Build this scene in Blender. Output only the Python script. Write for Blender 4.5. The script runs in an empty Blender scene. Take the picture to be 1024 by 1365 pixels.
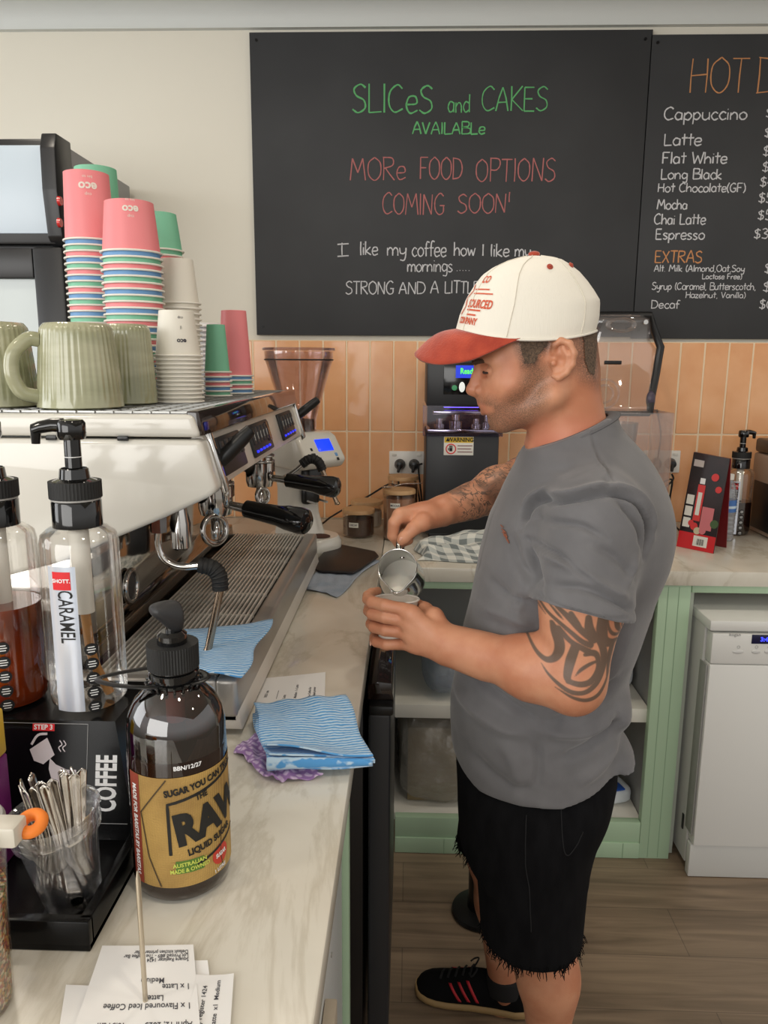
import bpy, bmesh, math, random
import numpy as np
from mathutils import Matrix, Vector, Euler
random.seed(7)
rng = np.random.default_rng(11)
C = bpy.context.scene.collection
scene = bpy.context.scene
R = math.radians

# ------------------------------------------------------------------ camera
FPX, CXP, CYP, CAMH = 1016.0, 512.0, 682.5, 1.55          # for a 1024 x 1365 frame
PITCH, YAW, ROLL = R(11.0), R(1.8), R(0.35)
_f = np.array([-math.sin(YAW)*math.cos(PITCH), math.cos(YAW)*math.cos(PITCH), -math.sin(PITCH)])
_r0 = np.array([math.cos(YAW), math.sin(YAW), 0.0]); _u0 = np.cross(_r0, _f)
_r = _r0*math.cos(ROLL) + _u0*math.sin(ROLL); _u = np.cross(_r, _f)
CAMP = np.array([0.0, 0.0, CAMH])
cam_data = bpy.data.cameras.new('camera'); cam = bpy.data.objects.new('camera', cam_data); C.objects.link(cam)
cam.matrix_world = Matrix(((_r[0], _u[0], -_f[0], 0), (_r[1], _u[1], -_f[1], 0), (_r[2], _u[2], -_f[2], CAMH), (0, 0, 0, 1)))
cam_data.sensor_fit = 'VERTICAL'; cam_data.sensor_height = 36.0; cam_data.lens = FPX/1365*36.0
cam_data.clip_start = 0.02
scene.camera = cam

# ------------------------------------------------------------------ light, exposure
scene.view_settings.view_transform = 'Standard'; scene.view_settings.look = 'None'
scene.view_settings.exposure = 0.12; scene.view_settings.gamma = 1.0; scene.view_settings.use_curve_mapping = False
scene.cycles.use_denoising = True
scene.cycles.max_bounces = 10; scene.cycles.transparent_max_bounces = 24; scene.cycles.glossy_bounces = 5
scene.cycles.sample_clamp_indirect = 6.0
world = bpy.data.worlds.new('world'); scene.world = world; world.use_nodes = True
_wn = world.node_tree.nodes; _wl = world.node_tree.links
_bg = _wn['Background']
_tc = _wn.new('ShaderNodeTexCoord'); _sp = _wn.new('ShaderNodeSeparateXYZ'); _cr = _wn.new('ShaderNodeValToRGB')
_wl.new(_tc.outputs['Generated'], _sp.inputs[0])
_mp = _wn.new('ShaderNodeMapRange'); _mp.inputs[1].default_value = -1; _mp.inputs[2].default_value = 1
_wl.new(_sp.outputs['Z'], _mp.inputs[0]); _wl.new(_mp.outputs[0], _cr.inputs[0])
_cr.color_ramp.elements[0].color = (.28, .24, .19, 1); _cr.color_ramp.elements[0].position = .38
_cr.color_ramp.elements[1].color = (1.0, .98, .95, 1); _cr.color_ramp.elements[1].position = .56
_wl.new(_cr.outputs[0], _bg.inputs[0]); _bg.inputs[1].default_value = 0.80

def area(name, loc, target, sx, sy, power, col):
    d = bpy.data.lights.new(name, 'AREA'); d.shape = 'RECTANGLE'; d.size = sx; d.size_y = sy; d.energy = power; d.color = col
    o = bpy.data.objects.new(name, d); C.objects.link(o); o.location = loc
    o.rotation_euler = (Vector(target) - Vector(loc)).to_track_quat('-Z', 'Y').to_euler()
    return o
area('shopfront_window_light', (-1.9, -2.3, 1.9), (0, 2.2, 1.2), 3.2, 1.9, 74, (1.0, .985, .955))
area('side_window_light', (-3.6, 0.7, 1.9), (0.2, 1.9, 1.2), 2.0, 1.6, 30, (.96, .98, 1.0))
for _x in (-1.1, 0.25, 1.6):
    for _y in (0.2, 1.75):
        d = bpy.data.lights.new('ceiling_downlight_lamp', 'AREA'); d.shape = 'DISK'; d.size = .14; d.energy = 4.2; d.color = (1, .9, .76)
        o = bpy.data.objects.new('ceiling_downlight_lamp', d); C.objects.link(o); o.location = (_x, _y, 2.77)

def at(u, v, **k):
    """the point of the world seen at (u, v) in the photograph that lies on the plane x=, y= or z="""
    d = _f + _r*(u-CXP)/FPX - _u*(v-CYP)/FPX
    (n, val), = k.items(); i = 'xyz'.index(n)
    return CAMP + d*((val-CAMP[i])/d[i])

# ------------------------------------------------------------------ helpers: objects
def wm(o):
    m = o.matrix_basis.copy()
    return (wm(o.parent) @ o.matrix_parent_inverse @ m) if o.parent else m
def put(o, parent):
    C.objects.link(o)
    if parent is not None:
        o.parent = parent; o.matrix_parent_inverse = wm(parent).inverted()
    return o
def thing(name, label, cat, loc=(0, 0, 0), group=None):
    o = bpy.data.objects.new(name, None); o.empty_display_size = .02; C.objects.link(o); o.location = tuple(loc)
    return tag(o, label, cat, group)
def tag(o, label, cat, group=None):
    o['label'] = label; o['category'] = cat
    if group: o['group'] = group
    return o
def struct(o):
    o['kind'] = 'structure'; return o
def copy_tree(o, parent=None):
    c = o.copy(); C.objects.link(c)
    if parent is not None: c.parent = parent
    for ch in list(o.children): copy_tree(ch, c)
    return c

class MB:
    def __init__(s): s.V = []; s.F = []; s.M = []; s.mi = 0
    def add(s, verts, faces, M=None):
        b = len(s.V)
        if M is not None: verts = [tuple(M @ Vector(v)) for v in verts]
        s.V.extend(tuple(map(float, v)) for v in verts)
        s.F.extend(tuple(b+i for i in f) for f in faces); s.M.extend([s.mi]*len(faces)); return s
    def bm(s, bm, M=None):
        bm.verts.index_update(); bm.verts.ensure_lookup_table()
        s.add([v.co[:] for v in bm.verts], [[v.index for v in f.verts] for f in bm.faces], M); bm.free(); return s
    def box(s, c, d, bev=0, M=None, seg=2, rot=None):
        bm = bmesh.new(); bmesh.ops.create_cube(bm, size=1.0)
        for v in bm.verts: v.co = Vector((v.co.x*d[0], v.co.y*d[1], v.co.z*d[2]))
        if bev: bmesh.ops.bevel(bm, geom=bm.edges[:], offset=min(bev, .49*min(d)), segments=seg, affect='EDGES', profile=.5)
        T = Matrix.Translation(Vector(tuple(c)))
        if rot is not None: T = T @ Euler(rot).to_matrix().to_4x4()
        return s.bm(bm, (M @ T) if M is not None else T)
    def lathe(s, prof, n=32, M=None, cap=(False, False)):
        V = []; F = []
        for r, z in prof:
            for k in range(n):
                a = 2*math.pi*k/n; V.append((r*math.cos(a), r*math.sin(a), z))
        for i in range(len(prof)-1):
            for k in range(n):
                k2 = (k+1) % n; F.append((i*n+k, i*n+k2, (i+1)*n+k2, (i+1)*n+k))
        if cap[0]: F.append(tuple(range(n))[::-1])
        if cap[1]: F.append(tuple((len(prof)-1)*n+k for k in range(n)))
        return s.add(V, F, M)
    def cyl(s, p0, p1, r0, r1=None, n=20, cap=True):
        return s.tube([p0, p1], [r0, r0 if r1 is None else r1], n, cap)
    def tube(s, pts, r, n=10, cap=True, flat=None):
        pts = [Vector(tuple(map(float, p))) for p in pts]; m = len(pts)
        rr = [r]*m if np.isscalar(r) else list(r)
        tang = []
        for i in range(m):
            t = (pts[min(i+1, m-1)] - pts[max(i-1, 0)]); tang.append(t.normalized() if t.length else Vector((0, 0, 1)))
        ref = Vector((0, 0, 1)) if abs(tang[0].z) < .9 else Vector((1, 0, 0))
        x = (ref - tang[0]*ref.dot(tang[0])).normalized(); V = []; F = []
        for i in range(m):
            x = (x - tang[i]*x.dot(tang[i])).normalized(); y = tang[i].cross(x)
            for k in range(n):
                a = 2*math.pi*k/n; ky = 1 if flat is None else flat
                V.append(pts[i] + x*math.cos(a)*rr[i]*ky + y*math.sin(a)*rr[i])
        for i in range(m-1):
            for k in range(n):
                k2 = (k+1) % n; F.append((i*n+k, i*n+k2, (i+1)*n+k2, (i+1)*n+k))
        if cap: F.append(tuple(range(n))[::-1]); F.append(tuple((m-1)*n+k for k in range(n)))
        return s.add(V, F)
    def loft(s, rings, cap=True, closed=True):
        n = len(rings[0]); V = [p for r in rings for p in r]; F = []
        for i in range(len(rings)-1):
            for k in range(n if closed else n-1):
                k2 = (k+1) % n; F.append((i*n+k, i*n+k2, (i+1)*n+k2, (i+1)*n+k))
        if cap: F.append(tuple(range(n))[::-1]); F.append(tuple((len(rings)-1)*n+k for k in range(n)))
        return s.add(V, F)
    def grid(s, P):                                          # P[i][j] points
        n = len(P[0]); V = [p for r in P for p in r]
        F = [(i*n+j, (i+1)*n+j, (i+1)*n+j+1, i*n+j+1) for i in range(len(P)-1) for j in range(n-1)]
        return s.add(V, F)
    def prism(s, poly, axis, a0, a1, bev=0, seg=2):          # poly in the two other axes, extruded along axis from a0 to a1
        bm = bmesh.new()
        def p3(p, a):
            l = list(p); l.insert('xyz'.index(axis), a); return l
        vs = [bm.verts.new(p3(p, a0)) for p in poly]; f = bm.faces.new(vs)
        e = bmesh.ops.extrude_face_region(bm, geom=[f])
        d = Vector(p3((0, 0), a1-a0))
        for g in e['geom']:
            if isinstance(g, bmesh.types.BMVert): g.co += d
        bmesh.ops.recalc_face_normals(bm, faces=bm.faces[:])
        if bev: bmesh.ops.bevel(bm, geom=bm.edges[:], offset=bev, segments=seg, affect='EDGES', profile=.5)
        return s.bm(bm)
    def ball(s, c, r, M=None, u=20, v=12):
        bm = bmesh.new(); bmesh.ops.create_uvsphere(bm, u_segments=u, v_segments=v, radius=1)
        rr = (r, r, r) if np.isscalar(r) else r
        T = Matrix.Translation(Vector(tuple(c))) @ Matrix.Diagonal((*rr, 1))
        return s.bm(bm, (M @ T) if M is not None else T)
    def torus(s, c, Rr, r, axis=(0, 0, 1), n=36, m=10, a0=0, a1=2*math.pi):
        q = Vector((0, 0, 1)).rotation_difference(Vector(axis)); full = abs(a1-a0-2*math.pi) < 1e-6
        V = []; F = []; k = n if full else n+1
        for i in range(k):
            a = a0+(a1-a0)*i/n
            for j in range(m):
                b = 2*math.pi*j/m
                V.append(tuple(Vector(tuple(c)) + q @ Vector(((Rr+r*math.cos(b))*math.cos(a), (Rr+r*math.cos(b))*math.sin(a), r*math.sin(b)))))
        for i in range(n):
            i2 = (i+1) % k
            for j in range(m):
                j2 = (j+1) % m; F.append((i*m+j, i2*m+j, i2*m+j2, i*m+j2))
        return s.add(V, F)
    def xform(s, fn): s.V = [tuple(fn(*v)) for v in s.V]; return s
    def build(s, name, mats, parent=None, smooth=40, solid=0, sub=0, fix=True):
        me = bpy.data.meshes.new(name); me.from_pydata(s.V, [], s.F)
        if not isinstance(mats, (list, tuple)): mats = [mats]
        for m in mats: me.materials.append(m)
        if len(mats) > 1: me.polygons.foreach_set('material_index', s.M)
        if fix:
            bm = bmesh.new(); bm.from_mesh(me); bmesh.ops.recalc_face_normals(bm, faces=bm.faces[:]); bm.to_mesh(me); bm.free()
        if smooth:
            me.polygons.foreach_set('use_smooth', [True]*len(me.polygons)); me.set_sharp_from_angle(angle=R(smooth))
        me.update()
        o = bpy.data.objects.new(name, me)
        if solid:
            md = o.modifiers.new('solid', 'SOLIDIFY'); md.thickness = abs(solid); md.offset = 0 if solid > 0 else -1
        if sub:
            md = o.modifiers.new('sub', 'SUBSURF'); md.levels = sub; md.render_levels = sub
        return put(o, parent)

def spline(pts, n=8, closed=False):
    P = [np.array(p, float) for p in pts]; m = len(P); out = []
    rngi = range(m if closed else m-1)
    for i in rngi:
        p0 = P[(i-1) % m] if (closed or i > 0) else 2*P[0]-P[1]
        p1 = P[i]; p2 = P[(i+1) % m]
        p3 = P[(i+2) % m] if (closed or i+2 < m) else 2*P[-1]-P[-2]
        for k in range(n):
            t = k/n
            out.append(.5*((2*p1)+(-p0+p2)*t+(2*p0-5*p1+4*p2-p3)*t*t+(-p0+3*p1-3*p2+p3)*t**3))
    if not closed: out.append(P[-1])
    return out

# ------------------------------------------------------------------ helpers: materials
def lin(c):
    return tuple(((x/255)/12.92 if x/255 <= .04045 else ((x/255+.055)/1.055)**2.4) for x in c) + (1,)
_mats = {}
def mat(name, col=(200, 200, 200), rough=.5, metal=0.0, spec=.5, bump=0.0, bscale=80, col2=None, cscale=8, cstretch=(1, 1, 1), cr=(.35, .65),
        emit=None, estr=1.0, sss=0.0, coat=0.0, sheen=0.0, rvar=0.0):
    if name in _mats: return _mats[name]
    m = bpy.data.materials.new(name); m.use_nodes = True; N = m.node_tree.nodes; L = m.node_tree.links; b = N['Principled BSDF']
    b.inputs['Base Color'].default_value = lin(col); b.inputs['Roughness'].default_value = rough; b.inputs['Metallic'].default_value = metal
    b.inputs['Specular IOR Level'].default_value = spec
    if coat: b.inputs['Coat Weight'].default_value = coat
    if sheen: b.inputs['Sheen Weight'].default_value = sheen
    if sss: b.inputs['Subsurface Weight'].default_value = sss; b.inputs['Subsurface Radius'].default_value = (.012, .005, .003); b.inputs['Subsurface Scale'].default_value = .6
    tc = N.new('ShaderNodeTexCoord'); mp = N.new('ShaderNodeMapping'); L.new(tc.outputs['Object'], mp.inputs[0]); mp.inputs['Scale'].default_value = cstretch
    if col2 is not None or rvar:
        nz = N.new('ShaderNodeTexNoise'); nz.inputs['Scale'].default_value = cscale; nz.inputs['Detail'].default_value = 5; L.new(mp.outputs[0], nz.inputs['Vector'])
        rp = N.new('ShaderNodeValToRGB'); rp.color_ramp.elements[0].position = cr[0]; rp.color_ramp.elements[1].position = cr[1]
        rp.color_ramp.elements[0].color = lin(col); rp.color_ramp.elements[1].color = lin(col2 or col); L.new(nz.outputs['Fac'], rp.inputs[0])
        L.new(rp.outputs[0], b.inputs['Base Color'])
        if rvar:
            mr = N.new('ShaderNodeMapRange'); mr.inputs[3].default_value = rough-rvar; mr.inputs[4].default_value = rough+rvar
            L.new(nz.outputs['Fac'], mr.inputs[0]); L.new(mr.outputs[0], b.inputs['Roughness'])
    if bump:
        n2 = N.new('ShaderNodeTexNoise'); n2.inputs['Scale'].default_value = bscale; n2.inputs['Detail'].default_value = 3; L.new(mp.outputs[0], n2.inputs['Vector'])
        bp = N.new('ShaderNodeBump'); bp.inputs['Strength'].default_value = bump; bp.inputs['Distance'].default_value = .004
        L.new(n2.outputs['Fac'], bp.inputs['Height']); L.new(bp.outputs[0], b.inputs['Normal'])
    if emit is not None:
        b.inputs['Emission Color'].default_value = lin(emit); b.inputs['Emission Strength'].default_value = estr
    _mats[name] = m; return m
def clear(name, tint=(250, 250, 250), refl=.10, rough=.03, haze=0.0, hcol=(230, 230, 235), bump=0, bscale=20):
    """thin clear plastic or glass: tinted see-through with a Fresnel gloss and an optional milky share"""
    if name in _mats: return _mats[name]
    m = bpy.data.materials.new(name); m.use_nodes = True; N = m.node_tree.nodes; L = m.node_tree.links
    out = N['Material Output']; N.remove(N['Principled BSDF'])
    t = N.new('ShaderNodeBsdfTransparent'); t.inputs[0].default_value = lin(tint)
    g = N.new('ShaderNodeBsdfGlossy'); g.inputs['Roughness'].default_value = rough; g.inputs[0].default_value = (1, 1, 1, 1)
    lw = N.new('ShaderNodeLayerWeight'); lw.inputs['Blend'].default_value = .25
    mr = N.new('ShaderNodeMapRange'); mr.inputs[3].default_value = refl*.5; mr.inputs[4].default_value = min(1, refl*5)
    L.new(lw.outputs['Fresnel'], mr.inputs[0])
    mx = N.new('ShaderNodeMixShader'); L.new(mr.outputs[0], mx.inputs[0]); L.new(t.outputs[0], mx.inputs[1]); L.new(g.outputs[0], mx.inputs[2])
    last = mx
    if haze:
        d = N.new('ShaderNodeBsdfDiffuse'); d.inputs[0].default_value = lin(hcol)
        m2 = N.new('ShaderNodeMixShader'); m2.inputs[0].default_value = haze; L.new(mx.outputs[0], m2.inputs[1]); L.new(d.outputs[0], m2.inputs[2]); last = m2
    if bump:
        nz = N.new('ShaderNodeTexNoise'); nz.inputs['Scale'].default_value = bscale; nz.inputs['Detail'].default_value = 4
        tc = N.new('ShaderNodeTexCoord'); L.new(tc.outputs['Object'], nz.inputs['Vector'])
        bp = N.new('ShaderNodeBump'); bp.inputs['Strength'].default_value = bump; bp.inputs['Distance'].default_value = .02; L.new(nz.outputs['Fac'], bp.inputs['Height'])
        L.new(bp.outputs[0], g.inputs['Normal']); L.new(bp.outputs[0], lw.inputs['Normal'])
    L.new(last.outputs[0], out.inputs[0]); _mats[name] = m; return m

CHROME = mat('chrome', (205, 203, 200), .09, 1.0)
STEEL = mat('brushed_steel', (186, 182, 176), .3, 1.0, bump=.05, bscale=300, cstretch=(1, .05, 1))
BLACKP = mat('black_plastic', (17, 17, 18), .32, bump=.02)
BLACKG = mat('black_gloss', (10, 10, 11), .08, coat=.4)
BLACKR = mat('black_rubber', (22, 22, 22), .62, bump=.1, bscale=200)
WHITEP = mat('white_enamel', (218, 215, 206), .16, coat=.3)
WHITEM = mat('white_matt', (226, 224, 216), .6)
PAPER = mat('receipt_paper', (236, 235, 233), .75)
INK = mat('printer_ink', (70, 70, 76), .8)
WHITEINK = mat('white_print', (236, 236, 236), .5)
BLACKINK = mat('black_print', (14, 14, 14), .6)
REDINK = mat('red_print', (214, 26, 34), .5)

# ------------------------------------------------------------------ helpers: lettering
def text_mb(s, size=1.0, bold=0.0, sx=1.0, align='CENTER', space=1.0):
    """flat letters in the xy plane"""
    cu = bpy.data.curves.new('t', 'FONT'); cu.body = s; cu.size = size; cu.offset = bold; cu.align_x = align; cu.align_y = 'CENTER'; cu.space_character = space
    cu.resolution_u = 3
    o = bpy.data.objects.new('t', cu); me = bpy.data.meshes.new_from_object(o)
    mb = MB(); mb.add([(v.co.x*sx, v.co.y, 0) for v in me.vertices], [tuple(p.vertices) for p in me.polygons])
    bpy.data.objects.remove(o); bpy.data.curves.remove(cu); bpy.data.meshes.remove(me); return mb
def on_plane(mb, o, ex, ey, off=.0006):
    o, ex, ey = (Vector(tuple(map(float, a))) for a in (o, ex, ey)); ex = ex.normalized(); ey = (ey - ex*ey.dot(ex)).normalized(); n = ex.cross(ey)
    mb.V = [tuple(o + ex*x + ey*y + n*(off+z)) for x, y, z in mb.V]; return mb
def on_cyl(mb, cx, cy, r, ang, z0, rot=0.0, off=.0006):
    """wraps xy letters round a vertical cylinder; ang is the direction (degrees) the letters face; rot turns them in their own plane"""
    c, s = math.cos(rot), math.sin(rot); out = []
    mb.V = [(c*x - s*y, s*x + c*y, z) for x, y, z in mb.V]; slice_x(mb, r*.09)
    for x, y, z in mb.V:
        a = R(ang) + x/r; out.append((cx+(r+off+z)*math.cos(a), cy+(r+off+z)*math.sin(a), z0+y))
    mb.V = out; return mb
def slice_x(mb, step):
    """cuts flat letters into narrow strips so that they bend with a curved surface"""
    bm = bmesh.new(); vs = [bm.verts.new(v) for v in mb.V]
    for f in mb.F:
        try: bm.faces.new([vs[i] for i in f])
        except ValueError: pass
    xs = [v.co.x for v in bm.verts]; x = math.floor(min(xs)/step)*step+step
    while x < max(xs):
        bmesh.ops.bisect_plane(bm, geom=bm.verts[:]+bm.edges[:]+bm.faces[:], plane_co=(x, 0, 0), plane_no=(1, 0, 0)); x += step
    out = MB(); out.bm(bm); mb.V, mb.F, mb.M = out.V, out.F, out.M; return mb
def rect_mb(x0, y0, x1, y1, nx=1, ny=1, z=0):
    mb = MB(); mb.grid([[(x0+(x1-x0)*i/nx, y0+(y1-y0)*j/ny, z) for j in range(ny+1)] for i in range(nx+1)]); return mb
def ribbon(mb, pts, w, z=0, jit=0):
    pts = [np.array(p[:2], float) for p in pts]; L = []; Rr = []
    for i in range(len(pts)):
        t = pts[min(i+1, len(pts)-1)] - pts[max(i-1, 0)]; l = np.hypot(*t) or 1; n = np.array((-t[1], t[0]))/l*w*.5*(1+random.uniform(-jit, jit))
        L.append((*(pts[i]+n), z)); Rr.append((*(pts[i]-n), z))
    mb.grid([L, Rr]); return mb
# hand lettering: every glyph is (advance, strokes); strokes marked ~ are smoothed
G = {
 'A': (.62, ['0,0 .12,.55 .28,1 .42,.55 .52,0', '.08,.36 .48,.38']), 'B': (.55, ['0,0 0,1', '~0,1 .4,.95 .38,.62 0,.54 .48,.44 .46,.06 0,0']),
 'C': (.6, ['~.5,.86 .32,1 .06,.75 .03,.3 .22,.02 .52,.14']), 'D': (.62, ['.03,0 .03,1', '~0,1 .4,.9 .55,.5 .4,.1 0,0']),
 'E': (.52, ['.42,1 .02,1 .02,0 .45,0', '.02,.52 .36,.52']), 'F': (.5, ['.44,1 .02,1 .02,0', '.02,.52 .34,.52']),
 'G': (.62, ['~.5,.86 .3,1 .05,.7 .05,.25 .25,0 .48,.1 .5,.42', '.3,.42 .56,.42']), 'H': (.6, ['.02,0 .04,1', '.5,0 .5,1', '.03,.5 .5,.54']),
 'I': (.2, ['.06,0 .06,1']), 'K': (.55, ['.02,0 .02,1', '.46,1 .04,.46 .5,0']), 'L': (.5, ['.03,1 .03,0 .46,.03']),
 'M': (.75, ['0,0 .1,1 .34,.35 .56,1 .68,0']), 'N': (.62, ['.02,0 .05,1 .48,.02 .52,1']), 'O': (.66, ['~.3,1 .05,.75 .05,.25 .3,0 .54,.25 .54,.75 .3,1']),
 'P': (.54, ['.03,0 .03,1', '~0,1 .4,.96 .46,.7 .3,.5 .03,.5']), 'R': (.58, ['.03,0 .03,1', '~0,1 .4,.96 .42,.66 .06,.52', '.12,.52 .5,0']),
 'S': (.55, ['~.46,.88 .28,1 .06,.84 .14,.6 .4,.44 .44,.16 .2,0 .0,.12']), 'T': (.56, ['0,1 .52,1', '.26,1 .24,0']), 'V': (.56, ['0,1 .22,0 .48,1']),
 'X': (.54, ['0,1 .46,0', '.46,1 0,0']), 'W': (.78, ['0,1 .16,0 .34,.7 .52,0 .7,1']),
 'a': (.5, ['~.4,.52 .16,.6 .02,.3 .14,.02 .36,.12 .4,.5', '.4,.55 .4,0']), 'b': (.5, ['.03,1 .03,0', '~.03,.4 .24,.58 .42,.3 .24,.0 .03,.08']),
 'c': (.44, ['~.38,.5 .2,.6 .03,.3 .18,.0 .4,.1']), 'd': (.52, ['~.4,.5 .16,.58 .02,.28 .16,.0 .4,.14', '.41,1 .41,0']), 'e': (.48, ['~.04,.3 .38,.34 .34,.58 .12,.56 .03,.26 .16,.0 .42,.1']),
 'f': (.36, ['~.38,.96 .2,1 .13,.7 .13,0', '0,.56 .32,.56']), 'g': (.5, ['~.4,.5 .16,.58 .03,.3 .18,.04 .4,.2', '~.41,.56 .42,0 .36,-.3 .1,-.28']),
 'h': (.5, ['.03,1 .03,0', '~.03,.34 .22,.58 .38,.42 .4,0']), 'i': (.18, ['.06,.58 .06,0', '.05,.8 .07,.84']), 'k': (.46, ['.03,1 .03,0', '.36,.58 .05,.26 .4,0']),
 'l': (.18, ['.06,1 .06,0']), 'm': (.72, ['.03,.58 .03,0', '~.03,.36 .18,.58 .32,.42 .33,0', '~.33,.36 .48,.58 .62,.42 .63,0']), 'n': (.5, ['.03,.58 .03,0', '~.03,.36 .22,.58 .38,.42 .4,0']),
 'o': (.5, ['~.22,.6 .03,.4 .06,.12 .22,0 .4,.16 .4,.44 .22,.6']), 'p': (.5, ['.04,.58 .02,-.36', '~.04,.4 .24,.6 .42,.34 .26,.02 .04,.1']), 'q': (.5, ['.4,.58 .4,-.36']),
 'r': (.38, ['.03,.58 .03,0', '~.03,.32 .16,.54 .34,.54']), 's': (.42, ['~.34,.52 .18,.6 .04,.46 .2,.3 .34,.16 .2,0 .02,.06']), 't': (.36, ['.16,.95 .16,0', '0,.6 .34,.62']),
 'u': (.5, ['~.03,.58 .04,.14 .2,0 .38,.16', '.39,.58 .4,0']), 'v': (.44, ['0,.58 .18,0 .38,.58']), 'w': (.64, ['0,.58 .14,0 .28,.46 .42,0 .56,.58']), 'y': (.48, ['~.03,.58 .08,.2 .26,.16 .38,.3', '~.4,.58 .38,.0 .28,-.34 .06,-.3']),
 'x': (.42, ['0,.58 .34,0', '.34,.58 0,0']), 'z': (.42, ['0,.56 .34,.56 0,0 .36,0']),
 '$': (.5, ['~.4,.84 .24,.92 .06,.8 .12,.58 .36,.42 .36,.16 .2,.06 .0,.16', '.22,1.06 .2,-.08']), '0': (.5, ['~.22,1 .03,.7 .03,.3 .22,0 .4,.3 .4,.7 .22,1']),
 '1': (.25, ['.1,1 .1,0']), '2': (.46, ['~.02,.8 .2,1 .38,.78 .2,.36 .0,0', '0,0 .4,0']), '3': (.46, ['~.04,.9 .24,1 .36,.76 .16,.54 .4,.36 .3,.04 .02,.08']), '5': (.46, ['.38,1 .08,1 .05,.58', '~.05,.58 .3,.6 .4,.3 .24,0 .0,.08']),
 '4': (.48, ['.3,0 .3,1 0,.34 .42,.34']), '(': (.24, ['~.16,1.02 .03,.6 .03,.2 .16,-.1']), ')': (.24, ['~.04,1.02 .17,.6 .17,.2 .04,-.1']), '.': (.2, ['.05,.0 .08,.04']), ',': (.22, ['.1,.06 .04,-.14']),
 '!': (.2, ['.07,1.05 .06,.55']), "'": (.14, ['.06,1.05 .04,.75']), ' ': (.36, []), '-': (.4, ['.03,.4 .3,.4']), ':': (.2, ['.07,.1 .08,.14', '.07,.5 .08,.54']), '/': (.4, ['0,-.1 .34,1']),
}
G['U'] = (.6, ['~.03,1 .05,.25 .25,0 .48,.25 .5,1'])
G['Y'] = (.54, ['0,1 .24,.5', '.48,1 .24,.5 .2,0'])
def write(mb, s, x0, x1, y, h, w, jit=.25, slope=0.0, align=None):
    """hand lettering from x0 to x1 on the baseline y, cap height h, stroke width w"""
    zk = getattr(mb, 'zk', 0)
    tot = sum(G[c][0] for c in s); kx = (x1-x0)/(tot*h) if x1 is not None else 1.0; x = x0
    for c in s:
        adv, st = G[c]; dy = random.uniform(-.02, .02)*h; sc = random.uniform(.96, 1.04)
        for q in st:
            sm = q[0] == '~'; pts = [tuple(map(float, p.split(','))) for p in q.lstrip('~').split()]
            if sm and len(pts) > 2: pts = spline(pts, 5)
            elif len(pts) == 2: pts = [pts[0], ((pts[0][0]+pts[1][0])/2+random.uniform(-.02, .02), (pts[0][1]+pts[1][1])/2), pts[1]]
            pts = [(x+p[0]*h*kx*sc, y+dy+(x+p[0]*h*kx-x0)*slope+p[1]*h*sc) for p in pts]
            for run in ([pts] if sm or len(pts) < 4 and len(q.split()) < 3 else [pts[i:i+2] for i in range(len(pts)-1)]):
                ribbon(mb, run, w, (zk % 25)*2e-5, jit); zk += 1
        x += adv*h*kx
    mb.zk = zk; return mb
# ================================================================== THE SETTING
WY, CT = 2.93, .955
WALL = mat('wall_paint', (230, 226, 213), .7, bump=.03, bscale=150)
CEIL = mat('ceiling_paint', (226, 226, 222), .7)
struct(MB().box((-.25, WY+.06, 1.4), (7.5, .1, 2.82)).build('wall_back', WALL, smooth=0))
struct(MB().box((-.25, .9, 2.83), (7.5, 4.3, .06)).build('ceiling', CEIL, smooth=0))
# cornice: a coved moulding between the wall and the ceiling
pr = [(WY+.01, 2.70), (WY-.012, 2.70), (WY-.012, 2.707)] + [(WY-.012-.068*(1-math.cos(a)), 2.707+.068*math.sin(a)) for a in np.linspace(0.1, math.pi/2, 10)] + [(WY-.092, 2.778), (WY-.092, 2.80), (WY+.01, 2.80)]
struct(MB().loft([[(-4, y, z) for y, z in pr], [(3.5, y, z) for y, z in pr]]).build('trim_cornice', mat('cornice_paint', (214, 218, 216), .55)))
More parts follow.
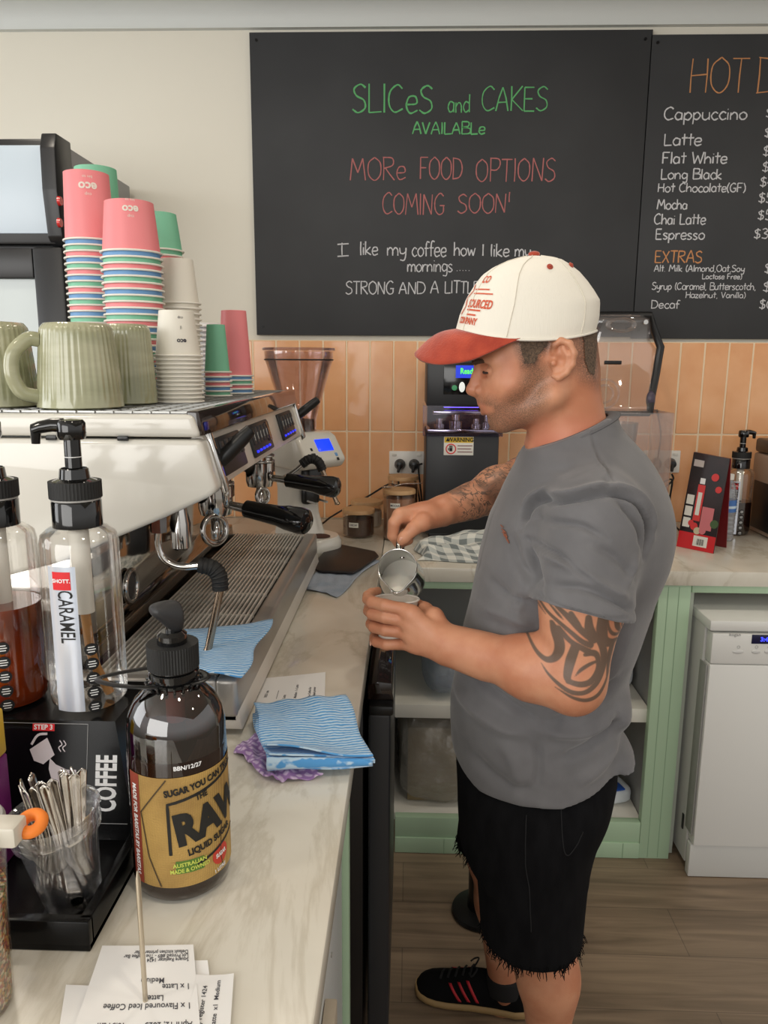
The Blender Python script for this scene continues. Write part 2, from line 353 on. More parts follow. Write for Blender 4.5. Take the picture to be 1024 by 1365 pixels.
# floor: grey-brown timber-look planks running along x
def floor_mat():
    m = mat('floor_planks', (120, 100, 80), .42); N = m.node_tree.nodes; L = m.node_tree.links; b = N['Principled BSDF']
    tc = N.new('ShaderNodeTexCoord')
    br = N.new('ShaderNodeTexBrick'); br.offset = .37; br.inputs['Scale'].default_value = 1; br.inputs['Brick Width'].default_value = 1.22; br.inputs['Row Height'].default_value = .18
    br.inputs['Mortar Size'].default_value = .0012; br.inputs['Color1'].default_value = lin((138, 120, 100)); br.inputs['Color2'].default_value = lin((146, 127, 106)); br.inputs['Mortar'].default_value = lin((108, 94, 80))
    L.new(tc.outputs['Object'], br.inputs['Vector'])
    mp = N.new('ShaderNodeMapping'); mp.inputs['Scale'].default_value = (1.6, 22, 1); L.new(tc.outputs['Object'], mp.inputs[0])
    nz = N.new('ShaderNodeTexNoise'); nz.inputs['Scale'].default_value = 1.0; nz.inputs['Detail'].default_value = 8; nz.inputs['Distortion'].default_value = 1.2; L.new(mp.outputs[0], nz.inputs['Vector'])
    rp = N.new('ShaderNodeValToRGB'); rp.color_ramp.elements[0].position = .3; rp.color_ramp.elements[0].color = (.5, .48, .46, 1); rp.color_ramp.elements[1].position = .68; rp.color_ramp.elements[1].color = (1.22, 1.2, 1.18, 1)
    L.new(nz.outputs['Fac'], rp.inputs[0])
    mx = N.new('ShaderNodeMix'); mx.data_type = 'RGBA'; mx.blend_type = 'MULTIPLY'; mx.inputs[0].default_value = .8
    L.new(br.outputs['Color'], mx.inputs[6]); L.new(rp.outputs[0], mx.inputs[7]); L.new(mx.outputs[2], b.inputs['Base Color'])
    bp = N.new('ShaderNodeBump'); bp.inputs['Strength'].default_value = .12; bp.inputs['Distance'].default_value = .003; L.new(nz.outputs['Fac'], bp.inputs['Height']); L.new(bp.outputs[0], b.inputs['Normal'])
    return m
struct(MB().box((-.25, .95, -.05), (7.5, 4.1, .1)).build('floor', floor_mat(), smooth=0))
# glazed terracotta wall tiles, two full courses, with a slightly wavy glaze
def tile_mat():
    m = mat('terracotta_tiles', (228, 164, 112), .2, col2=(240, 184, 136), cscale=7, cr=(.3, .7), bump=.12, bscale=16, coat=.25); return m
tb = MB(); TW, X0, TT, TM, TB = .0887, -.325, 1.636, 1.295, .954
k0 = int((-1.2-X0)/TW)-1
for k in range(k0, 36):
    for z0, z1 in ((TM, TT), (TB, TM)):
        tb.box((X0+(k+.5)*TW, WY-.004, (z0+z1)/2), (TW-.0048, .012, z1-z0-.0048), .0025, seg=1, rot=(random.uniform(-.004, .004), 0, random.uniform(-.008, .008)))
struct(tb.build('trim_wall_tiles', tile_mat()))
struct(MB().box((X0+(k0+36)/2*TW, WY-.0012, (TT+TB)/2), ((36-k0)*TW, .014, TT-TB)).build('trim_tile_grout', mat('tile_grout', (238, 216, 184), .8), smooth=0))

# ------------------------------------------------------------------ chalkboards
BOARD = mat('chalkboard_black', (54, 55, 57), .62, col2=(62, 63, 65), cscale=2.2, cr=(.4, .7), spec=.3)
def chalk(n, c): return mat(n, c, .95, bump=.2, bscale=900)
CW, CGR, CPK, COR = chalk('white_chalk', (200, 200, 203)), chalk('green_chalk', (98, 176, 112)), chalk('pink_chalk', (176, 108, 106)), chalk('orange_chalk', (196, 138, 92))
WYB = WY-.014
def board(name, u0, v0, u1, v1, label, x1=None):
    a = at(u0, v0, y=WYB); b = at(u1, v1, y=WYB); xr = b[0] if x1 is None else x1
    r = thing(name, label, 'chalkboard', ((a[0]+xr)/2, WYB+.014, b[2]))
    MB().box(((a[0]+xr)/2, WYB+.006, (a[2]+b[2])/2), (xr-a[0]-.001, .012, a[2]-b[2]), .0015).build('board_panel', BOARD, r)
    sc = []
    for x, z in ((a[0]+.025, a[2]-.025), (xr-.025, a[2]-.03), (a[0]+.025, b[2]+.03), (xr-.025, b[2]+.03)):
        MB().cyl((x, WYB+.004, z), (x, WYB-.002, z), .006, .005, 12).build('screw', mat('dark_screw', (26, 26, 27), .4, .6), r)
    return r
def chalk_lines(parent, name, material, lines):
    for s, u0, u1, vb, hp, w in lines:
        mb = MB()
        p0 = at(u0, vb, y=WYB); p1 = at(u1, vb, y=WYB); h = at(u0, vb-hp, y=WYB)[2]-p0[2]
        write(mb, s, p0[0], p1[0], p0[2], h, w*.72, slope=-.001)
        mb.V = [(x, WYB-.0010-q, z) for x, z, q in mb.V]
        mb.build(name, material, parent, smooth=0, fix=False)
b1 = board('chalkboard', 332, 43, 844, 449, 'left black chalkboard announcing slices and cakes in green chalk')
chalk_lines(b1, 'green_lettering', CGR, [('SLICeS', 470, 580, 151, 38, .0075), ('and', 597, 628, 150, 24, .006), ('CAKES', 642, 732, 148, 32, .006), ('AVAILABLe', 550, 648, 179, 16, .0065)])
chalk_lines(b1, 'pink_lettering', CPK, [('MORe', 467, 543, 240, 30, .0055), ('FOOD', 560, 618, 239, 29, .0055), ('OPTIONS', 634, 742, 242, 31, .0055), ('COMING', 510, 594, 286, 28, .0055), ('SOON!', 610, 682, 284, 26, .0055)])
chalk_lines(b1, 'white_lettering', CW, [('I', 454, 461, 340, 16, .006), ('like', 480, 505, 340, 18, .006), ('my', 516, 543, 341, 18, .006), ('coffee', 549, 596, 342, 20, .006), ('how', 605, 635, 341, 18, .006), ('I', 642, 648, 341, 15, .006), ('like', 654, 680, 342, 17, .006), ('my', 686, 708, 342, 16, .006),
    ('mornings', 543, 604, 362, 17, .0055), ('.....', 608, 628, 361, 16, .004), ('STRONG', 461, 526, 392, 17, .0055), ('AND', 532, 568, 392, 16, .0055), ('A', 574, 586, 391, 16, .0055), ('LITTLE', 593, 640, 391, 16, .0055)])
MB().tube([(at(450, 326, y=WYB)[0], WYB-.001, at(450, 326, y=WYB)[2]), (at(465, 325, y=WYB)[0], WYB-.001, at(465, 325, y=WYB)[2])], .0028, 6).tube([(at(450, 342, y=WYB)[0], WYB-.001, at(450, 342, y=WYB)[2]), (at(465, 341, y=WYB)[0], WYB-.001, at(465, 341, y=WYB)[2])], .0028, 6).build('serif_strokes', CW, b1)
b2 = board('chalkboard', 868, 46, 1024, 452, 'right black chalkboard with hot drinks price list in white chalk', x1=2.0)
chalk_lines(b2, 'orange_lettering', COR, [('HOT', 919, 998, 124, 46, .006), ('DRINKS', 1008, 1180, 124, 46, .006), ('EXTRAS', 873, 937, 350, 16, .006)])
chalk_lines(b2, 'white_lettering', CW, [('Cappuccino', 885, 997, 160, 17, .0065), ('Latte', 885, 936, 194, 16, .0065), ('Flat White', 883, 970, 218, 15, .0065), ('Long Black', 881, 963, 239, 14, .006), ('Hot Chocolate(GF)', 877, 994, 256, 12, .0055), ('Mocha', 876, 917, 279, 13, .006), ('Chai Latte', 872, 941, 299, 14, .006), ('Espresso', 874, 940, 319, 14, .006),
    ('Alt. Milk (Almond,Oat,Soy', 872, 993, 362, 9, .0042), ('Lactose Free)', 936, 989, 372, 7, .004), ('Syrup (Caramel, Butterscotch,', 869, 1008, 386, 9.5, .0042), ('Hazelnut, Vanilla)', 914, 994, 397, 8, .004), ('Decaf', 868, 906, 411, 11, .0048)]
    + [(p, u, u+24+8*(len(p) > 2), v, 13, .0055) for p, u, v in (('$4.5', 1021, 157), ('$5.0', 1019, 183), ('$5.0', 1017, 208), ('$4.5', 1016, 229), ('$4.5', 1013, 249), ('$5.5', 1011, 270), ('$5.5', 1010, 293), ('$3.5', 1005, 318), ('$0.5', 1019, 364), ('$1.0', 1017, 389), ('$0.5', 1012, 412))])

# ------------------------------------------------------------------ worktops, base cabinets
def marble_mat():
    m = mat('marble_laminate', (214, 208, 194), .22, coat=.15); N = m.node_tree.nodes; L = m.node_tree.links; b = N['Principled BSDF']
    tc = N.new('ShaderNodeTexCoord'); mp = N.new('ShaderNodeMapping'); mp.inputs['Rotation'].default_value = (0, 0, .9); L.new(tc.outputs['Object'], mp.inputs[0])
    n1 = N.new('ShaderNodeTexNoise'); n1.inputs['Scale'].default_value = 3.2; n1.inputs['Detail'].default_value = 6; n1.inputs['Distortion'].default_value = .9; L.new(mp.outputs[0], n1.inputs['Vector'])
    r1 = N.new('ShaderNodeValToRGB'); e = r1.color_ramp.elements; e[0].position = .3; e[0].color = lin((206, 199, 184)); e[1].position = .62; e[1].color = lin((221, 217, 205)); L.new(n1.outputs['Fac'], r1.inputs[0])
    mp2 = N.new('ShaderNodeMapping'); mp2.inputs['Rotation'].default_value = (0, 0, .7); mp2.inputs['Scale'].default_value = (2.6, .9, 1); L.new(tc.outputs['Object'], mp2.inputs[0])
    n2 = N.new('ShaderNodeTexNoise'); n2.inputs['Scale'].default_value = 1.7; n2.inputs['Detail'].default_value = 9; n2.inputs['Roughness'].default_value = .62; n2.inputs['Distortion'].default_value = .6; L.new(mp2.outputs[0], n2.inputs['Vector'])
    ab = N.new('ShaderNodeMath'); ab.operation = 'SUBTRACT'; ab.inputs[1].default_value = .5; L.new(n2.outputs['Fac'], ab.inputs[0])
    a2 = N.new('ShaderNodeMath'); a2.operation = 'ABSOLUTE'; L.new(ab.outputs[0], a2.inputs[0])
    r2 = N.new('ShaderNodeValToRGB'); e = r2.color_ramp.elements; e[0].position = 0; e[0].color = (.80, .775, .73, 1); e[1].position = .035; e[1].color = (1, 1, 1, 1); L.new(a2.outputs[0], r2.inputs[0])
    mx = N.new('ShaderNodeMix'); mx.data_type = 'RGBA'; mx.blend_type = 'MULTIPLY'; mx.inputs[0].default_value = .75; L.new(r1.outputs[0], mx.inputs[6]); L.new(r2.outputs[0], mx.inputs[7]); L.new(mx.outputs[2], b.inputs['Base Color'])
    return m
MARBLE = marble_mat()
XE, BY = -.08, 2.20                                         # right edge of the bar worktop, front edge of the back worktop
tag(MB().box(((XE-.985)/2, (WY-.45)/2, CT-.02), (XE+.985, WY+.41, .04), .003).build('bar_worktop', MARBLE), 'long marble look worktop running from the viewer past the espresso machine', 'worktop')
tag(MB().box(((XE+2.2)/2+.001, (BY+WY-.012)/2, CT-.0225), (2.2-XE-.002, WY-.012-BY, .045), .003).build('back_worktop', MARBLE), 'marble look worktop along the orange tiled back wall', 'worktop')
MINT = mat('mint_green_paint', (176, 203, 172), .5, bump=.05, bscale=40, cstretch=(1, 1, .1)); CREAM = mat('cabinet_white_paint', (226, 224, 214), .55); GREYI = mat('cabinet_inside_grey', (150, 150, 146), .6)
zc = CT-.046
cab = thing('open_shelf_cabinet', 'open mint green framed shelf cabinet under the back worktop', 'cabinet', (.42, 2.5, 0))
MB().box((.80, 2.226, zc/2), (.095, .03, zc), .002).build('face_post', MINT, cab)
gr = MB()
for dx in (-.02, .012): gr.box((.80+dx, 2.2108, zc/2), (.002, .001, zc-.01))
gr.build('post_groove', mat('mint_shadow_groove', (140, 168, 138), .7), cab)
MB().box((.362, 2.226, .09), (.78, .028, .07), .002).build('bottom_rail', MINT, cab)
MB().box((.362, 2.222, .028), (.78, .03, .054), .002).build('kickboard', MINT, cab)
MB().box((.362, 2.226, zc-.012), (.78, .028, .022), .002).build('top_rail', MINT, cab)
MB().box((.36, 2.57, .11), (.80, .66, .025), .002).build('shelf', CREAM, cab)
MB().box((.36, 2.565, .478), (.80, .66, .045), .002).build('shelf', CREAM, cab)
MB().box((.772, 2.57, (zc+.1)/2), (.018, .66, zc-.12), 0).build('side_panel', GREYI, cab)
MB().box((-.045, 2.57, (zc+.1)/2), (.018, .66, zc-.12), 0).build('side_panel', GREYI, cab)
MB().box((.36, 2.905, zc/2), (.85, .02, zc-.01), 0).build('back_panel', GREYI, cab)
for x in (.13, .33, .52, .70):
    MB().box((x, 2.2064, .028), (.0018, .0012, .054)).build('kickboard_joint', mat('mint_shadow_groove'), cab)
cab2 = thing('cabinet_recess', 'grey lined cabinet recess behind the white dishwasher', 'cabinet', (1.5, 2.6, 0))
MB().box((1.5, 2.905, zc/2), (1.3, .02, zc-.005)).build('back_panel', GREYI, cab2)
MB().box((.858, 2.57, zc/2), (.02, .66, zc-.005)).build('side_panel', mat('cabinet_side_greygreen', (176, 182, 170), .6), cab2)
MB().box((1.5, 2.226, zc-.012), (1.3, .028, .022), .002).build('top_rail', MINT, cab2)
# carcass under the bar worktop (only its right face shows)
bar = thing('bar_carcass', 'white panelled base under the long bar worktop, beside the black fridge', 'cabinet', (-.6, 1.0, 0))
MB().box((-.56, .42, zc/2), (.84, 1.7, zc), .002).build('carcass', CREAM, bar)
MB().box((-.125, .55, zc/2+.0), (.022, 1.42, zc), .002).build('end_panel', mat('pale_grey_panel', (206, 208, 206), .5), bar)
MB().box((-.108, 1.275, zc/2), (.014, .03, zc), .002).build('edge_strip', MINT, bar)
MB().box((-.104, .92, .44), (.018, .09, .88-.5), .002).build('post', mat('raw_timber', (176, 164, 146), .6), bar)
for z in (.5, .62):
    MB().cyl((-.1145, 1.06, z), (-.1125, 1.06, z), .004, n=10).build('screw', STEEL, bar)
# ================================================================== UPRIGHT DISPLAY FRIDGE (left, against the wall)
FY = 2.3
ft = at(62, 184, y=FY); fx1 = float(at(75, 190, y=FY)[0]); fz1 = float(ft[2]); hz0 = float(at(85, 326, y=FY)[2]); dz1 = float(at(85, 330, y=FY)[2])
fx0 = fx1-.66
DARK = mat('fridge_black', (30, 30, 32), .35)
fr = thing('display_fridge', 'tall black framed display fridge with lit white header against the left wall', 'fridge', ((fx0+fx1)/2, 2.6, 0))
MB().box(((fx0+fx1)/2, (FY+.04+WY-.02)/2, fz1/2+.02), (fx1-fx0-.012, WY-.06-FY-.02, fz1-.04), .004).build('cabinet_body', mat('fridge_grey_side', (150, 150, 152), .45), fr)
hd = MB().box(((fx0+fx1)/2, FY+.03, (fz1+hz0)/2), (fx1-fx0-.04, .06, fz1-hz0), .008)
hd.build('header_box', DARK, fr)
MB().box(((fx0+fx1)/2-.0, FY-.003, (fz1+hz0)/2+.005), (fx1-fx0-.075, .006, fz1-hz0-.05), .002).build('lit_header_sign', mat('lit_sign', (176, 188, 198), .3, emit=(205, 220, 234), estr=.16), fr)
pc = [(FY+.09, fz1+.012), (FY-.005, fz1+.012), (FY-.022, fz1-.03), (FY-.026, (fz1+hz0)/2), (FY-.012, hz0+.02), (FY+.01, hz0-.004), (FY+.09, hz0-.004)]
cap = MB().prism(pc, 'x', fx1-.04, fx1+.004, .004).build('header_end_cap', DARK, fr)
for v in (268, 297):
    c = at(79, v, x=fx1+.005)
    MB().cyl((fx1+.003, c[1], c[2]), (fx1+.011, c[1], c[2]), .0135, .012, 20).build('red_button', mat('red_button', (206, 40, 40), .25, coat=.4), cap)
dr = MB()
dz0 = .12
for (x, w) in ((fx0+.03, .06), (fx1-.045, .09)):
    dr.box((x, FY+.012, (dz0+dz1)/2), (w, .05, dz1-dz0), .008)
for z in (dz0+.04, dz1-.045):
    dr.box(((fx0+fx1)/2-.015, FY+.013, z), (fx1-fx0-.152, .046, .085), .004)
door = dr.build('door', DARK, fr)
MB().box(((fx0+fx1)/2-.01, FY+.014, (dz0+dz1)/2), (fx1-fx0-.13, .012, dz1-dz0-.15)).build('glass_pane', mat('fridge_glass', (170, 180, 180), .06, coat=.5), door)
MB().box((fx1-.012, FY-.02, 1.2), (.02, .03, .7), .008).build('door_handle', BLACKP, door)
for x in (fx0+.06, fx1-.06):
    for y in (FY+.08, WY-.1): MB().cyl((x, y, 0), (x, y, .06), .025, n=16).build('foot', BLACKR, fr)

# ================================================================== ESPRESSO MACHINE
Y0, Y1, TZ = 1.17, 2.19, 1.475
em = thing('espresso_machine', 'white and chrome espresso machine with black portafilter handles on bar worktop', 'coffee machine', (-.6, 1.68, CT))
prof = [(-.322, 1.432), (-.300, 1.352), (-.312, 1.342), (-.385, 1.308), (-.47, 1.272), (-.56, 1.232), (-.66, 1.205), (-.92, 1.2), (-.92, 1.432)]
up = [(-.333, TZ-.004), (-.3225, 1.436), (-.92, 1.436), (-.92, TZ-.004)]
for nm, ya, yb in (('near', Y0, Y0+.05), ('far', Y1-.05, Y1)):
    sp_ = MB().prism(prof, 'y', ya, yb, .009, 3).build('side_panel', WHITEP, em)
    if nm == 'near':
        for u in (70, 165):
            c = at(u, 601, y=Y0); MB().box((c[0], Y0-.0006, 1.434), (.017, .004, .0075), .001).build('slot_clip', BLACKP, sp_)
MB().prism(up, 'y', Y0-.001, Y1+.001, .008, 3).build('cup_warmer_rim', WHITEP, em)
MB().prism([(-.33, 1.43), (-.312, 1.35), (-.36, 1.325), (-.47, 1.28), (-.57, 1.24), (-.9, 1.22), (-.9, 1.43)], 'y', Y0+.05, Y1-.05).build('boiler_housing', STEEL, em)
# front fascia
FA, FB = Vector((-.3275, 0, 1.436)), Vector((-.3045, 0, 1.353))       # top and bottom edge of the sloping fascia
en = (FB-FA).normalized(); fn = Vector((-en.z, 0, en.x)); fn = fn if fn.x > 0 else -fn
fas = MB().prism([(FA.x, FA.z), (FB.x, FB.z), (FB.x-.03, FB.z-.012), (FA.x-.02, FA.z)], 'y', Y0+.035, Y1-.03, .002).build('control_fascia', mat('satin_steel', (226, 221, 212), .38, .45), em)
MB().prism([(-.325, TZ+.0015), (-.3185, 1.438), (-.345, 1.438), (-.345, TZ+.0015)], 'y', Y0+.008, Y1-.008, .003).build('dark_glass_strip', mat('smoked_strip', (38, 26, 20), .07, coat=.6), em)
MB().box((-.3195, Y0+.028, 1.452), (.005, .018, .014), .002).build('painted_blue_reflection', mat('blue_reflection', (18, 24, 120), .2), em)  # small blue block painting in the reflection on the dark strip, not a lamp
KEY = mat('keypad_black', (36, 36, 38), .4); LEDB = mat('blue_led', (30, 40, 200), .3, emit=(50, 60, 255), estr=.8); ICON = mat('icon_grey', (170, 170, 168), .5)
def on_fascia(y, t, off=.001):
    p = FA.lerp(FB, t) + fn*off; return Vector((p.x, y, p.z))
for ky, kw, nb, led in ((1.335, .17, 5, 0), (1.605, .20, 5, 1), (1.95, .19, 5, 1)):
    k = MB(); n = 6
    c = on_fascia(ky, .5, .003)
    kp = MB().box((0, 0, 0), (.066, kw, .008), .003, M=Matrix.Translation(c) @ Matrix(((-en.x, 0, fn.x, 0), (0, 1, 0, 0), (-en.z, 0, fn.z, 0), (0, 0, 0, 1)))).build('keypad', KEY, fas)
    for i in range(nb):
        yy = ky-kw/2+.018+i*(kw-(.07 if led and nb == 5 and ky < 1.8 else .035))/(nb-1)
        p = on_fascia(yy, .40, .0075)
        b = MB().box((0, 0, 0), (.034, .021, .004), .0015, M=Matrix.Translation(p) @ Matrix(((-en.x, 0, fn.x, 0), (0, 1, 0, 0), (-en.z, 0, fn.z, 0), (0, 0, 0, 1)))).build('key', mat('key_dark', (52, 52, 55), .45), kp)
        MB().tube([on_fascia(yy, .5, .0098), on_fascia(yy, .38, .0098), on_fascia(yy+.004, .34, .0098)], .0012, 6).build('key_icon', ICON, kp)
        if led: MB().box(on_fascia(yy, .76, .0075), (.005, .013, .005), .001).build('key_light', LEDB, kp)
    if ky == 1.605:
        MB().box((0, 0, 0), (.042, .034, .003), .001, M=Matrix.Translation(on_fascia(ky+.075, .42, .0078)) @ Matrix(((-en.x, 0, fn.x, 0), (0, 1, 0, 0), (-en.z, 0, fn.z, 0), (0, 0, 0, 1)))).build('display', mat('machine_display', (46, 34, 34), .15), kp)
for ya in (Y0+.055, Y1-.03):
    MB().prism([(-.319, 1.44), (-.292, 1.345), (-.302, 1.335), (-.335, 1.44)], 'y', ya-.006, ya+.006, .002).build('chrome_fin', CHROME, em)
# steam levers
for (y, a, b) in ((Y0+.085, (287, 622), (331, 574)), (Y1+.0, (393, 557), (423, 533))):
    p0 = Vector(at(*a, y=y)); p1 = Vector(at(*b, y=y)); p1.y = y+.02
    lv = MB().tube([p0+Vector((-.03, 0, .0)), p0, p0.lerp(p1, .35), p0.lerp(p1, .8), p1, p1+(p1-p0)*.03], [.010, .013, .0135, .0125, .010, .004], 14)
    lv.build('steam_lever', BLACKP, em)
MB().torus((-.31, Y0+.1, 1.335), .022, .0045, (1, .35, 0)).build('chrome_hook', CHROME, em)
# groups and portafilters
def group_head(gx, gy, hx, hy, hz, first):
    g = MB().lathe([(.0, 1.375), (.034, 1.375), (.034, 1.30), (.040, 1.298), (.040, 1.275), (.0, 1.275)], 28, Matrix.Translation((gx, gy, 0))).build('group_head', CHROME, em)
    for i in range(5):
        MB().torus((gx, gy, 1.302+i*.014), .0375, .003).build('chrome_ring', CHROME, g)
    p = thing('portafilter', '', '', (gx, gy, 1.26)) if False else None
    b = MB().lathe([(.0, 1.276), (.036, 1.276), (.036, 1.25), (.032, 1.236), (.0, 1.232)], 28, Matrix.Translation((gx, gy, 0))).build('portafilter', CHROME, em)
    d = (Vector((hx, hy, hz)) - Vector((gx, gy, 1.262))).normalized(); s0 = Vector((gx, gy, 1.262))+d*.03
    L_ = (Vector((hx, hy, hz)) - s0).length
    MB().cyl(s0, s0+d*.05, .0085, .010, 16).build('chrome_neck', CHROME, b)
    h0 = s0+d*.042; L_ -= .042
    MB().tube([h0, h0+d*.004, h0+d*(L_*.25), h0+d*(L_*.5), h0+d*(L_*.62), h0+d*(L_*.82), h0+d*(L_*.90), h0+d*(L_*.945), h0+d*(L_*.955)], [.013, .018, .0195, .0215, .0255, .0275, .0255, .016, .0], 22).build('handle', BLACKG, b)
    sp = MB()
    for s in (-1, 1):
        sp.tube(spline([(gx, gy, 1.236), (gx+.002, gy+s*.014, 1.222), (gx+.004, gy+s*.024, 1.205), (gx+.004, gy+s*.025, 1.188)], 4), [.010]*10+[.009]*3, 12)
    sp.build('twin_spout', CHROME, b)
    if first: MB().torus((gx+.005, gy-.035, 1.21), .03, .006, (.75, -.6, .1)).build('basket_ring', CHROME, b)
    else: MB().torus((gx+.012, gy-.028, 1.215), .02, .005, (.75, -.6, .1)).build('basket_ring', CHROME, b)
def hpos(u, v, z): p = at(u, v, z=z); return float(p[0]), float(p[1]), z
group_head(-.405, 1.57, *hpos(418, 698, 1.235), True)
group_head(-.385, 1.95, *hpos(457, 651, 1.24), False)
# back of the work area: low dark step, polished panel, pressure gauge, drip tray
GZ = 1.058
MB().box((-.71, (Y0+Y1)/2+.005, 1.11), (.35, Y1-Y0-.03, .25), .003).build('back_panel', mat('polished_steel', (196, 192, 186), .06, 1.0), em)
MB().prism([(-.55, GZ-.02), (-.512, GZ-.02), (-.516, GZ+.026), (-.55, GZ+.030)], 'y', Y0-.02, Y1-.01, .002).build('gutter_step', mat('dark_mirror', (128, 118, 108), .08, 1.0), em)
gp = at(172, 781, x=-.530); gy, gz = float(gp[1]), float(gp[2])
ga = MB().torus((-.526, gy, gz), .030, .0055, (1, 0, 0)).build('pressure_gauge', CHROME, em)
MB().cyl((-.540, gy, gz), (-.525, gy, gz), .028, n=28).build('gauge_dial', mat('gauge_dial', (52, 52, 56), .15), ga)
tx0, tx1, ty0, ty1 = -.585, -.268, 1.13, 2.205
tr = MB()
tr.box(((tx0+tx1)/2, (ty0+ty1)/2, .99), (tx1-tx0-.01, ty1-ty0-.01, .012))
tr.box((tx1-.018, (ty0+ty1)/2, 1.022), (.036, ty1-ty0, .066), .008, seg=3)
tr.box(((tx0+tx1-.034)/2, ty0+.0125, 1.0215), (tx1-tx0-.034, .024, .065), .006, seg=3)
tr.box(((tx0+tx1-.034)/2, ty1-.0125, 1.0215), (tx1-tx0-.034, .024, .065), .006, seg=3)
tray = tr.build('drip_tray', mat('tray_steel', (178, 173, 167), .36, .65), em)
MB().box(((tx0+tx1)/2, (ty0+ty1)/2, 1.012), (tx1-tx0-.06, ty1-ty0-.05, .01)).build('tray_well', mat('tray_dark', (40, 34, 28), .4), tray)
gt = MB(); gx0, gx1 = -.50, -.308
for i in range(22):
    x = gx0+(gx1-gx0)*i/21; gt.box((x, (ty0+ty1)/2, GZ-.003), (.0036, ty1-ty0-.06, .006))
for i in range(8):
    gt.box(((gx0+gx1)/2, ty0+.035+(ty1-ty0-.07)*i/7, GZ-.007), (gx1-gx0+.004, .006, .006))
gt.build('drip_grate', mat('grate_steel', (212, 208, 200), .36, .25), tray)  # pale, mostly diffuse base colour stands in for window light reflected by the bars
MB().prism([(-.272, 1.02), (-.262, .968), (-.9, .968), (-.9, 1.05), (-.58, 1.05), (-.58, .986), (-.3, .986)], 'y', Y0-.035, Y1+.005, .002).build('base_frame', mat('base_offwhite', (214, 208, 198), .35), em)
for x in (-.34, -.84):
    for y in (Y0+.06, Y1-.08): MB().cyl((x, y, CT), (x, y, .97), .024, n=20).build('foot', BLACKR, em)
# top cup rack
MB().box((-.63, (Y0+Y1)/2, TZ-.006), (.56, Y1-Y0-.03, .006)).build('cup_tray', mat('cup_tray_dark', (62, 60, 58), .3), em)
cg = MB()
for i in range(20): cg.box((-.345-i*.0297, (Y0+Y1)/2, TZ-.0015), (.003, Y1-Y0-.03, .003))
for i in range(30): cg.box((-.63, Y0+.02+i*(Y1-Y0-.04)/29, TZ-.0015), (.57, .003, .003))
cg.build('cup_grid', mat('grid_steel', (176, 176, 172), .3, .6), em)
# steam wands and hot water spout
def wand(ys, head, pipe, rubber, tip, r=.0062):
    P = [Vector(at(u, v, y=ys)) for u, v in pipe]; Rb = [Vector(at(u, v, y=ys)) for u, v in rubber]; T = Vector(at(*tip, y=ys-.005))
    w = MB().tube(spline([p[:] for p in P], 6), r, 14).build('steam_wand', CHROME, em)
    if head:
        h = Vector(at(*head, y=ys)); MB().cyl(h+Vector((0, 0, .055)), h+Vector((0, 0, -.012)), .016, .014, 6).build('hex_nut', CHROME, w)
    rb = MB().tube(spline([p[:] for p in Rb], 6), .0135, 16)
    pts = spline([p[:] for p in Rb], 3)
    for i in range(1, len(pts)-1):
        t = Vector(pts[i+1])-Vector(pts[i-1]); rb.torus(pts[i], .0128, .0022, t.normalized(), 18, 6)
    rb.build('rubber_grip', BLACKR, w)
    MB().tube([Rb[-1], Rb[-1].lerp(T, .5), Rb[-1].lerp(T, .93), T, T+Vector((0, 0, -.002))], [.0066, .0066, .0066, .0085, .005], 16).build('wand_tip', mat('wand_steel', (180, 160, 140), .2, 1.0), w)
wand(1.235, (211, 700), [(213, 697), (211, 725), (219, 745), (240, 755), (268, 754)], [(266, 753), (283, 757), (292, 768), (294, 786)], (277, 868))
wand(2.19, None, [(372, 640), (392, 628), (404, 618)], [(402, 619), (413, 612), (424, 615), (430, 627)], (450, 672), .006)
c = at(240, 690, y=1.36)
MB().lathe([(.0, .06), (.008, .06), (.010, .03), (.019, -.01), (.019, -.055), (.012, -.06), (0, -.06)], 24, Matrix.Translation(Vector(c))).build('hot_water_spout', CHROME, em)

# ================================================================== CUPS AND MUGS ON THE MACHINE
ORD = 'first second third fourth fifth sixth seventh eighth ninth tenth eleventh twelfth thirteenth fourteenth fifteenth sixteenth seventeenth eighteenth nineteenth twentieth'.split()
ORD += ['twenty-'+o for o in ORD[:9]]+['thirtieth']+['thirty-'+o for o in ORD[:9]]
PINK = mat('cup_pink', (240, 140, 144), .45); GREEN = mat('cup_green', (124, 194, 160), .45); BLUE = mat('cup_blue', (108, 156, 204), .45); OFFW = mat('cup_white', (232, 227, 214), .5); RIMW = mat('cup_rim_white', (238, 234, 224), .5)
TOPZ = TZ+.0003
_cup = {}
def cup_mesh(rr, rt, h, m, nm):
    key = (round(rr, 4), round(rt, 4), round(h, 4), m.name)
    if key in _cup: return _cup[key]
    mb = MB(); mb.lathe([(rr-.0022, .005), (rr-.0008, .0052)], 40)
    mb.F = []; mb.V = []; mb.M = []
    mb.mi = 0; mb.lathe([(rr-.0012, .003), (rt, h-.0005), (rt-.0015, h), (rt-.003, h-.0006), (rt-.0035, h-.007), (0.0001, h-.007)], 40)
    mb.mi = 1; mb.torus((0, 0, .0020), rr+.0017, .0020, n=40, m=8)
    o = mb.build(nm, [m, RIMW], smooth=40); _cup[key] = o.data; bpy.data.objects.remove(o); return _cup[key]
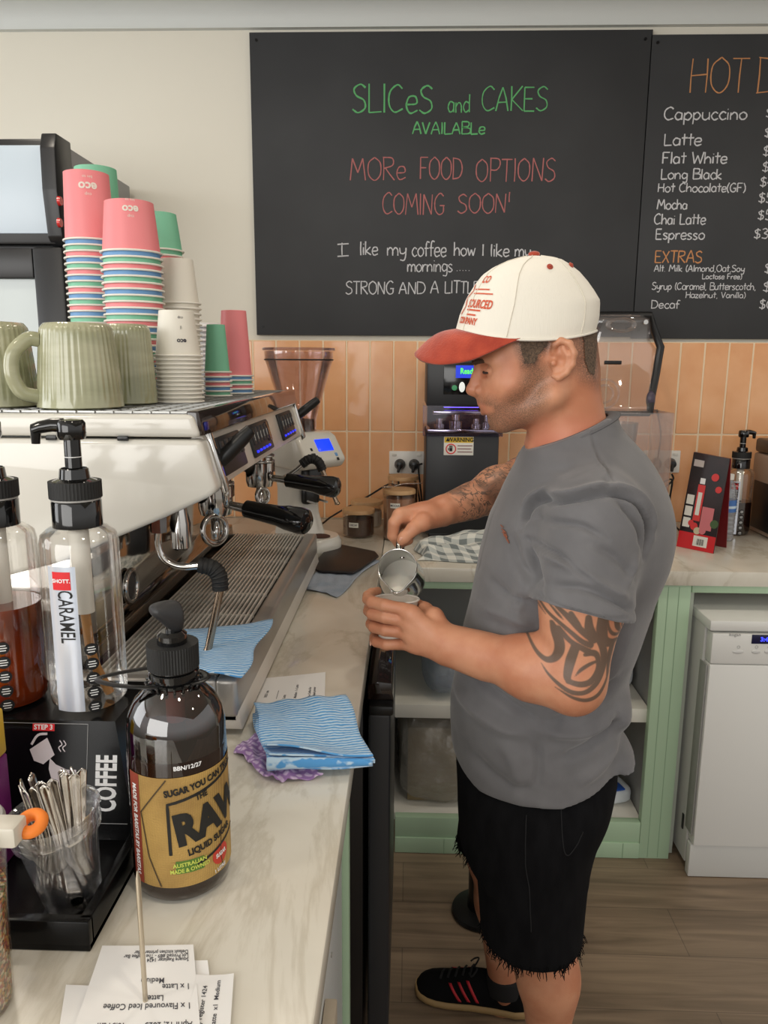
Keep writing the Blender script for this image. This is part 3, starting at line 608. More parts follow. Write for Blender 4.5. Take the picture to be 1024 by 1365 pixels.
def stack(u, y, rr, rt, h, n, pitch, cols, where, group, kinds, name='paper_cup', logo=None):
    """n upside-down nested cups; cols cycles from the top cup down"""
    x = float(at(u, 530, y=y)[0]); jx = 0.0; rr -= .001; rt -= .001
    for k in range(n):
        m, cn = cols[(n-1-k) % len(cols)]
        o = bpy.data.objects.new(name, cup_mesh(rr, rt, h, m, name)); C.objects.link(o)
        o.location = (x+jx*k*.2, y, TOPZ+k*pitch); o.rotation_euler.z = random.randrange(40)*math.pi/20
        i = n-1-k
        lab = f'{cn} paper cup on top of {where}' if i == 0 else f'{cn} paper cup, {ORD[i]} from the top of {where}'
        tag(o, lab, 'cup', group); top = o
    if logo:
        top.rotation_euler.z = 0; x = top.location.x; zt = TOPZ+(n-1)*pitch
        for txt, sz, dz, a, bold in logo:
            t = text_mb(txt, sz, bold*sz); sl = (rr-rt)/h; rz = rr-sl*dz
            on_cyl(t, x, y, rz, a, zt+dz, math.pi, .0006)
            t.V = [(x+(px-x)*(1-sl*(pz-zt-dz)/rz), y+(py-y)*(1-sl*(pz-zt-dz)/rz), pz) for px, py, pz in t.V]
            t.build('printed_logo', mat('logo_cream', (236, 226, 214), .5) if cols[0][0] is not OFFW else INK, top, smooth=0)
    return x
P3 = [(PINK, 'pink'), (BLUE, 'blue'), (GREEN, 'green')]
LG = [('eco', .020, .075, -68, .03), ('bin to', .007, .092, -68, 0), ('cup', .008, .062, -68, 0)]
def topz(v, y): return float(at(150, v, y=y)[2])
def nst(vrim, y, pitch): return max(1, int(round((topz(vrim, y)-TOPZ)/pitch))+1)
def hh(vr, vt, y): return topz(vt, y)-topz(vr, y)
yA, yB = 1.61, 1.52
pb = .0116
stack(134, yA, .0505, .0445, hh(321, 229, yA), nst(321, yA, pb), pb, P3, 'the tallest pink-topped stack', 'paper cups in the tallest stack', None, logo=[('eco', .024, .10, -66, .03), ('bin to', .008, .118, -66, 0), ('cup', .009, .085, -66, 0)])
stack(186, yB, .0560, .046, hh(337, 268, yB), nst(337, yB, pb), pb, P3, 'the middle pink-topped stack in front', 'paper cups in the middle pink stack', None, logo=LG)
stack(146, 1.73, .0505, .0445, hh(321, 226, 1.73), nst(318, 1.73, pb), pb, [(GREEN, 'green'), (PINK, 'pink'), (BLUE, 'blue')], 'the green-topped stack hidden behind the tallest', 'paper cups in the hidden green stack', None)
stack(222, 1.74, .051, .040, hh(337, 286, 1.74), nst(337, 1.74, .0125), .0125, [(GREEN, 'green'), (GREEN, 'green'), (PINK, 'pink')], 'the green stack behind the tall white cups', 'paper cups in the green stack', None)
stack(243, 1.62, .0445, .0345, hh(405, 345, 1.62), nst(405, 1.62, .0107), .0107, [(OFFW, 'white')], 'the tall white stack', 'white cups in the tall stack', None)
stack(240, 1.462, .0435, .033, hh(474, 413, 1.462), nst(474, 1.462, .0078), .0078, [(OFFW, 'white')], 'the short white stack in front', 'white cups in the short front stack', None, logo=[('eco', .012, .028, -62, .03), ('cup', .007, .07, -62, 0), ('||', .007, .052, -62, 0)])
stack(291, 1.74, .030, .021, hh(494, 430, 1.74), 6, .0105, [(GREEN, 'green'), (PINK, 'pink'), (BLUE, 'blue'), (PINK, 'pink'), (BLUE, 'blue'), (GREEN, 'green')], 'the short green-topped stack', 'paper cups in the short green stack', None)
stack(315, 1.90, .042, .031, hh(505, 418, 1.90), 5, .0105, [(PINK, 'pink'), (BLUE, 'blue'), (GREEN, 'green'), (PINK, 'pink'), (BLUE, 'blue')], 'the short pink-topped stack at the right end', 'paper cups in the short pink stack', None)
# lids
lid = MB().lathe([(.047, 0), (.0475, .004), (.045, .006), (.043, .012), (.0405, .0135), (.039, .010), (.0001, .010)], 36).build('cup_lid', mat('lid_white', (232, 230, 228), .35))
def lids(u, y, n, where, group, s=1.0):
    x = float(at(u, 530, y=y)[0])
    for k in range(n):
        o = bpy.data.objects.new('cup_lid', lid.data); C.objects.link(o); o.scale = (s, s, s); o.location = (x+random.uniform(-.0006, .0006), y, TOPZ+k*.0138*s)
        i = n-1-k; tag(o, f'white cup lid on top of {where}' if i == 0 else f'white cup lid, {ORD[i]} from the top of {where}', 'lid', group)
lids(126, 1.605+.0, 13, 'the lid stack behind the tallest pink cups', 'lids behind the tall stack', .9) if False else None
lids(284, 1.99, 15, 'the lid stack behind the green-topped cups', 'lids behind the green stack', .84)
bpy.data.objects.remove(lid)
# ribbed green mugs standing upside down
MUG = mat('sage_glaze', (178, 176, 146), .16, col2=(150, 152, 120), cscale=5, cstretch=(1, 1, 5), coat=.5)
def mug(u, y, rb, rt, h, hdir, label):
    x = float(at(u, 530, y=y)[0]); m = thing('ribbed_mug', label, 'mug', (x, y, TOPZ), 'sage green mugs on the machine')
    n = 144; rings = []
    pf = [(rb-.004, 0), (rb, .003), (rb-.001, .01)] + [(rb-.001-(rb-rt)*((z/h)**1.25), z) for z in np.linspace(.018, h-.014, 8)] + [(rt-.001, h-.008), (rt-.006, h-.001), (rt-.014, h)]
    for i, (r, z) in enumerate(pf):
        am = .0011 if 2 < i < len(pf)-2 else .0
        rings.append([(x+(r+am*abs(math.cos(20*a))*1.6-am)*math.cos(a), y+(r+am*abs(math.cos(20*a))*1.6-am)*math.sin(a), TOPZ+z) for a in np.linspace(0, 2*math.pi, n, endpoint=False)])
    MB().loft(rings).build('mug_body', MUG, m, smooth=60)
    if hdir is not None:
        a = R(hdir); d = Vector((math.cos(a), math.sin(a), 0)); rm = rb-.002
        pts = [Vector((x, y, TOPZ+h*.80))+d*(rt+.002), Vector((x, y, TOPZ+h*.80))+d*(rt+.018), Vector((x, y, TOPZ+h*.64))+d*(rm+.030), Vector((x, y, TOPZ+h*.40))+d*(rm+.034), Vector((x, y, TOPZ+h*.2))+d*(rm+.022), Vector((x, y, TOPZ+h*.14))+d*(rm-.004)]
        MB().tube(spline([p[:] for p in pts], 7), .0085, 14, flat=1.35).build('handle', MUG, m)
mug(108, 1.255, .068, .056, hh(548, 435, 1.255), 214, 'sage green ribbed mug with its handle turned to the viewer')
mug(-4, 1.275, .068, .056, hh(548, 435, 1.275), None, 'sage green ribbed mug cut off by the left edge of the photo')
mug(160, 1.33, .053, .046, hh(546, 440, 1.33), None, 'sage green ribbed mug right behind the one with the visible handle') if False else None
mug(171, 1.39, .052, .044, hh(546, 440, 1.39), None, 'sage green ribbed mug second from the right, partly behind the handled mug')
mug(190, 1.525, .040, .036, hh(544, 444, 1.48), None, 'darker sage green mug in shade behind the short white cup stack') if False else None
# ================================================================== COFFEE GRINDER
GX, GY = -.325, 2.40
gr_ = thing('coffee_grinder', 'white coffee grinder with clear bean hopper and blue screen behind the espresso machine', 'grinder', (GX, GY, CT))
GM = Matrix.Translation((GX, GY, CT)) @ Matrix.Rotation(R(-42), 4, 'Z')          # local +x is the grinder's front
def rrect(x0, x1, w, r=.03, n=6):
    pts = []
    for cx, cy, a0 in ((x1-r, w/2-r, 0), (x0+r, w/2-r, 90), (x0+r, -w/2+r, 180), (x1-r, -w/2+r, 270)):
        for k in range(n+1):
            a = R(a0+90*k/n); pts.append((cx+r*math.cos(a), cy+r*math.sin(a)))
    return pts
def rr_loft(levels):                                       # (x0, x1, width, z, corner radius)
    mb = MB(); mb.loft([[tuple(GM @ Vector((x, y, z))) for x, y in rrect(a, b, w, r)] for a, b, w, z, r in levels]); return mb
rr_loft([(-.125, .105, .175, .0, .07), (-.13, .11, .185, .006, .075), (-.13, .11, .185, .038, .075), (-.125, .10, .172, .052, .07)]).build('base', WHITEP, gr_)
rr_loft([(-.10, .03, .135, .05, .03), (-.095, .012, .118, .12, .03), (-.095, .005, .115, .2, .03), (-.10, .03, .135, .29, .03)]).build('column', WHITEP, gr_)
gh = MB()
prf = [(-.115, .275), (.03, .268), (.085, .275), (.105, .30), (.055, .372), (.03, .385), (-.115, .385)]
gh.prism([(z, x) for x, z in prf], 'y', -.082, .082, .012, 3) if False else None
bmv = MB().prism(prf, 'y', -.082, .082, .012, 3); bmv.V = [tuple(GM @ Vector(v)) for v in bmv.V]
hd_ = bmv.build('grinder_head', WHITEP, gr_)
fa, fb = Vector((.105, 0, .30)), Vector((.055, 0, .372)); fd = (fb-fa).normalized(); fnn = Vector((fd.z, 0, -fd.x))
FM = GM @ Matrix.Translation(fa.lerp(fb, .5)) @ Matrix(((0, fd.x, fnn.x, 0), (1, 0, 0, 0), (0, fd.z, fnn.z, 0), (0, 0, 0, 1)))   # x across, y up, z out
MB().box((.012, .012, .001), (.062, .042, .004), .002, M=FM).build('screen', mat('blue_screen', (20, 40, 240), .2, emit=(30, 70, 255), estr=.9), hd_)
for x, y, w, h, m in ((-.045, .0, .008, .01, BLACKP), (-.045, -.022, .016, .018, mat('usb_dark', (60, 60, 64), .4)), (.045, -.024, .01, .012, BLUE), (.045, -.04, .008, .01, BLACKP)):
    MB().box((x, y, .0), (w, h, .003), .001, M=FM).build('panel_button', m, hd_)
MB().box((.035, 0, .245), (.05, .075, .06), .012, M=GM).build('dosing_chute', BLACKP, gr_)
pf_ = MB()
for s in (-1, 1): pf_.tube([GM @ Vector((.0, s*.022, .17)), GM @ Vector((.075, s*.022, .165))], .004, 8)
pf_.build('portafilter_fork', STEEL, gr_)
MB().box((.02, 0, .185), (.03, .06, .06), .01, M=GM).build('fork_mount', BLACKP, gr_)
MB().ball((.055, .01, .0535), (.034, .03, .004), M=GM).build('coffee_grounds', mat('ground_coffee', (74, 44, 32), .9, bump=.6, bscale=500), gr_)
hopm = clear('smoky_clear_plastic', (246, 240, 241), .13, .04)
HM = Matrix.Translation((GX-.02, GY+.02, CT))
hp_ = MB().lathe([(.052, .385), (.052, .42), (.060, .45), (.104, .60), (.1075, .606), (.1075, .632), (.104, .632), (.103, .608), (.057, .452), (.049, .42), (.049, .385)], 40, HM).build('hopper', hopm, gr_)
MB().lathe([(.0001, .634), (.112, .634), (.114, .637), (.112, .642), (.0001, .644)], 40, HM).build('hopper_lid', clear('violet_clear_plastic', (226, 218, 226), .15, .04), hp_)
MB().torus((GX-.02, GY+.02, CT+.606), .1065, .002).build('hopper_seal', BLACKR, hp_)
MB().lathe([(.0001, .388), (.046, .388), (.046, .42), (.0001, .425)], 30, HM).build('beans', mat('coffee_beans', (64, 38, 26), .5, bump=1, bscale=120), hp_)

# tamping mat lying on a blue cloth
def flat_cloth(name, corners, z0, material, amp=.003, thick=.003, n=26, hem=0, seed=0, freq=14, lift=None, sub=1):
    """a cloth lying on the worktop: bilinear patch with soft waves"""
    a, b, c, d = [np.array(p[:2], float) for p in corners]; rs = np.random.default_rng(seed); ph = rs.uniform(0, 6, 6); G_ = []
    for i in range(n+1):
        row = []
        for j in range(n+1):
            s, t = i/n, j/n; p = (a*(1-s)+b*s)*(1-t)+(d*(1-s)+c*s)*t
            e = .006*np.array((math.sin(7*t+ph[4])*abs(s-.5)*2, math.sin(8*s+ph[5])*abs(t-.5)*2)); p = p+e
            w = amp*(math.sin(freq*s*1.3+ph[0]+3*t)+math.sin(freq*t+ph[1]+2*s)+.7*math.sin(freq*2.1*(s+t)+ph[2])+2.1)*.45
            z = z0+max(.0, w)+(lift(s, t) if lift else 0)
            row.append((p[0], p[1], z))
        G_.append(row)
    return MB().grid(G_).build(name, material, None, smooth=60, solid=-thick, sub=sub)
def weave_mat(name, c1, c2, scale=55, rot=0.0, wid=.5, wavy=2.0, second=None):
    m = mat(name, c1, .85, bump=.25, bscale=300, sheen=.2); N = m.node_tree.nodes; L = m.node_tree.links; b = N['Principled BSDF']
    tc = N.new('ShaderNodeTexCoord'); mp = N.new('ShaderNodeMapping'); mp.inputs['Rotation'].default_value = (0, .6, rot); L.new(tc.outputs['Object'], mp.inputs[0])
    wv = N.new('ShaderNodeTexWave'); wv.inputs['Scale'].default_value = scale; wv.inputs['Distortion'].default_value = wavy; wv.inputs['Detail'].default_value = 2; wv.inputs['Detail Scale'].default_value = 1.5; L.new(mp.outputs[0], wv.inputs['Vector'])
    rp = N.new('ShaderNodeValToRGB'); rp.color_ramp.elements[0].position = wid-.2; rp.color_ramp.elements[0].color = lin(c1); rp.color_ramp.elements[1].position = wid+.2; rp.color_ramp.elements[1].color = lin(c2)
    src = wv.outputs['Fac']
    if second:
        w2 = N.new('ShaderNodeTexWave'); w2.bands_direction = 'Y'; w2.inputs['Scale'].default_value = second; w2.inputs['Distortion'].default_value = 3; w2.inputs['Detail Scale'].default_value = 3; L.new(mp.outputs[0], w2.inputs['Vector'])
        mm = N.new('ShaderNodeMath'); mm.operation = 'MULTIPLY'; L.new(wv.outputs['Fac'], mm.inputs[0]); L.new(w2.outputs['Fac'], mm.inputs[1])
        m3 = N.new('ShaderNodeMath'); m3.operation = 'POWER'; m3.inputs[1].default_value = .6; L.new(mm.outputs[0], m3.inputs[0]); src = m3.outputs[0]
    L.new(src, rp.inputs[0]); L.new(rp.outputs[0], b.inputs['Base Color'])
    bp = N.new('ShaderNodeBump'); bp.inputs['Strength'].default_value = .35; bp.inputs['Distance'].default_value = .002; L.new(src, bp.inputs['Height']); L.new(bp.outputs[0], b.inputs['Normal'])
    return m
o = flat_cloth('cleaning_cloth', [at(396, 783, z=CT), at(448, 797, z=CT), at(505, 748, z=CT), at(455, 742, z=CT)], CT+.003, mat('grey_blue_cloth', (150, 162, 178), .9, bump=.4, bscale=260, col2=(168, 176, 188), cscale=20), .002, .003, seed=3)
tag(o, 'pale blue grey cloth under the black tamping mat', 'cloth')
mz = CT+.012
tp = [at(u, v, z=mz) for u, v in ((414, 757), (427, 762), (470, 764), (482, 758), (505, 742), (500, 736), (455, 727), (438, 730))]
tmat = MB().prism([(p[0], p[1]) for p in tp], 'z', mz-.003, mz+.004, .002)
tmo = tmat.build('tamping_mat', mat('black_mat_rubber', (26, 21, 19), .5, col2=(40, 26, 20), cscale=12))
tag(tmo, 'black rubber tamping mat with curved edge beside the grinder', 'mat')

# ================================================================== STORAGE JARS
WOOD = mat('bamboo_lid', (198, 160, 116), .5, col2=(184, 144, 100), cscale=6, cstretch=(1, 14, 1)); JGLASS = clear('jar_glass', (252, 252, 250), .07, .03)
def jar(u, y, ul, ur, vlid, label, fill, fillh, group=None, tagtext=None):
    x = float(at(u, 690, y=y)[0]); r = (float(at(ur, 690, y=y)[0])-float(at(ul, 690, y=y)[0]))/2; h = float(at(u, vlid, y=y)[2])-CT
    j = thing('storage_jar', label, 'jar', (x, y, CT), group); T = Matrix.Translation((x, y, CT+.0005))
    MB().lathe([(.0001, 0), (r-.004, 0), (r, .005), (r, h-.016), (r-.003, h-.014), (r-.003, .006), (.0001, .006)], 40, T).build('glass_body', JGLASS, j)
    MB().lathe([(.0001, .0065), (r-.0035, .0065), (r-.0035, fillh*h), (r*.5, fillh*h+.004), (.0001, fillh*h+.002)], 36, T).build('contents', fill, j)
    l = MB().lathe([(.0001, h-.013), (r+.001, h-.013), (r+.001, h-.003), (r-.001, h), (.0001, h)], 40, T).build('wooden_lid', WOOD, j)
    if tagtext:
        ang = -104
        st = rect_mb(-.017, -.0085, .017, .0085, 8, 1); on_cyl(st, x, y, r, ang, CT+h*tagtext[1], 0, .0008); s_ = st.build('paper_label', WHITEM, j, smooth=0)
        t = text_mb(tagtext[0], .010, .0002, .85); on_cyl(t, x, y, r, ang, CT+h*tagtext[1], 0, .0014); t.build('label_text', INK, s_, smooth=0)
    return x, r, h
jar(478, 2.62, 456, 499, 678, 'small glass jar of dark coffee with wooden lid and white label', mat('ground_coffee'), .66, tagtext=('DECAF', .5))
jar(489, 2.785, 468, 510, 667, 'glass jar of white powder with wooden lid behind the coffee jar', mat('white_powder', (206, 198, 188), .9), .6)
xt, rt_, ht = jar(532, 2.58, 510, 553, 652, 'tall glass jar of brown powder with wooden lid and spoon on top', mat('cocoa_powder', (172, 126, 100), .95, col2=(150, 104, 80), cscale=20), .83, tagtext=('MOCHA', .72))
jar(537, 2.745, 517, 557, 634, 'tall glass jar second in line, behind the one with the spoon', mat('cocoa_powder'), .8)
def spoon_mesh(L=.14, bowl=(.034, .023), depth=.006, hw=.0055):
    """teaspoon lying along +x, bowl at the origin end; returns MB"""
    mb = MB(); G_ = []
    ts = list(np.linspace(0, 1, 34))
    for t in ts:
        x = t*L
        bl = bowl[0]*1.35
        if x < bl:
            q = x/bl; w = bowl[1]*.5*2*math.sqrt(max(0, q*(1-q)))*(1.12-.35*q)+.0004
            if q > .72: w = max(w, .0024)
            zc = -depth*math.sin(math.pi*min(1, q*1.06))**.8 if q < .94 else 0
        else:
            q = (x-bl)/(L-bl); w = .0022+(hw-.0022)*q**1.1
            if q > .93: w *= math.sqrt(max(0, 1-((q-.93)/.07)**2))+.05
            zc = .010*math.sin(min(1, q*2.2)*math.pi/2)-.002*q
        row = []
        for k in range(9):
            s = -1+2*k/8; dz = (zc*(1-s*s) if x < bl else zc-.0012*s*s)
            row.append((x, s*w, dz))
        G_.append(row)
    return mb.grid(G_)
sm = spoon_mesh(.15); a_ = R(18)
sm.V = [(xt-.062+x*math.cos(a_)-y*math.sin(a_), 2.585-.02+x*math.sin(a_)+y*math.cos(a_), CT+ht+.0095+z*1.0) for x, y, z in sm.V]
tag(sm.build('teaspoon', CHROME, None, solid=.0012), 'silver teaspoon lying across the wooden lid of the tall jar', 'spoon')

# ================================================================== POWER OUTLETS AND LEADS
def outlet(u0, v0, u1, v1, label, plugs):
    a, b = at(u0, v0, y=WY-.012), at(u1, v1, y=WY-.012); r = thing('power_outlet', label, 'power outlet', ((a[0]+b[0])/2, WY-.01, (a[2]+b[2])/2))
    cx, cz, w, h = (a[0]+b[0])/2, (a[2]+b[2])/2, b[0]-a[0], a[2]-b[2]
    MB().box((cx, WY-.014, cz), (w, .008, h), .003).build('faceplate', mat('outlet_white', (232, 230, 224), .3), r)
    for s in (-1, 1):
        MB().box((cx+s*w*.36, WY-.0195, cz+h*.34), (.018, .004, .010), .001).build('switch', WHITEM, r)
    for px, nm in plugs:
        x = cx+px*w
        p = thing('power_plug', nm, 'plug', (x, WY-.018, cz-.008))
        MB().lathe([(.0001, .001), (.021, .001), (.021, .012), (.017, .026), (.013, .038), (.0001, .040)], 26, Matrix.Translation((x, WY-.018, cz-.006)) @ Matrix.Rotation(R(90), 4, 'X')).build('plug_body', BLACKP, p)
        MB().cyl((x, WY-.05, cz-.006), (x-.006, WY-.066, cz-.03), .008, .005, 12).build('cord_relief', BLACKR, p)
    return cx, cz, w, h
ox, oz, ow, oh = outlet(519, 601, 565, 632, 'left white double power outlet beside the black sealing machine', ((-.19, 'black plug in the left socket of the left wall outlet'), (.22, 'black plug in the right socket of the left wall outlet')))
o2x, o2z, o2w, o2h = outlet(858, 600, 905, 630, 'right white double power outlet behind the man, beside the red and black promo card', ((-.17, 'black plug in the right outlet, partly behind the man\'s back'), (.22, 'black plug nearer the promo card in the right outlet')))
def lead(pts, label, r=.0035, name='power_lead'):
    tag(MB().tube(spline(pts, 8), r, 8).build(name, BLACKR), label, 'cord')
def apt(u, v, y): return tuple(at(u, v, y=y))
lead([(ox-.19*ow-.006, WY-.068, oz-.04), (ox-.19*ow-.004, 2.80, oz-.09), apt(520, 645, 2.885), apt(490, 662, 2.885), apt(460, 678, 2.875), apt(440, 690, 2.86), (-.32, 2.80, CT+.004), (-.36, 2.66, CT+.004)], 'black lead running from the left outlet down to the grinder')
lead([(ox+.22*ow-.006, WY-.068, oz-.04), apt(556, 650, 2.86), apt(561, 680, 2.86), apt(560, 705, 2.86), (.045, 2.89, CT+.008)], 'black lead hanging from the left outlet beside the sealing machine')
lead([apt(563, 618, 2.885), apt(558, 622, 2.88), apt(560, 645, 2.875), apt(563, 680, 2.87), (.04, 2.90, CT+.01)], 'second black lead looping close to the sealing machine edge')
lead([(o2x+.22*o2w-.006, WY-.068, o2z-.04), apt(897, 640, 2.86), apt(880, 655, 2.84), apt(882, 645, 2.8), apt(896, 640, 2.8), apt(893, 668, 2.8), apt(897, 695, 2.78), apt(905, 706, 2.7), (.99, 2.68, CT+.005)], 'black lead looping below the right outlet to the worktop')
lead([(.862, 2.70, 1.40), apt(881, 580, 2.70), apt(876, 620, 2.72), apt(878, 650, 2.8), apt(890, 668, 2.84), (.96, 2.85, CT+.01)], 'thin dark lead falling from the blender enclosure hinge', .0028)

# ================================================================== CUP SEALING MACHINE
sx0, sx1, sy0, sy1 = .058, .305, 2.57, 2.86
SB = mat('sealer_black', (34, 35, 38), .42)
sl_ = thing('cup_sealing_machine', 'tall black cup sealing machine with small screen behind the man\'s face', 'machine', ((sx0+sx1)/2, 2.7, CT))
MB().box(((sx0+sx1)/2, (sy0+sy1)/2, (CT+.02+1.325)/2), (sx1-sx0, sy1-sy0, 1.325-CT-.02), .008).build('lower_housing', SB, sl_)
MB().box(((sx0+sx1)/2, (sy0+sy1)/2, CT+.011), (sx1-sx0-.03, sy1-sy0-.03, .02), .003).build('plinth', BLACKP, sl_)
uh = MB().box(((sx0+sx1)/2, (sy0+sy1)/2+.0, 1.50), (sx1-sx0, sy1-sy0, .18), .008).build('upper_housing', SB, sl_)
MB().box(((sx0+sx1)/2, sy1-.05, 1.365), (sx1-sx0-.02, .09, .09), .003).build('rear_spine', SB, sl_)
MB().box(((sx0+sx1)/2, (sy0+sy1)/2-.02, 1.33), (sx1-sx0-.01, sy1-sy0-.02, .012), .002).build('sealing_deck', CHROME, sl_)
ch = MB()
for dx, h, r in ((-.075, .03, .018), (-.02, .055, .022), (.05, .03, .018), (.085, .045, .014)):
    MB().lathe([(.0001, 0), (r, 0), (r, h*.4), (r*.6, h*.45), (r*.6, h), (.0001, h)], 22, Matrix.Translation(((sx0+sx1)/2+dx, sy0+.07, 1.337))).build('plunger', CHROME, sl_)
MB().box(((sx0+sx1)/2, sy0+.07, 1.388), (sx1-sx0-.05, .05, .014), .003).build('crossbar', CHROME, sl_)
MB().box(((sx0+sx1)/2, sy0+.10, 1.405), (.12, .02, .004), .001).build('violet_light', mat('violet_led', (120, 100, 240), .3, emit=(120, 100, 255), estr=3), sl_)
gv = MB(); gv.box(((sx0+sx1)/2, sy0-.012, 1.365), (sx1-sx0+.02, .003, .10)); gv.box((sx0-.008, sy0+.07, 1.365), (.003, .16, .10)); gv.box((sx1+.008, sy0+.07, 1.365), (.003, .16, .10)); gv.box(((sx0+sx1)/2, sy0+.07, 1.315), (sx1-sx0+.018, .163, .004))
gv.build('clear_guard', clear('guard_plastic', (238, 236, 246), .12, .03), sl_)
a, b = at(592, 483, y=sy0-.001), at(650, 526, y=sy0-.001)
scr = MB().box(((a[0]+b[0])/2, sy0-.001, (a[2]+b[2])/2), (b[0]-a[0], .004, a[2]-b[2]), .001).build('screen', mat('screen_glass', (8, 8, 10), .12), sl_)
a, b = at(608, 487, y=sy0-.003), at(640, 504, y=sy0-.003)
MB().box(((a[0]+b[0])/2, sy0-.0034, (a[2]+b[2])/2), (b[0]-a[0], .001, a[2]-b[2])).build('screen_panel', mat('screen_blue', (30, 50, 190), .3, emit=(40, 70, 230), estr=.5), scr)
t = text_mb('Ready', .026, .0006, .8); on_plane(t, at(624, 495, y=sy0-.0042), (1, 0, 0), (0, 0, 1)); t.build('screen_text', mat('screen_green', (90, 230, 70), .4, emit=(90, 240, 70), estr=.8), scr, smooth=0)
c = at(616, 516, y=sy0-.004); MB().ball((c[0], c[1], c[2]), (.010, .001, .017)).build('cup_icon', mat('icon_white', (226, 230, 226), .5, emit=(220, 226, 222), estr=.4), scr)
c = at(606, 517, y=sy0-.004); MB().ball((c[0], c[1], c[2]), (.009, .001, .009)).build('leaf_icon', mat('icon_green', (60, 130, 90), .5, emit=(50, 130, 80), estr=.3), scr)
a, b = at(592, 582, y=sy0-.001), at(631, 607, y=sy0-.001)
wl = MB().box(((a[0]+b[0])/2, sy0-.0008, (a[2]+b[2])/2), (b[0]-a[0], .0016, a[2]-b[2]), .0005).build('warning_sticker', WHITEM, sl_)
wz = a[2]-(a[2]-b[2])*.17
MB().box(((a[0]+b[0])/2, sy0-.0018, wz), (b[0]-a[0]-.004, .0008, (a[2]-b[2])*.3)).build('yellow_band', mat('warning_yellow', (226, 190, 50), .5), wl)
t = text_mb('WARNING', .019, .0005, .95); on_plane(t, ((a[0]+b[0])/2+.006, sy0-.0026, wz), (1, 0, 0), (0, 0, 1)); t.build('warning_text', BLACKINK, wl, smooth=0)
tri = MB().add([(-.006, -.005, 0), (.006, -.005, 0), (0, .006, 0)], [(0, 1, 2)]); on_plane(tri, (a[0]+.012, sy0-.0026, wz), (1, 0, 0), (0, 0, 1)); tri.build('warning_triangle', BLACKINK, wl, smooth=0)
cz_ = b[2]+(a[2]-b[2])*.34; cx_ = a[0]+.024
MB().torus((cx_, sy0-.0022, cz_), .016, .0018, (0, 1, 0)).build('prohibition_ring', REDINK, wl)
hnd = MB(); hnd.box((cx_, sy0-.0022, cz_-.003), (.010, .0008, .010), .0002)
for q in range(4): hnd.box((cx_-.0042+q*.0028, sy0-.0022, cz_+.006), (.002, .0008, .011))
hnd.box((cx_-.008, sy0-.0022, cz_-.001), (.003, .0008, .008)); hnd.build('hand_symbol', BLACKINK, wl)
for q, wd in enumerate((.05, .046, .05)):
    MB().box((a[0]+.046+wd/2, sy0-.002, cz_+.011-q*.0105), (wd, .0008, .003)).build('warning_line', mat('red_grey_print', (130, 90, 90), .6), wl)

# ================================================================== CHECKED TEA TOWEL
def towel():
    m = mat('checked_towel', (226, 226, 220), .95, bump=.5, bscale=240, sheen=.3); N = m.node_tree.nodes; L = m.node_tree.links; b_ = N['Principled BSDF']
    uv = N.new('ShaderNodeUVMap'); sp = N.new('ShaderNodeSeparateXYZ'); L.new(uv.outputs[0], sp.inputs[0]); outs = []
    for ax in 'XY':
        mu = N.new('ShaderNodeMath'); mu.operation = 'MULTIPLY'; mu.inputs[1].default_value = 6.5; L.new(sp.outputs[ax], mu.inputs[0])
        fr_ = N.new('ShaderNodeMath'); fr_.operation = 'FRACT'; L.new(mu.outputs[0], fr_.inputs[0])
        gt_ = N.new('ShaderNodeMath'); gt_.operation = 'GREATER_THAN'; gt_.inputs[1].default_value = .5; L.new(fr_.outputs[0], gt_.inputs[0]); outs.append(gt_)
    ad = N.new('ShaderNodeMath'); ad.operation = 'ADD'; L.new(outs[0].outputs[0], ad.inputs[0]); L.new(outs[1].outputs[0], ad.inputs[1])
    rp = N.new('ShaderNodeValToRGB'); rp.color_ramp.interpolation = 'CONSTANT'; e = rp.color_ramp.elements; e[0].color = lin((226, 226, 218)); e[0].position = 0; e[1].position = .3; e[1].color = lin((192, 196, 192)); e2 = e.new(.8); e2.color = lin((122, 130, 130))
    hf = N.new('ShaderNodeMath'); hf.operation = 'MULTIPLY'; hf.inputs[1].default_value = .5; L.new(ad.outputs[0], hf.inputs[0]); L.new(hf.outputs[0], rp.inputs[0]); L.new(rp.outputs[0], b_.inputs['Base Color'])
    n = 60; G_ = []; x0, x1, y0_, y1_ = .03, .40, 2.265, 2.535
    for i in range(n+1):
        row = []
        for j in range(n+1):
            s, t = i/n, j/n
            ridge = .045*math.exp(-((t-.42-.1*math.sin(3*s))/.16)**2)*(.45+.55*math.sin(2.6*s+.3)) + .05*math.exp(-((t-.72)/.13)**2)*s**.7*1.3 + .022*math.exp(-((t-.2-.15*s)/.09)**2)
            edge = min(1, min(t, 1-t)/.07, min(s, 1-s)/.05)
            z = ridge*edge + .004*(1+math.sin(21*s+8*t))*edge + .003*(1+math.sin(37*t-9*s))*edge
            row.append((x0+(x1-x0)*s+.015*math.sin(9*t)+.01*t, y0_+(y1_-y0_)*t+.012*math.sin(8*s+1), CT+.0035+abs(z)))
        G_.append(row)
    ob = MB().grid(G_).build('tea_towel', m, None, smooth=60, solid=-.0025, sub=1)
    uvl = ob.data.uv_layers.new(name='UVMap'); N_ = n+1
    for lp in ob.data.loops:
        i, j = divmod(lp.vertex_index, N_); uvl.data[lp.index].uv = (i/n*1.15+.12*math.sin(j/n*5), j/n*1.5+.1*math.sin(i/n*4))
    tag(ob, 'crumpled white and grey checked tea towel on the back worktop', 'tea towel')
towel()

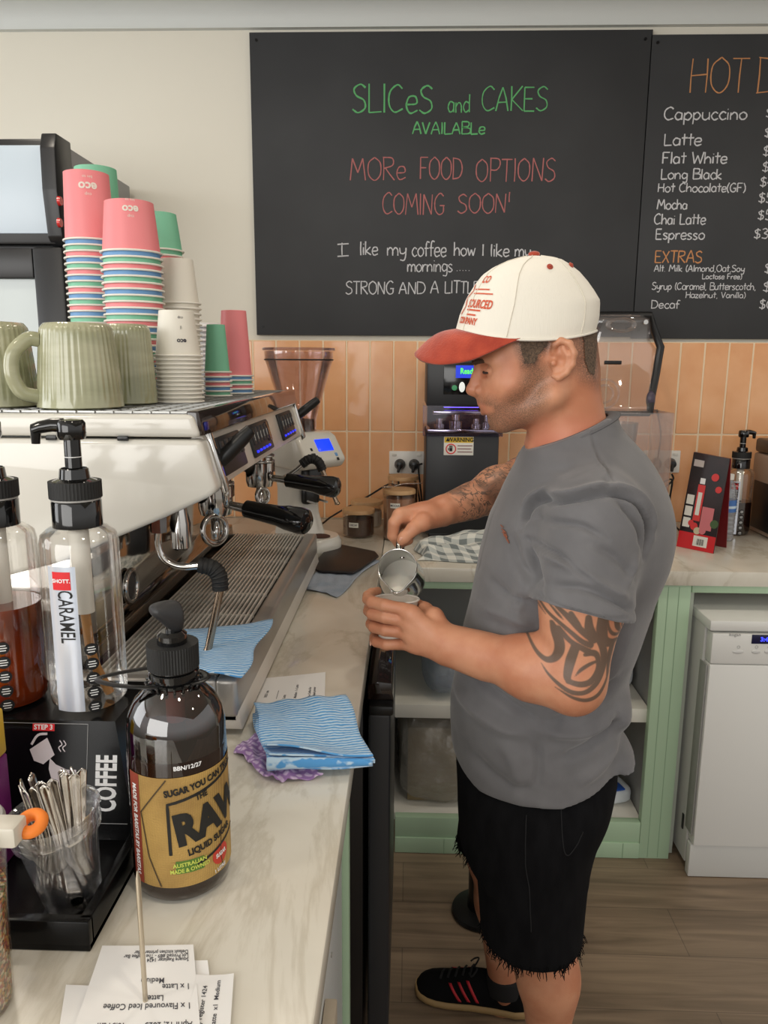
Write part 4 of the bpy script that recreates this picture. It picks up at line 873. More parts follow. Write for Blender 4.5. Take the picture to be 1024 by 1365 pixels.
# ================================================================== BLENDER WITH OPEN SOUND ENCLOSURE
bx0, bx1, by0, by1 = .60, .855, 2.50, 2.74
bl = thing('blender', 'blender in a clear sound enclosure with its black framed lid raised, behind the man\'s head', 'blender', ((bx0+bx1)/2, 2.62, CT))
CLE = clear('enclosure_plastic', (247, 243, 240), .12, .04, haze=.05)
MB().box(((bx0+bx1)/2, (by0+by1)/2, CT+.085), (bx1-bx0-.02, by1-by0, .165), .02).build('motor_base', BLACKP, bl)
ec = MB(); 
for x in (bx0, bx1): ec.box((x, (by0+by1)/2, 1.265), (.004, by1-by0, .27), .001)
for y in (by0, by1): ec.box(((bx0+bx1)/2, y, 1.265), (bx1-bx0-.006, .004, .27), .001)
ec.build('lower_enclosure', CLE, bl)
MB().lathe([(.045, 1.135), (.055, 1.2), (.068, 1.36), (.070, 1.36), (.058, 1.2), (.048, 1.135)], 30, Matrix.Translation(((bx0+bx1)/2-.02, 2.62, 0))).build('blender_jug', clear('jug_plastic', (230, 230, 230), .1, .05, haze=.05), bl)
Ld = lambda s, t: (bx0-.012+(bx1-bx0+.024)*s, by1-.04+.05*math.sin(t*2.2), 1.385+.335*t)
ln = [Ld(0, 0), Ld(.0, .35), Ld(.03, .6), Ld(.1, .82), Ld(.13, 1), Ld(.87, 1), Ld(.94, .84), Ld(1.03, .68), Ld(.985, .4), Ld(.93, .18), Ld(.90, 0)]
hoop = MB().tube([p for p in ln], [.012, .012, .012, .012, .013, .013, .013, .014, .014, .014, .012], 10); hoop.tube([Ld(-.0, 0), Ld(.90, 0)], .009, 10)
hoop.build('lid_frame', BLACKP, bl)
lidp = MB(); lidp.grid([[(lambda p, q: (p[0], p[1]-.003-.02*math.sin(q*math.pi), p[2]))(Ld(.02+.95*i/12 if j < 9 else .1+.78*i/12, j/12), i/12) for j in range(13)] for i in range(13)])
lid_ = lidp.build('clear_lid', CLE, bl, solid=.003)
c = Ld(.5, .9); MB().torus((c[0], c[1]-.022, c[2]), .03, .006, (0, 1, 0), 32, 8).xform(lambda x, y, z: (c[0]+(x-c[0])*1.5, y, c[2]+(z-c[2])*.7)).build('lid_handle', CLE, lid_)
for s in (.2, .8):
    c = Ld(s, .93); MB().cyl((c[0], c[1]-.012, c[2]), (c[0], c[1]-.022, c[2]), .008, n=16).build('lid_bolt', CHROME, lid_)
c = Ld(.42, .52); MB().box((c[0], c[1]-.03, c[2]), (.06, .004, .013), .002).build('lid_vent', BLACKP, lid_)
c = Ld(.32, .2); 
for r in (.03, .05): MB().torus((c[0], c[1]-.026, c[2]), r, .0035, (0, 1, 0)).build('lid_ring', CLE, lid_)
c = Ld(.93, .16); MB().ball((c[0]-.005, c[1]-.005, c[2]-.005), (.016, .014, .03)).build('hinge', mat('hinge_violet', (70, 62, 78), .3), bl)

# ================================================================== PROMO CARD, WATER BOTTLE, SYRUP, PERFORATED BOX
pc_ = thing('promo_card', 'standing red and black promotional card with bottle and drink picture', 'promo card', (.97, 2.5, CT))
q0, q1 = Vector(at(902, 728, z=CT+.0005)), Vector(at(951, 738, z=CT+.0005)); up_ = Vector((.015, .05, 0))
hC = float(at(930, 605, y=2.52)[2])-CT
TL, TR = q0+up_+Vector((.035, 0, hC)), q1+up_+Vector((.03, 0, hC-.01))
def cardpt(s, t): return q0.lerp(q1, s).lerp(TL.lerp(TR, s), t)
cn = ((q1-q0).cross(TL-q0)).normalized(); cn = cn if cn.y < 0 else -cn
def cardquad(s0, t0, s1, t1, off): return MB().add([cardpt(s, t)+cn*off for s, t in ((s0, t0), (s1, t0), (s1, t1), (s0, t1))], [(0, 1, 2, 3)])
cfp = MB(); bq0, bq1 = q0+Vector((.075, .085, 0)), q1+Vector((.075, .085, 0))
cfp.loft([[q0, q1, TR, TL], [q0+Vector((.003, .003, 0)), q1+Vector((.003, .003, 0)), TR+Vector((.003, .003, 0)), TL+Vector((.003, .003, 0))]])
CB = mat('card_black', (24, 22, 24), .3, col2=(46, 30, 32), cscale=14)
cp = cfp.build('front_panel', CB, pc_)
MB().loft([[bq0, bq1, TR+Vector((.006, .005, 0)), TL+Vector((.006, .005, 0))], [bq0+Vector((.003, .003, 0)), bq1+Vector((.003, .003, 0)), TR+Vector((.009, .008, 0)), TL+Vector((.009, .008, 0))]]).build('back_panel', mat('card_dark_red', (120, 30, 34), .4), pc_)
RC = mat('card_red', (206, 40, 46), .35)
cardquad(0, 0, 1, .17, .0009).build('red_band', RC, cp, smooth=0)
cardquad(.42, .04, .80, .15, .0014).build('barcode_label', WHITEM, cp, smooth=0)
for i in range(10): cardquad(.52+.02*i, .055, .52+.02*i+(.012 if i % 3 else .006), .12, .0019).build('barcode_bar', BLACKINK, cp, smooth=0)
for i in range(3): cardquad(.05, .22+.12*i, .25, .32+.12*i, .0012).build('step_square', WHITEM, cp, smooth=0)
cardquad(.30, .30, .50, .68, .0013).build('picture_bottle', mat('card_bottle_red', (214, 60, 60), .4), cp, smooth=0)
cardquad(.34, .36, .45, .60, .0018).build('picture_label', WHITEM, cp, smooth=0)
cardquad(.33, .69, .47, .75, .0013).build('picture_pump', WHITEINK, cp, smooth=0)
cardquad(.52, .22, .84, .46, .0016).build('picture_glass', mat('card_pink', (206, 118, 124), .4), cp, smooth=0)
def cdisc(s, t, r, m, nm, off=.002):
    c_ = cardpt(s, t)+cn*off; ex = (q1-q0).normalized(); ey = cn.cross(ex)
    MB().add([c_+ex*r*math.cos(k*.4488)+ey*r*math.sin(k*.4488) for k in range(14)], [tuple(range(14))]).build(nm, m, cp, smooth=0)
for s, t, r, m in ((.38, .24, .013, 'card_bottle_red'), (.28, .27, .010, 'card_bottle_red'), (.72, .78, .013, 'card_bottle_red'), (.86, .66, .011, 'card_bottle_red'), (.62, .21, .012, 'card_pink'), (.9, .3, .014, 'card_green'), (.48, .20, .012, 'card_cream')):
    cdisc(s, t, r, mat(m, {'card_green': (70, 96, 60), 'card_cream': (200, 190, 160)}.get(m, (200, 50, 50)), .5), 'picture_fruit')
cardquad(.07, .86, .35, .93, .0012).build('logo_bar', mat('card_logo', (190, 180, 176), .5), cp, smooth=0)
# water bottle
wx, wy = 1.103, 2.625
wb = thing('water_bottle', 'small clear water bottle with blue label beside the promo card', 'bottle', (wx, wy, CT)); T = Matrix.Translation((wx, wy, CT+.0005))
wp = [(.0001, 0), (.026, 0), (.029, .006)] + [(.0285+.0011*math.sin(z*420), z) for z in np.linspace(.012, .095, 26)] + [(.029, .10), (.029, .145), (.0285, .16), (.022, .19), (.013, .206), (.0125, .214)]
MB().lathe(wp, 30, T).build('bottle_body', clear('water_plastic', (226, 232, 234), .14, .04, haze=.14), wb)
MB().lathe([(.0135, .212), (.0145, .213), (.0145, .230), (.012, .232), (.0001, .232)], 24, T).build('cap', WHITEM, wb)
lb_ = MB().lathe([(.0296, .102), (.0296, .144)], 30, T).build('label', mat('water_label', (66, 112, 178), .4), wb)
MB().lathe([(.0300, .115), (.0300, .124)], 30, T).build('label_stripe', mat('label_pale', (196, 214, 230), .4), lb_)
# perforated box at the right edge
pb_ = thing('perforated_box', 'beige framed box with black perforated side cut off by the right edge', 'box', (1.40, 2.72, CT))
px0, py0 = 1.262, 2.60
MB().box((px0+.15, py0+.11, CT+.145), (.30, .22, .288), .012).build('box_body', mat('taupe_plastic', (150, 130, 114), .3), pb_)
MB().box((px0+.15, py0+.11, CT+.315), (.296, .216, .05), .01).build('box_lid', BLACKP, pb_)
MB().box((px0+.15, py0-.003, CT+.283), (.30, .006, .008)).build('light_trim', WHITEM, pb_)
pm = MB().box((px0-.0015, py0+.11, CT+.105), (.004, .18, .17), .001).build('side_mesh', mat('mesh_black', (24, 22, 22), .4), pb_)
pm2 = MB().box((px0+.15, py0-.0015, CT+.105), (.26, .004, .17), .001).build('front_mesh', mat('mesh_black'), pb_)
dots = MB(); 
for i in range(16):
    for j in range(11): dots.box((px0+.026+.0162*i+(.008 if j % 2 else 0), py0-.0037, CT+.028+.0153*j), (.007, .001, .007))
dots.build('perforation', mat('mesh_hole', (120, 104, 92), .5), pm2)

# ================================================================== DISHWASHER
dx0, dx1, dy0, dz = .874, 1.474, 2.114, .832
DW = mat('dishwasher_white', (226, 226, 222), .3, coat=.2)
dw = thing('dishwasher', 'white freestanding dishwasher under the back worktop at the right edge', 'dishwasher', ((dx0+dx1)/2, 2.4, 0))
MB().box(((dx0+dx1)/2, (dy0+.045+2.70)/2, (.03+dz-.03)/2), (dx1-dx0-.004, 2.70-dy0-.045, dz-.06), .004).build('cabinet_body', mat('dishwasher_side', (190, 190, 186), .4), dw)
MB().box(((dx0+dx1)/2, (dy0+2.70)/2+.003, dz-.016), (dx1-dx0, 2.70-dy0, .032), .006).build('top_panel', DW, dw)
door_ = MB().box(((dx0+dx1)/2+.003, dy0+.022, (.115+.70)/2), (dx1-dx0-.010, .044, .70-.115), .004).build('door', DW, dw)
cpn = MB().box(((dx0+dx1)/2+.003, dy0+.022, .748), (dx1-dx0-.010, .044, .092), .004).build('control_panel', DW, dw)
MB().box(((dx0+dx1)/2, dy0+.026, .056), (dx1-dx0-.008, .03, .108), .003).build('kick_panel', mat('dishwasher_kick', (206, 206, 202), .35), dw)
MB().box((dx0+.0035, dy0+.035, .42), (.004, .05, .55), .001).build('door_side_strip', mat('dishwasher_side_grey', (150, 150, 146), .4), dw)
MB().box((dx0-.0005, dy0+.075, .15), (.003, .012, .05), .001).build('hinge_slot', BLACKP, dw)
for x in (dx0+.05, dx1-.05):
    for y in (dy0+.1, 2.62): MB().cyl((x, y, 0), (x, y, .045), .018, n=14).build('foot', BLACKP, dw)
a, b = at(1003, 846, y=dy0-.001), at(1050, 859, y=dy0-.001)
dsp = MB().box(((a[0]+b[0])/2, dy0-.0005, (a[2]+b[2])/2), (b[0]-a[0], .002, a[2]-b[2]), .001).build('display', mat('display_navy', (14, 16, 60), .15), cpn)
t = text_mb('3:45', .018, .0008); on_plane(t, ((a[0]+b[0])/2-.012, dy0-.002, (a[2]+b[2])/2), (1, 0, 0), (0, 0, 1)); t.build('display_digits', mat('digit_blue', (60, 70, 255), .4, emit=(70, 80, 255), estr=1.0), dsp, smooth=0)
t = text_mb('kogan', .014, .0001); c = at(980, 846, y=dy0-.0006); on_plane(t, c, (1, 0, 0), (0, 0, 1)); t.build('maker_mark', mat('grey_print', (140, 140, 140), .5), cpn, smooth=0)
for u in (984, 1008, 1025):
    c = at(u, 869, y=dy0); bt = MB().ball((c[0], dy0, c[2]), (.0165 if u < 1000 else .013, .003, .0065)).build('button', mat('button_grey', (206, 206, 204), .3), cpn)
    MB().torus((c[0], dy0-.0005, c[2]+.015), .004, .0006, (0, 1, 0), 16, 6).build('button_icon', mat('grey_print'), bt)

# ================================================================== UNDER THE BACK WORKTOP
FILM = clear('crinkled_film', (246, 244, 238), .16, .15, haze=.26, hcol=(226, 222, 212), bump=1.0, bscale=26)
def crumple(c, d, amp, seed, n=5, p=3.0):
    """a lumpy boxy bag"""
    rs = np.random.default_rng(seed); mb = MB(); nu, nv = 44, 26; K = rs.normal(size=(14, 3))*6; P_ = rs.uniform(0, 6, 14); rings = []
    for i in range(nv+1):
        th = math.pi*i/nv; row = []
        for j in range(nu):
            ph = 2*math.pi*j/nu; v = np.array((math.sin(th)*math.cos(ph), math.sin(th)*math.sin(ph), math.cos(th)))
            q = v/((abs(v)**p).sum())**(1/p)
            w = sum(abs(math.sin(K[k] @ v+P_[k])) for k in range(14))/14-.6
            q = q*(1+amp*w); row.append((c[0]+q[0]*d[0]/2, c[1]+q[1]*d[1]/2, c[2]+q[2]*d[2]/2))
        rings.append(row)
    return mb.loft(rings, cap=False)
bg = thing('bagged_carton', 'brown carton inside a crinkled clear plastic bag on the bottom shelf', 'carton', (.13, 2.42, .1225))
MB().box((.135, 2.46, .255), (.25, .30, .262), .004).build('carton', mat('olive_carton', (150, 134, 100), .8, col2=(138, 122, 92), cscale=4), bg)
o_ = crumple((.135, 2.45, .275), (.31, .37, .31), .24, 5, p=5); o_.V = [(x, y, max(z, .1235)) for x, y, z in o_.V]; o_.build('plastic_bag', FILM, bg, smooth=25)
o_ = crumple((.15, 2.42, .425), (.12, .10, .06), .5, 9, p=2.2); o_.V = [(x, y, min(z, .452)) for x, y, z in o_.V]; o_.build('bag_knot', FILM, bg, smooth=20)
FB_ = clear('blue_film', (240, 245, 250), .10, .12, haze=.22, hcol=(210, 220, 232), bump=1.0, bscale=30)
cbx = float(at(590, 900, y=2.36)[0])
cbg = thing('bag_of_cups', 'clear plastic bag holding a lying stack of clear cups on the upper shelf', 'bag of cups', (cbx, 2.4, .5005))
o_ = crumple((cbx, 2.42, .572), (.135, .34, .14), .13, 12, p=2.6); o_.V = [(x, y, max(z, .502)) for x, y, z in o_.V]; o_.build('plastic_bag', FB_, cbg, smooth=25)
for i in range(7):
    MB().lathe([(.0001, .0), (.03, 0), (.046, .09), (.047, .09)], 24, Matrix.Translation((cbx, 2.27+.025*i, .556)) @ Matrix.Rotation(R(-90), 4, 'X')).build('plastic_cup', clear('cup_clear', (232, 238, 242), .1, .05, haze=.05), cbg)
WB = mat('wipes_white', (226, 232, 238), .4); WBL = mat('wipes_blue', (40, 92, 190), .4)
def pack(u, v, y, d, rz, label, name='wipes_packet', z=None):
    p = at(u, v, y=y); z0 = z; r = thing(name, label, 'packet', (p[0], y, z0))
    o_ = crumple((0, 0, d[2]/2), d, .10, int(u), p=4); o_.V = [(x*math.cos(rz)-y_*math.sin(rz)+p[0], x*math.sin(rz)+y_*math.cos(rz)+y, max(z_, 0.0005)+z0) for x, y_, z_ in o_.V]; o_.build('packet_body', WB, r, smooth=50)
    MB().box((p[0], y-d[1]*.30, z0+d[2]*.98), (d[0]*.62, d[1]*.36, .006), .002, rot=(0, 0, rz)).build('blue_flap', WBL, r)
    MB().box((p[0]-d[0]*.2, y-d[1]*.5-.002, z0+d[2]*.5), (d[0]*.4, .006, d[2]*.5), .002, rot=(0, 0, rz)).build('blue_print', WBL, r)
pack(808, 1085, 2.36, (.13, .12, .055), .3, 'blue and white packet of wipes lying on the bottom shelf behind the shorts', z=.1246)
pack(799, 1068, 2.52, (.09, .10, .10), -.2, 'taller blue and white packet behind the wipes on the bottom shelf', z=.1246)
pack(823, 916, 2.44, (.07, .12, .11), .1, 'blue and white packet on the upper shelf behind the man\'s elbow', z=.5026)
# black fridge under the bar worktop
FRB = mat('bar_fridge_black', (20, 20, 22), .28)
fb_ = thing('bar_fridge', 'black under-counter fridge with glossy recessed handle beneath the bar worktop', 'fridge', (-.3, 1.75, 0))
fy0, fy1, fxf = 1.44, 2.04, -.028
MB().box((-.36, (fy0+fy1)/2, .46), (.55, fy1-fy0, .84), .004).build('fridge_body', FRB, fb_)
fd_ = MB().box((fxf-.024, (fy0+fy1)/2, .45), (.046, fy1-fy0, .80), .006, seg=3).build('door', mat('fridge_door_satin', (44, 45, 48), .38), fb_)
MB().box((fxf-.021, (fy0+fy1)/2, .858), (.05, fy1-fy0+.002, .02), .004).build('door_cap', BLACKP, fd_)
MB().prism([(fxf-.05, .868), (fxf+.004, .868), (fxf+.0, .905), (fxf-.03, .908), (fxf-.05, .90)], 'y', fy0+.03, fy1-.01, .003).build('handle_recess', mat('gloss_brown_black', (36, 24, 18), .06, coat=.5), fb_)
for x in (-.12, -.56):
    for y in (fy0+.06, fy1-.06): MB().cyl((x, y, 0), (x, y, .045), .02, n=14).build('foot', BLACKP, fb_)
# black pedestal standing on the floor behind the legs
p = at(633, 1222, z=0); 
pd = thing('pedestal_stand', 'black round based stand on the floor behind the far leg', 'stand', (p[0]+.02, p[1], 0)); T = Matrix.Translation((p[0]+.022, p[1]+.02, 0))
MB().lathe([(.0001, 0), (.085, 0), (.088, .006), (.085, .014), (.04, .022), (.0001, .024)], 40, T).build('round_base', BLACKP, pd)
MB().lathe([(.042, .018), (.040, .06), (.044, .30), (.0001, .31)], 30, T).build('column', BLACKP, pd)
# ================================================================== SYRUP STAND AT THE FRONT LEFT
st = thing('syrup_stand', 'glossy black syrup stand and tray printed COFFEE in white', 'stand', (-.47, .85, CT))
tx0_, tx1_, ty0_, ty1_ = -.66, -.320, .672, 1.0
PG = mat('stand_black', (11, 11, 12), .22, spec=.22)
bs = MB(); bs.box(((tx0_+tx1_)/2, (ty0_+ty1_)/2, CT+.0045), (tx1_-tx0_, ty1_-ty0_, .008), .001)
bs.box(((tx0_+tx1_)/2, ty0_+.006, CT+.0175), (tx1_-tx0_, .012, .034), .0015); bs.box((tx1_-.006, (ty0_+.845)/2+.006, CT+.0175), (.012, .845-ty0_, .034), .0015)
bs.build('tray_base', PG, st)
bx = (-.66, -.333, -.364); BZ = 1.107
blk = MB(); blk.loft([[(-.66, .845, CT+.009), (bx[1], .845, CT+.009), (bx[1], 1.0, CT+.009), (-.66, 1.0, CT+.009)], [(-.66, .878, BZ), (bx[2], .878, BZ), (bx[2], 1.0, BZ), (-.66, 1.0, BZ)]])
blko = blk.build('stand_block', PG, st)
def stand_face(mbx, off=.0006):                            # xy letters -> leaning front face (x right, y up from the bottom edge)
    o = Vector((0, .845, CT+.009)); ey = Vector((0, .033, BZ-CT-.009)).normalized(); n = Vector((1, 0, 0)).cross(ey); mbx.V = [tuple(o+Vector((x, 0, 0))+ey*y+n*(off+z)) for x, y, z in mbx.V]; return mbx
t = text_mb('COFFEE', .036, .0012, .56)
t.V = [(-y+(-.372)+.0, x*1.0+.070, z) for x, y, z in t.V]; stand_face(t); t.build('coffee_lettering', WHITEINK, blko, smooth=0)
s_ = rect_mb(-.4685, .1335, -.4405, .1425); stand_face(s_); s_.build('step_sticker', REDINK, blko, smooth=0)
t = text_mb('STEP 3', .0085, .0002); t.V = [(x-.4545, y+.138, z) for x, y, z in t.V]; stand_face(t, .0011); t.build('step_lettering', WHITEINK, blko, smooth=0)
fl_ = MB()
for a_, b_, c_, d_ in ((-.62, .1425, -.398, .1433), (-.3985, .02, -.3978, .1433), (-.62, .020, -.345, .0208)): fl_.grid([[(a_, b_, 0), (a_, d_, 0)], [(c_, b_, 0), (c_, d_, 0)]])
stand_face(fl_); fl_.build('frame_lines', mat('frame_line_grey', (150, 150, 150), .5), blko, smooth=0)
ic = MB(); M2 = lambda x, y: (-.4535+x, .104+y, 0)
ic.add([M2(*p) for p in ((-.018, .006), (.004, .021), (.014, .0), (.0, -.012), (-.012, -.008))], [(0, 1, 2, 3, 4)])
ic.add([M2(*p) for p in ((.008, -.004), (.016, -.012), (.030, -.018), (.042, -.018), (.042, -.034), (.012, -.034), (.007, -.018))], [(0, 1, 2, 3, 4, 5, 6)])
stand_face(ic)
i2 = MB(); ribbon(i2, spline([M2(-.016, .012), M2(-.008, .024), M2(.004, .026)], 4), .003)
for dx in (.022, .027): ribbon(i2, spline([M2(dx, .004), M2(dx-.003, .009), M2(dx+.001, .013), M2(dx-.002, .018)], 4), .0014)
stand_face(i2); ic.V += []; ic.build('pouring_jug_icon', mat('icon_pale', (206, 196, 200), .5), blko, smooth=0); i2.build('steam_icon', mat('icon_pale'), blko, smooth=0)

# ---- pump syrup bottles
PETC = clear('syrup_plastic', (250, 249, 247), .15, .04); AMBER = mat('amber_syrup', (96, 34, 10), .08, coat=.5, col2=(170, 66, 18), cscale=9); HOLO = mat('pearl_label', (216, 216, 222), .25, .25, col2=(196, 206, 222), cscale=3, cstretch=(30, 30, .6), coat=.3)
def syrup(x, y, z0, s, label, level, label_ang, spout_ang, name_txt, liquid=AMBER, tubecol=(228, 222, 212), pump_up=1.0):
    b = thing('syrup_bottle', label, 'bottle', (x, y, z0), 'pump syrup bottles'); T = Matrix.Translation((x, y, z0)) @ Matrix.Scale(s, 4); H = .236
    MB().lathe([(.0001, .0015), (.040, .0015), (.047, .008), (.0485, .02), (.0485, H-.02), (.046, H-.008), (.038, H-.001), (.030, H+.003), (.029, H+.008)], 48, T).build('bottle_body', PETC, b)
    if level > .03: MB().lathe([(.0001, .004), (.044, .004), (.0468, .015), (.0468, level), (.0001, level+.0002)], 40, T).build('syrup', liquid, b)
    MB().lathe([(.0305, H+.002), (.0305, H+.034), (.029, H+.036), (.0001, H+.036)], 36, T).build('collar', BLACKG, b)
    MB().lathe([(.0302, H+.036), (.0302, H+.0385)], 36, T).build('seal_ring', mat('seal_grey', (170, 168, 164), .4), b)
    rg = MB(); pr_ = []
    rg.loft([[tuple(T @ Vector(((.0312+.0008*(k % 2))*math.cos(2*math.pi*k/96), (.0312+.0008*(k % 2))*math.sin(2*math.pi*k/96), z))) for k in range(96)] for z in (H+.0385, H+.060)]); rg.build('screw_cap', BLACKR, b)
    pu = MB(); e = H+.06+.058*pump_up
    pu.lathe([(.0001, H+.059), (.027, H+.060), (.019, H+.063), (.0175, H+.075), (.0155, H+.076), (.0155, H+.074), (.0105, H+.074), (.0100, e), (.0001, e)], 30, T); po = pu.build('pump_stem', BLACKG, b)
    MB().torus(T @ Vector((0, 0, H+.06+.030*pump_up)), .0101*s, .0006*s, n=24, m=6).build('stem_mark', WHITEINK, po)
    hd = MB(); hd.lathe([(.0001, e-.006), (.0155, e-.006), (.0175, e-.002), (.0175, e+.014), (.0145, e+.018), (.0001, e+.0195)], 30, T)
    d = Vector((math.cos(R(spout_ang)), math.sin(R(spout_ang)), 0)); P = lambda r, z: tuple(T @ (d*r+Vector((0, 0, z))))
    hd.tube([P(.008, e+.011), P(.022, e+.0115), P(.036, e+.009), P(.044, e+.006)], [.0095*s, .0085*s, .0078*s, .0074*s], 12)
    hd.tube([P(.0405, e+.010), P(.0415, e-.004), P(.0418, e-.011)], [.0068*s, .0058*s, .0052*s], 12); hd.build('pump_head', BLACKG, b)
    dt = MB(); dt.tube([tuple(T @ Vector((0, 0, H+.002))), tuple(T @ Vector((0.001, 0, H*.52)))], .0125*s, 18); dt.build('pump_cylinder', mat('pump_ivory', (226, 222, 212), .5), b)
    MB().tube(spline([tuple(T @ Vector((0.001, 0, H*.52))), tuple(T @ Vector((.006, .002, H*.25))), tuple(T @ Vector((.024, .006, .008)))], 6), .0062*s, 12).build('dip_tube', mat('dip_tube_amber', (176, 122, 58), .4), b)
    # curved printed label
    r_ = .0487*s; zc = lambda q: z0+q*s
    n = 14; a0, a1 = R(label_ang-37), R(label_ang+6); lb = MB()
    lb.grid([[(x+(r_+.0004)*math.cos(a0+(a1-a0)*i/n), y+(r_+.0004)*math.sin(a0+(a1-a0)*i/n), z0+s*zz) for zz in np.linspace(.006, .196, 4)] for i in range(n+1)])
    lo = lb.build('label', HOLO, b, fix=False)
    sq = rect_mb(-.0115*s, -.0115*s, .0115*s, .0115*s, 6, 1); on_cyl(sq, x, y, r_, label_ang-15, zc(.178), 0, .0009); sq.build('red_square', REDINK, lo, smooth=0)
    t = text_mb('SHOTT.', .0066*s, .0002*s, 1.0); on_cyl(t, x, y, r_, label_ang-15, zc(.178), 0, .0014); t.build('square_lettering', WHITEINK, lo, smooth=0)
    t = text_mb(name_txt, .026*s, .0002*s, .60); on_cyl(t, x, y, r_, label_ang-12, zc(.132), -math.pi/2, .0010); t.build('flavour_lettering', BLACKINK, lo, smooth=0)
    for i in range(5):
        z = zc(.088-.0192*i); dc = MB().add([(.0082*s*math.cos(k*.3491), .0082*s*math.sin(k*.3491), 0) for k in range(18)], [tuple(range(18))]); on_cyl(dc, x, y, r_, label_ang+20, z, 0, .0010); do = dc.build('black_disc', BLACKINK, lo, smooth=0)
        for q, w_ in enumerate((.004, .0052, .004)):
            rc = rect_mb(-w_*s, -.0006*s, w_*s, .0006*s, 3, 1); on_cyl(rc, x, y, r_, label_ang+20, z+.0032*s-q*.0032*s, 0, .0014); rc.build('disc_print', WHITEINK, do, smooth=0)
    return b
syrup(-.420, .938, BZ+.0005-.0, 1.0, 'nearly empty caramel syrup pump bottle standing on the black stand', .018, -80, 196, 'CARAMEL')
syrup(-.528, .938, BZ+.0005-.0, 1.0, 'half full amber syrup pump bottle cut off by the left edge of the photo', .135, -86, 120, 'HAZELNUT')
syrup(1.184, 2.735, CT+.0005, .80/1.0*1.25, 'dark syrup pump bottle behind the water bottle on the back worktop', .12, -113, 12, 'BUTTERSCOTCH', liquid=mat('dark_syrup', (40, 16, 10), .1, coat=.4))

# ---- clear cup of teaspoons standing on the tray, leaning a little
sc_c = Vector((-.363, .735, CT+.0095)); tilt = Euler((R(3), R(-7), 0)).to_matrix().to_4x4(); SM = Matrix.Translation(sc_c) @ tilt
cupo = MB().lathe([(.0001, .0022), (.027, .0022), (.030, .006), (.041, .085), (.0455, .088), (.0468, .094), (.047, .110), (.049, .1115), (.049, .1135), (.0462, .1125), (.0448, .094), (.0395, .087), (.0285, .007), (.0001, .004)], 48, SM).build('spoon_cup', clear('cup_clear_plastic', (250, 250, 250), .16, .03, haze=.02))
cz_min = min(v.co.z for v in cupo.data.vertices); cupo.location.z += CT+.0088-cz_min; SM = Matrix.Translation((0, 0, CT+.0088-cz_min)) @ SM
tag(cupo, 'clear plastic cup holding teaspoons on the black tray', 'cup')
SPN = mat('spoon_steel', (214, 208, 200), .12, 1.0)
proto = spoon_mesh(.142, (.035, .026), .007, .0062).build('teaspoon', SPN, None, solid=.0012)
spots = [(-.026, -.012, -.036, .004, 200), (-.022, -.020, -.030, -.010, 215), (-.017, -.022, -.024, -.014, 225), (-.011, -.022, -.018, -.020, 235), (-.004, -.024, -.010, -.018, 250), (.003, -.022, -.004, -.008, 262), (.010, -.021, .004, -.016, 275), (.018, -.018, .008, -.004, 290),
         (.0, -.012, .010, .010, 270), (.008, -.008, .016, .006, 285), (-.010, -.008, .000, .018, 240), (.014, -.002, .028, .004, 300), (.017, .006, .034, .014, 320), (-.018, .002, -.030, .018, 170), (-.002, .008, .014, .024, 60), (.009, .014, .022, .026, 45)]
for i, (ax, ay, bx_, by_, face) in enumerate(spots):
    o = proto if i == 0 else proto.copy()
    if i: C.objects.link(o)
    p0 = SM @ Vector((ax*.85, ay*.85, .0085)); p1 = SM @ Vector((bx_, by_, .13)); X = (p1-p0).normalized()
    F = Vector((math.cos(R(face)), math.sin(R(face)), 0)); Z = -(F - X*F.dot(X)).normalized(); Yv = Z.cross(X)
    o.matrix_world = Matrix(((X.x, Yv.x, Z.x, p0.x), (X.y, Yv.y, Z.y, p0.y), (X.z, Yv.z, Z.z, p0.z), (0, 0, 0, 1)))
    tag(o, 'stainless teaspoon standing bowl down in the clear plastic cup', 'spoon', 'teaspoons in the clear cup')
front = proto.copy(); C.objects.link(front)
p0 = SM @ Vector((.014, -.0255, .010)); p1 = SM @ Vector((-.006, -.004, .135)); X = (p1-p0).normalized(); F = Vector((.25, -1, .1)); Z = (F - X*F.dot(X)).normalized(); Z = -Z; Yv = Z.cross(X)
front.matrix_world = Matrix(((X.x, Yv.x, Z.x, p0.x), (X.y, Yv.y, Z.y, p0.y), (X.z, Yv.z, Z.z, p0.z), (0, 0, 0, 1)))
tag(front, 'stainless teaspoon frontmost in the clear cup, its bowl facing the viewer', 'spoon')
del front['group']

# ---- jar of sprinkles at the very left, and a tall carton behind it
def sprinkle_mat():
    m = mat('sprinkles', (150, 110, 80), .5); N = m.node_tree.nodes; L = m.node_tree.links; tc = N.new('ShaderNodeTexCoord'); v = N.new('ShaderNodeTexVoronoi'); v.inputs['Scale'].default_value = 330; L.new(tc.outputs['Object'], v.inputs['Vector'])
    sp = N.new('ShaderNodeSeparateColor'); L.new(v.outputs['Color'], sp.inputs[0]); rp = N.new('ShaderNodeValToRGB'); rp.color_ramp.interpolation = 'CONSTANT'; e = rp.color_ramp.elements
    cols = [(116, 52, 42), (206, 164, 90), (170, 70, 84), (120, 130, 84), (226, 206, 176), (196, 120, 60), (92, 62, 50)]
    e[0].color = lin(cols[0]); e[0].position = 0; e[1].color = lin(cols[1]); e[1].position = 1/7
    for i in range(2, 7): q = e.new(i/7); q.color = lin(cols[i])
    L.new(sp.outputs[0], rp.inputs[0]); L.new(rp.outputs[0], N['Principled BSDF'].inputs['Base Color'])
    bp = N.new('ShaderNodeBump'); bp.inputs['Strength'].default_value = .8; bp.inputs['Distance'].default_value = .002; L.new(v.outputs['Distance'], bp.inputs['Height']); L.new(bp.outputs[0], N['Principled BSDF'].inputs['Normal']); return m
jx_, jy_ = -.407, .60
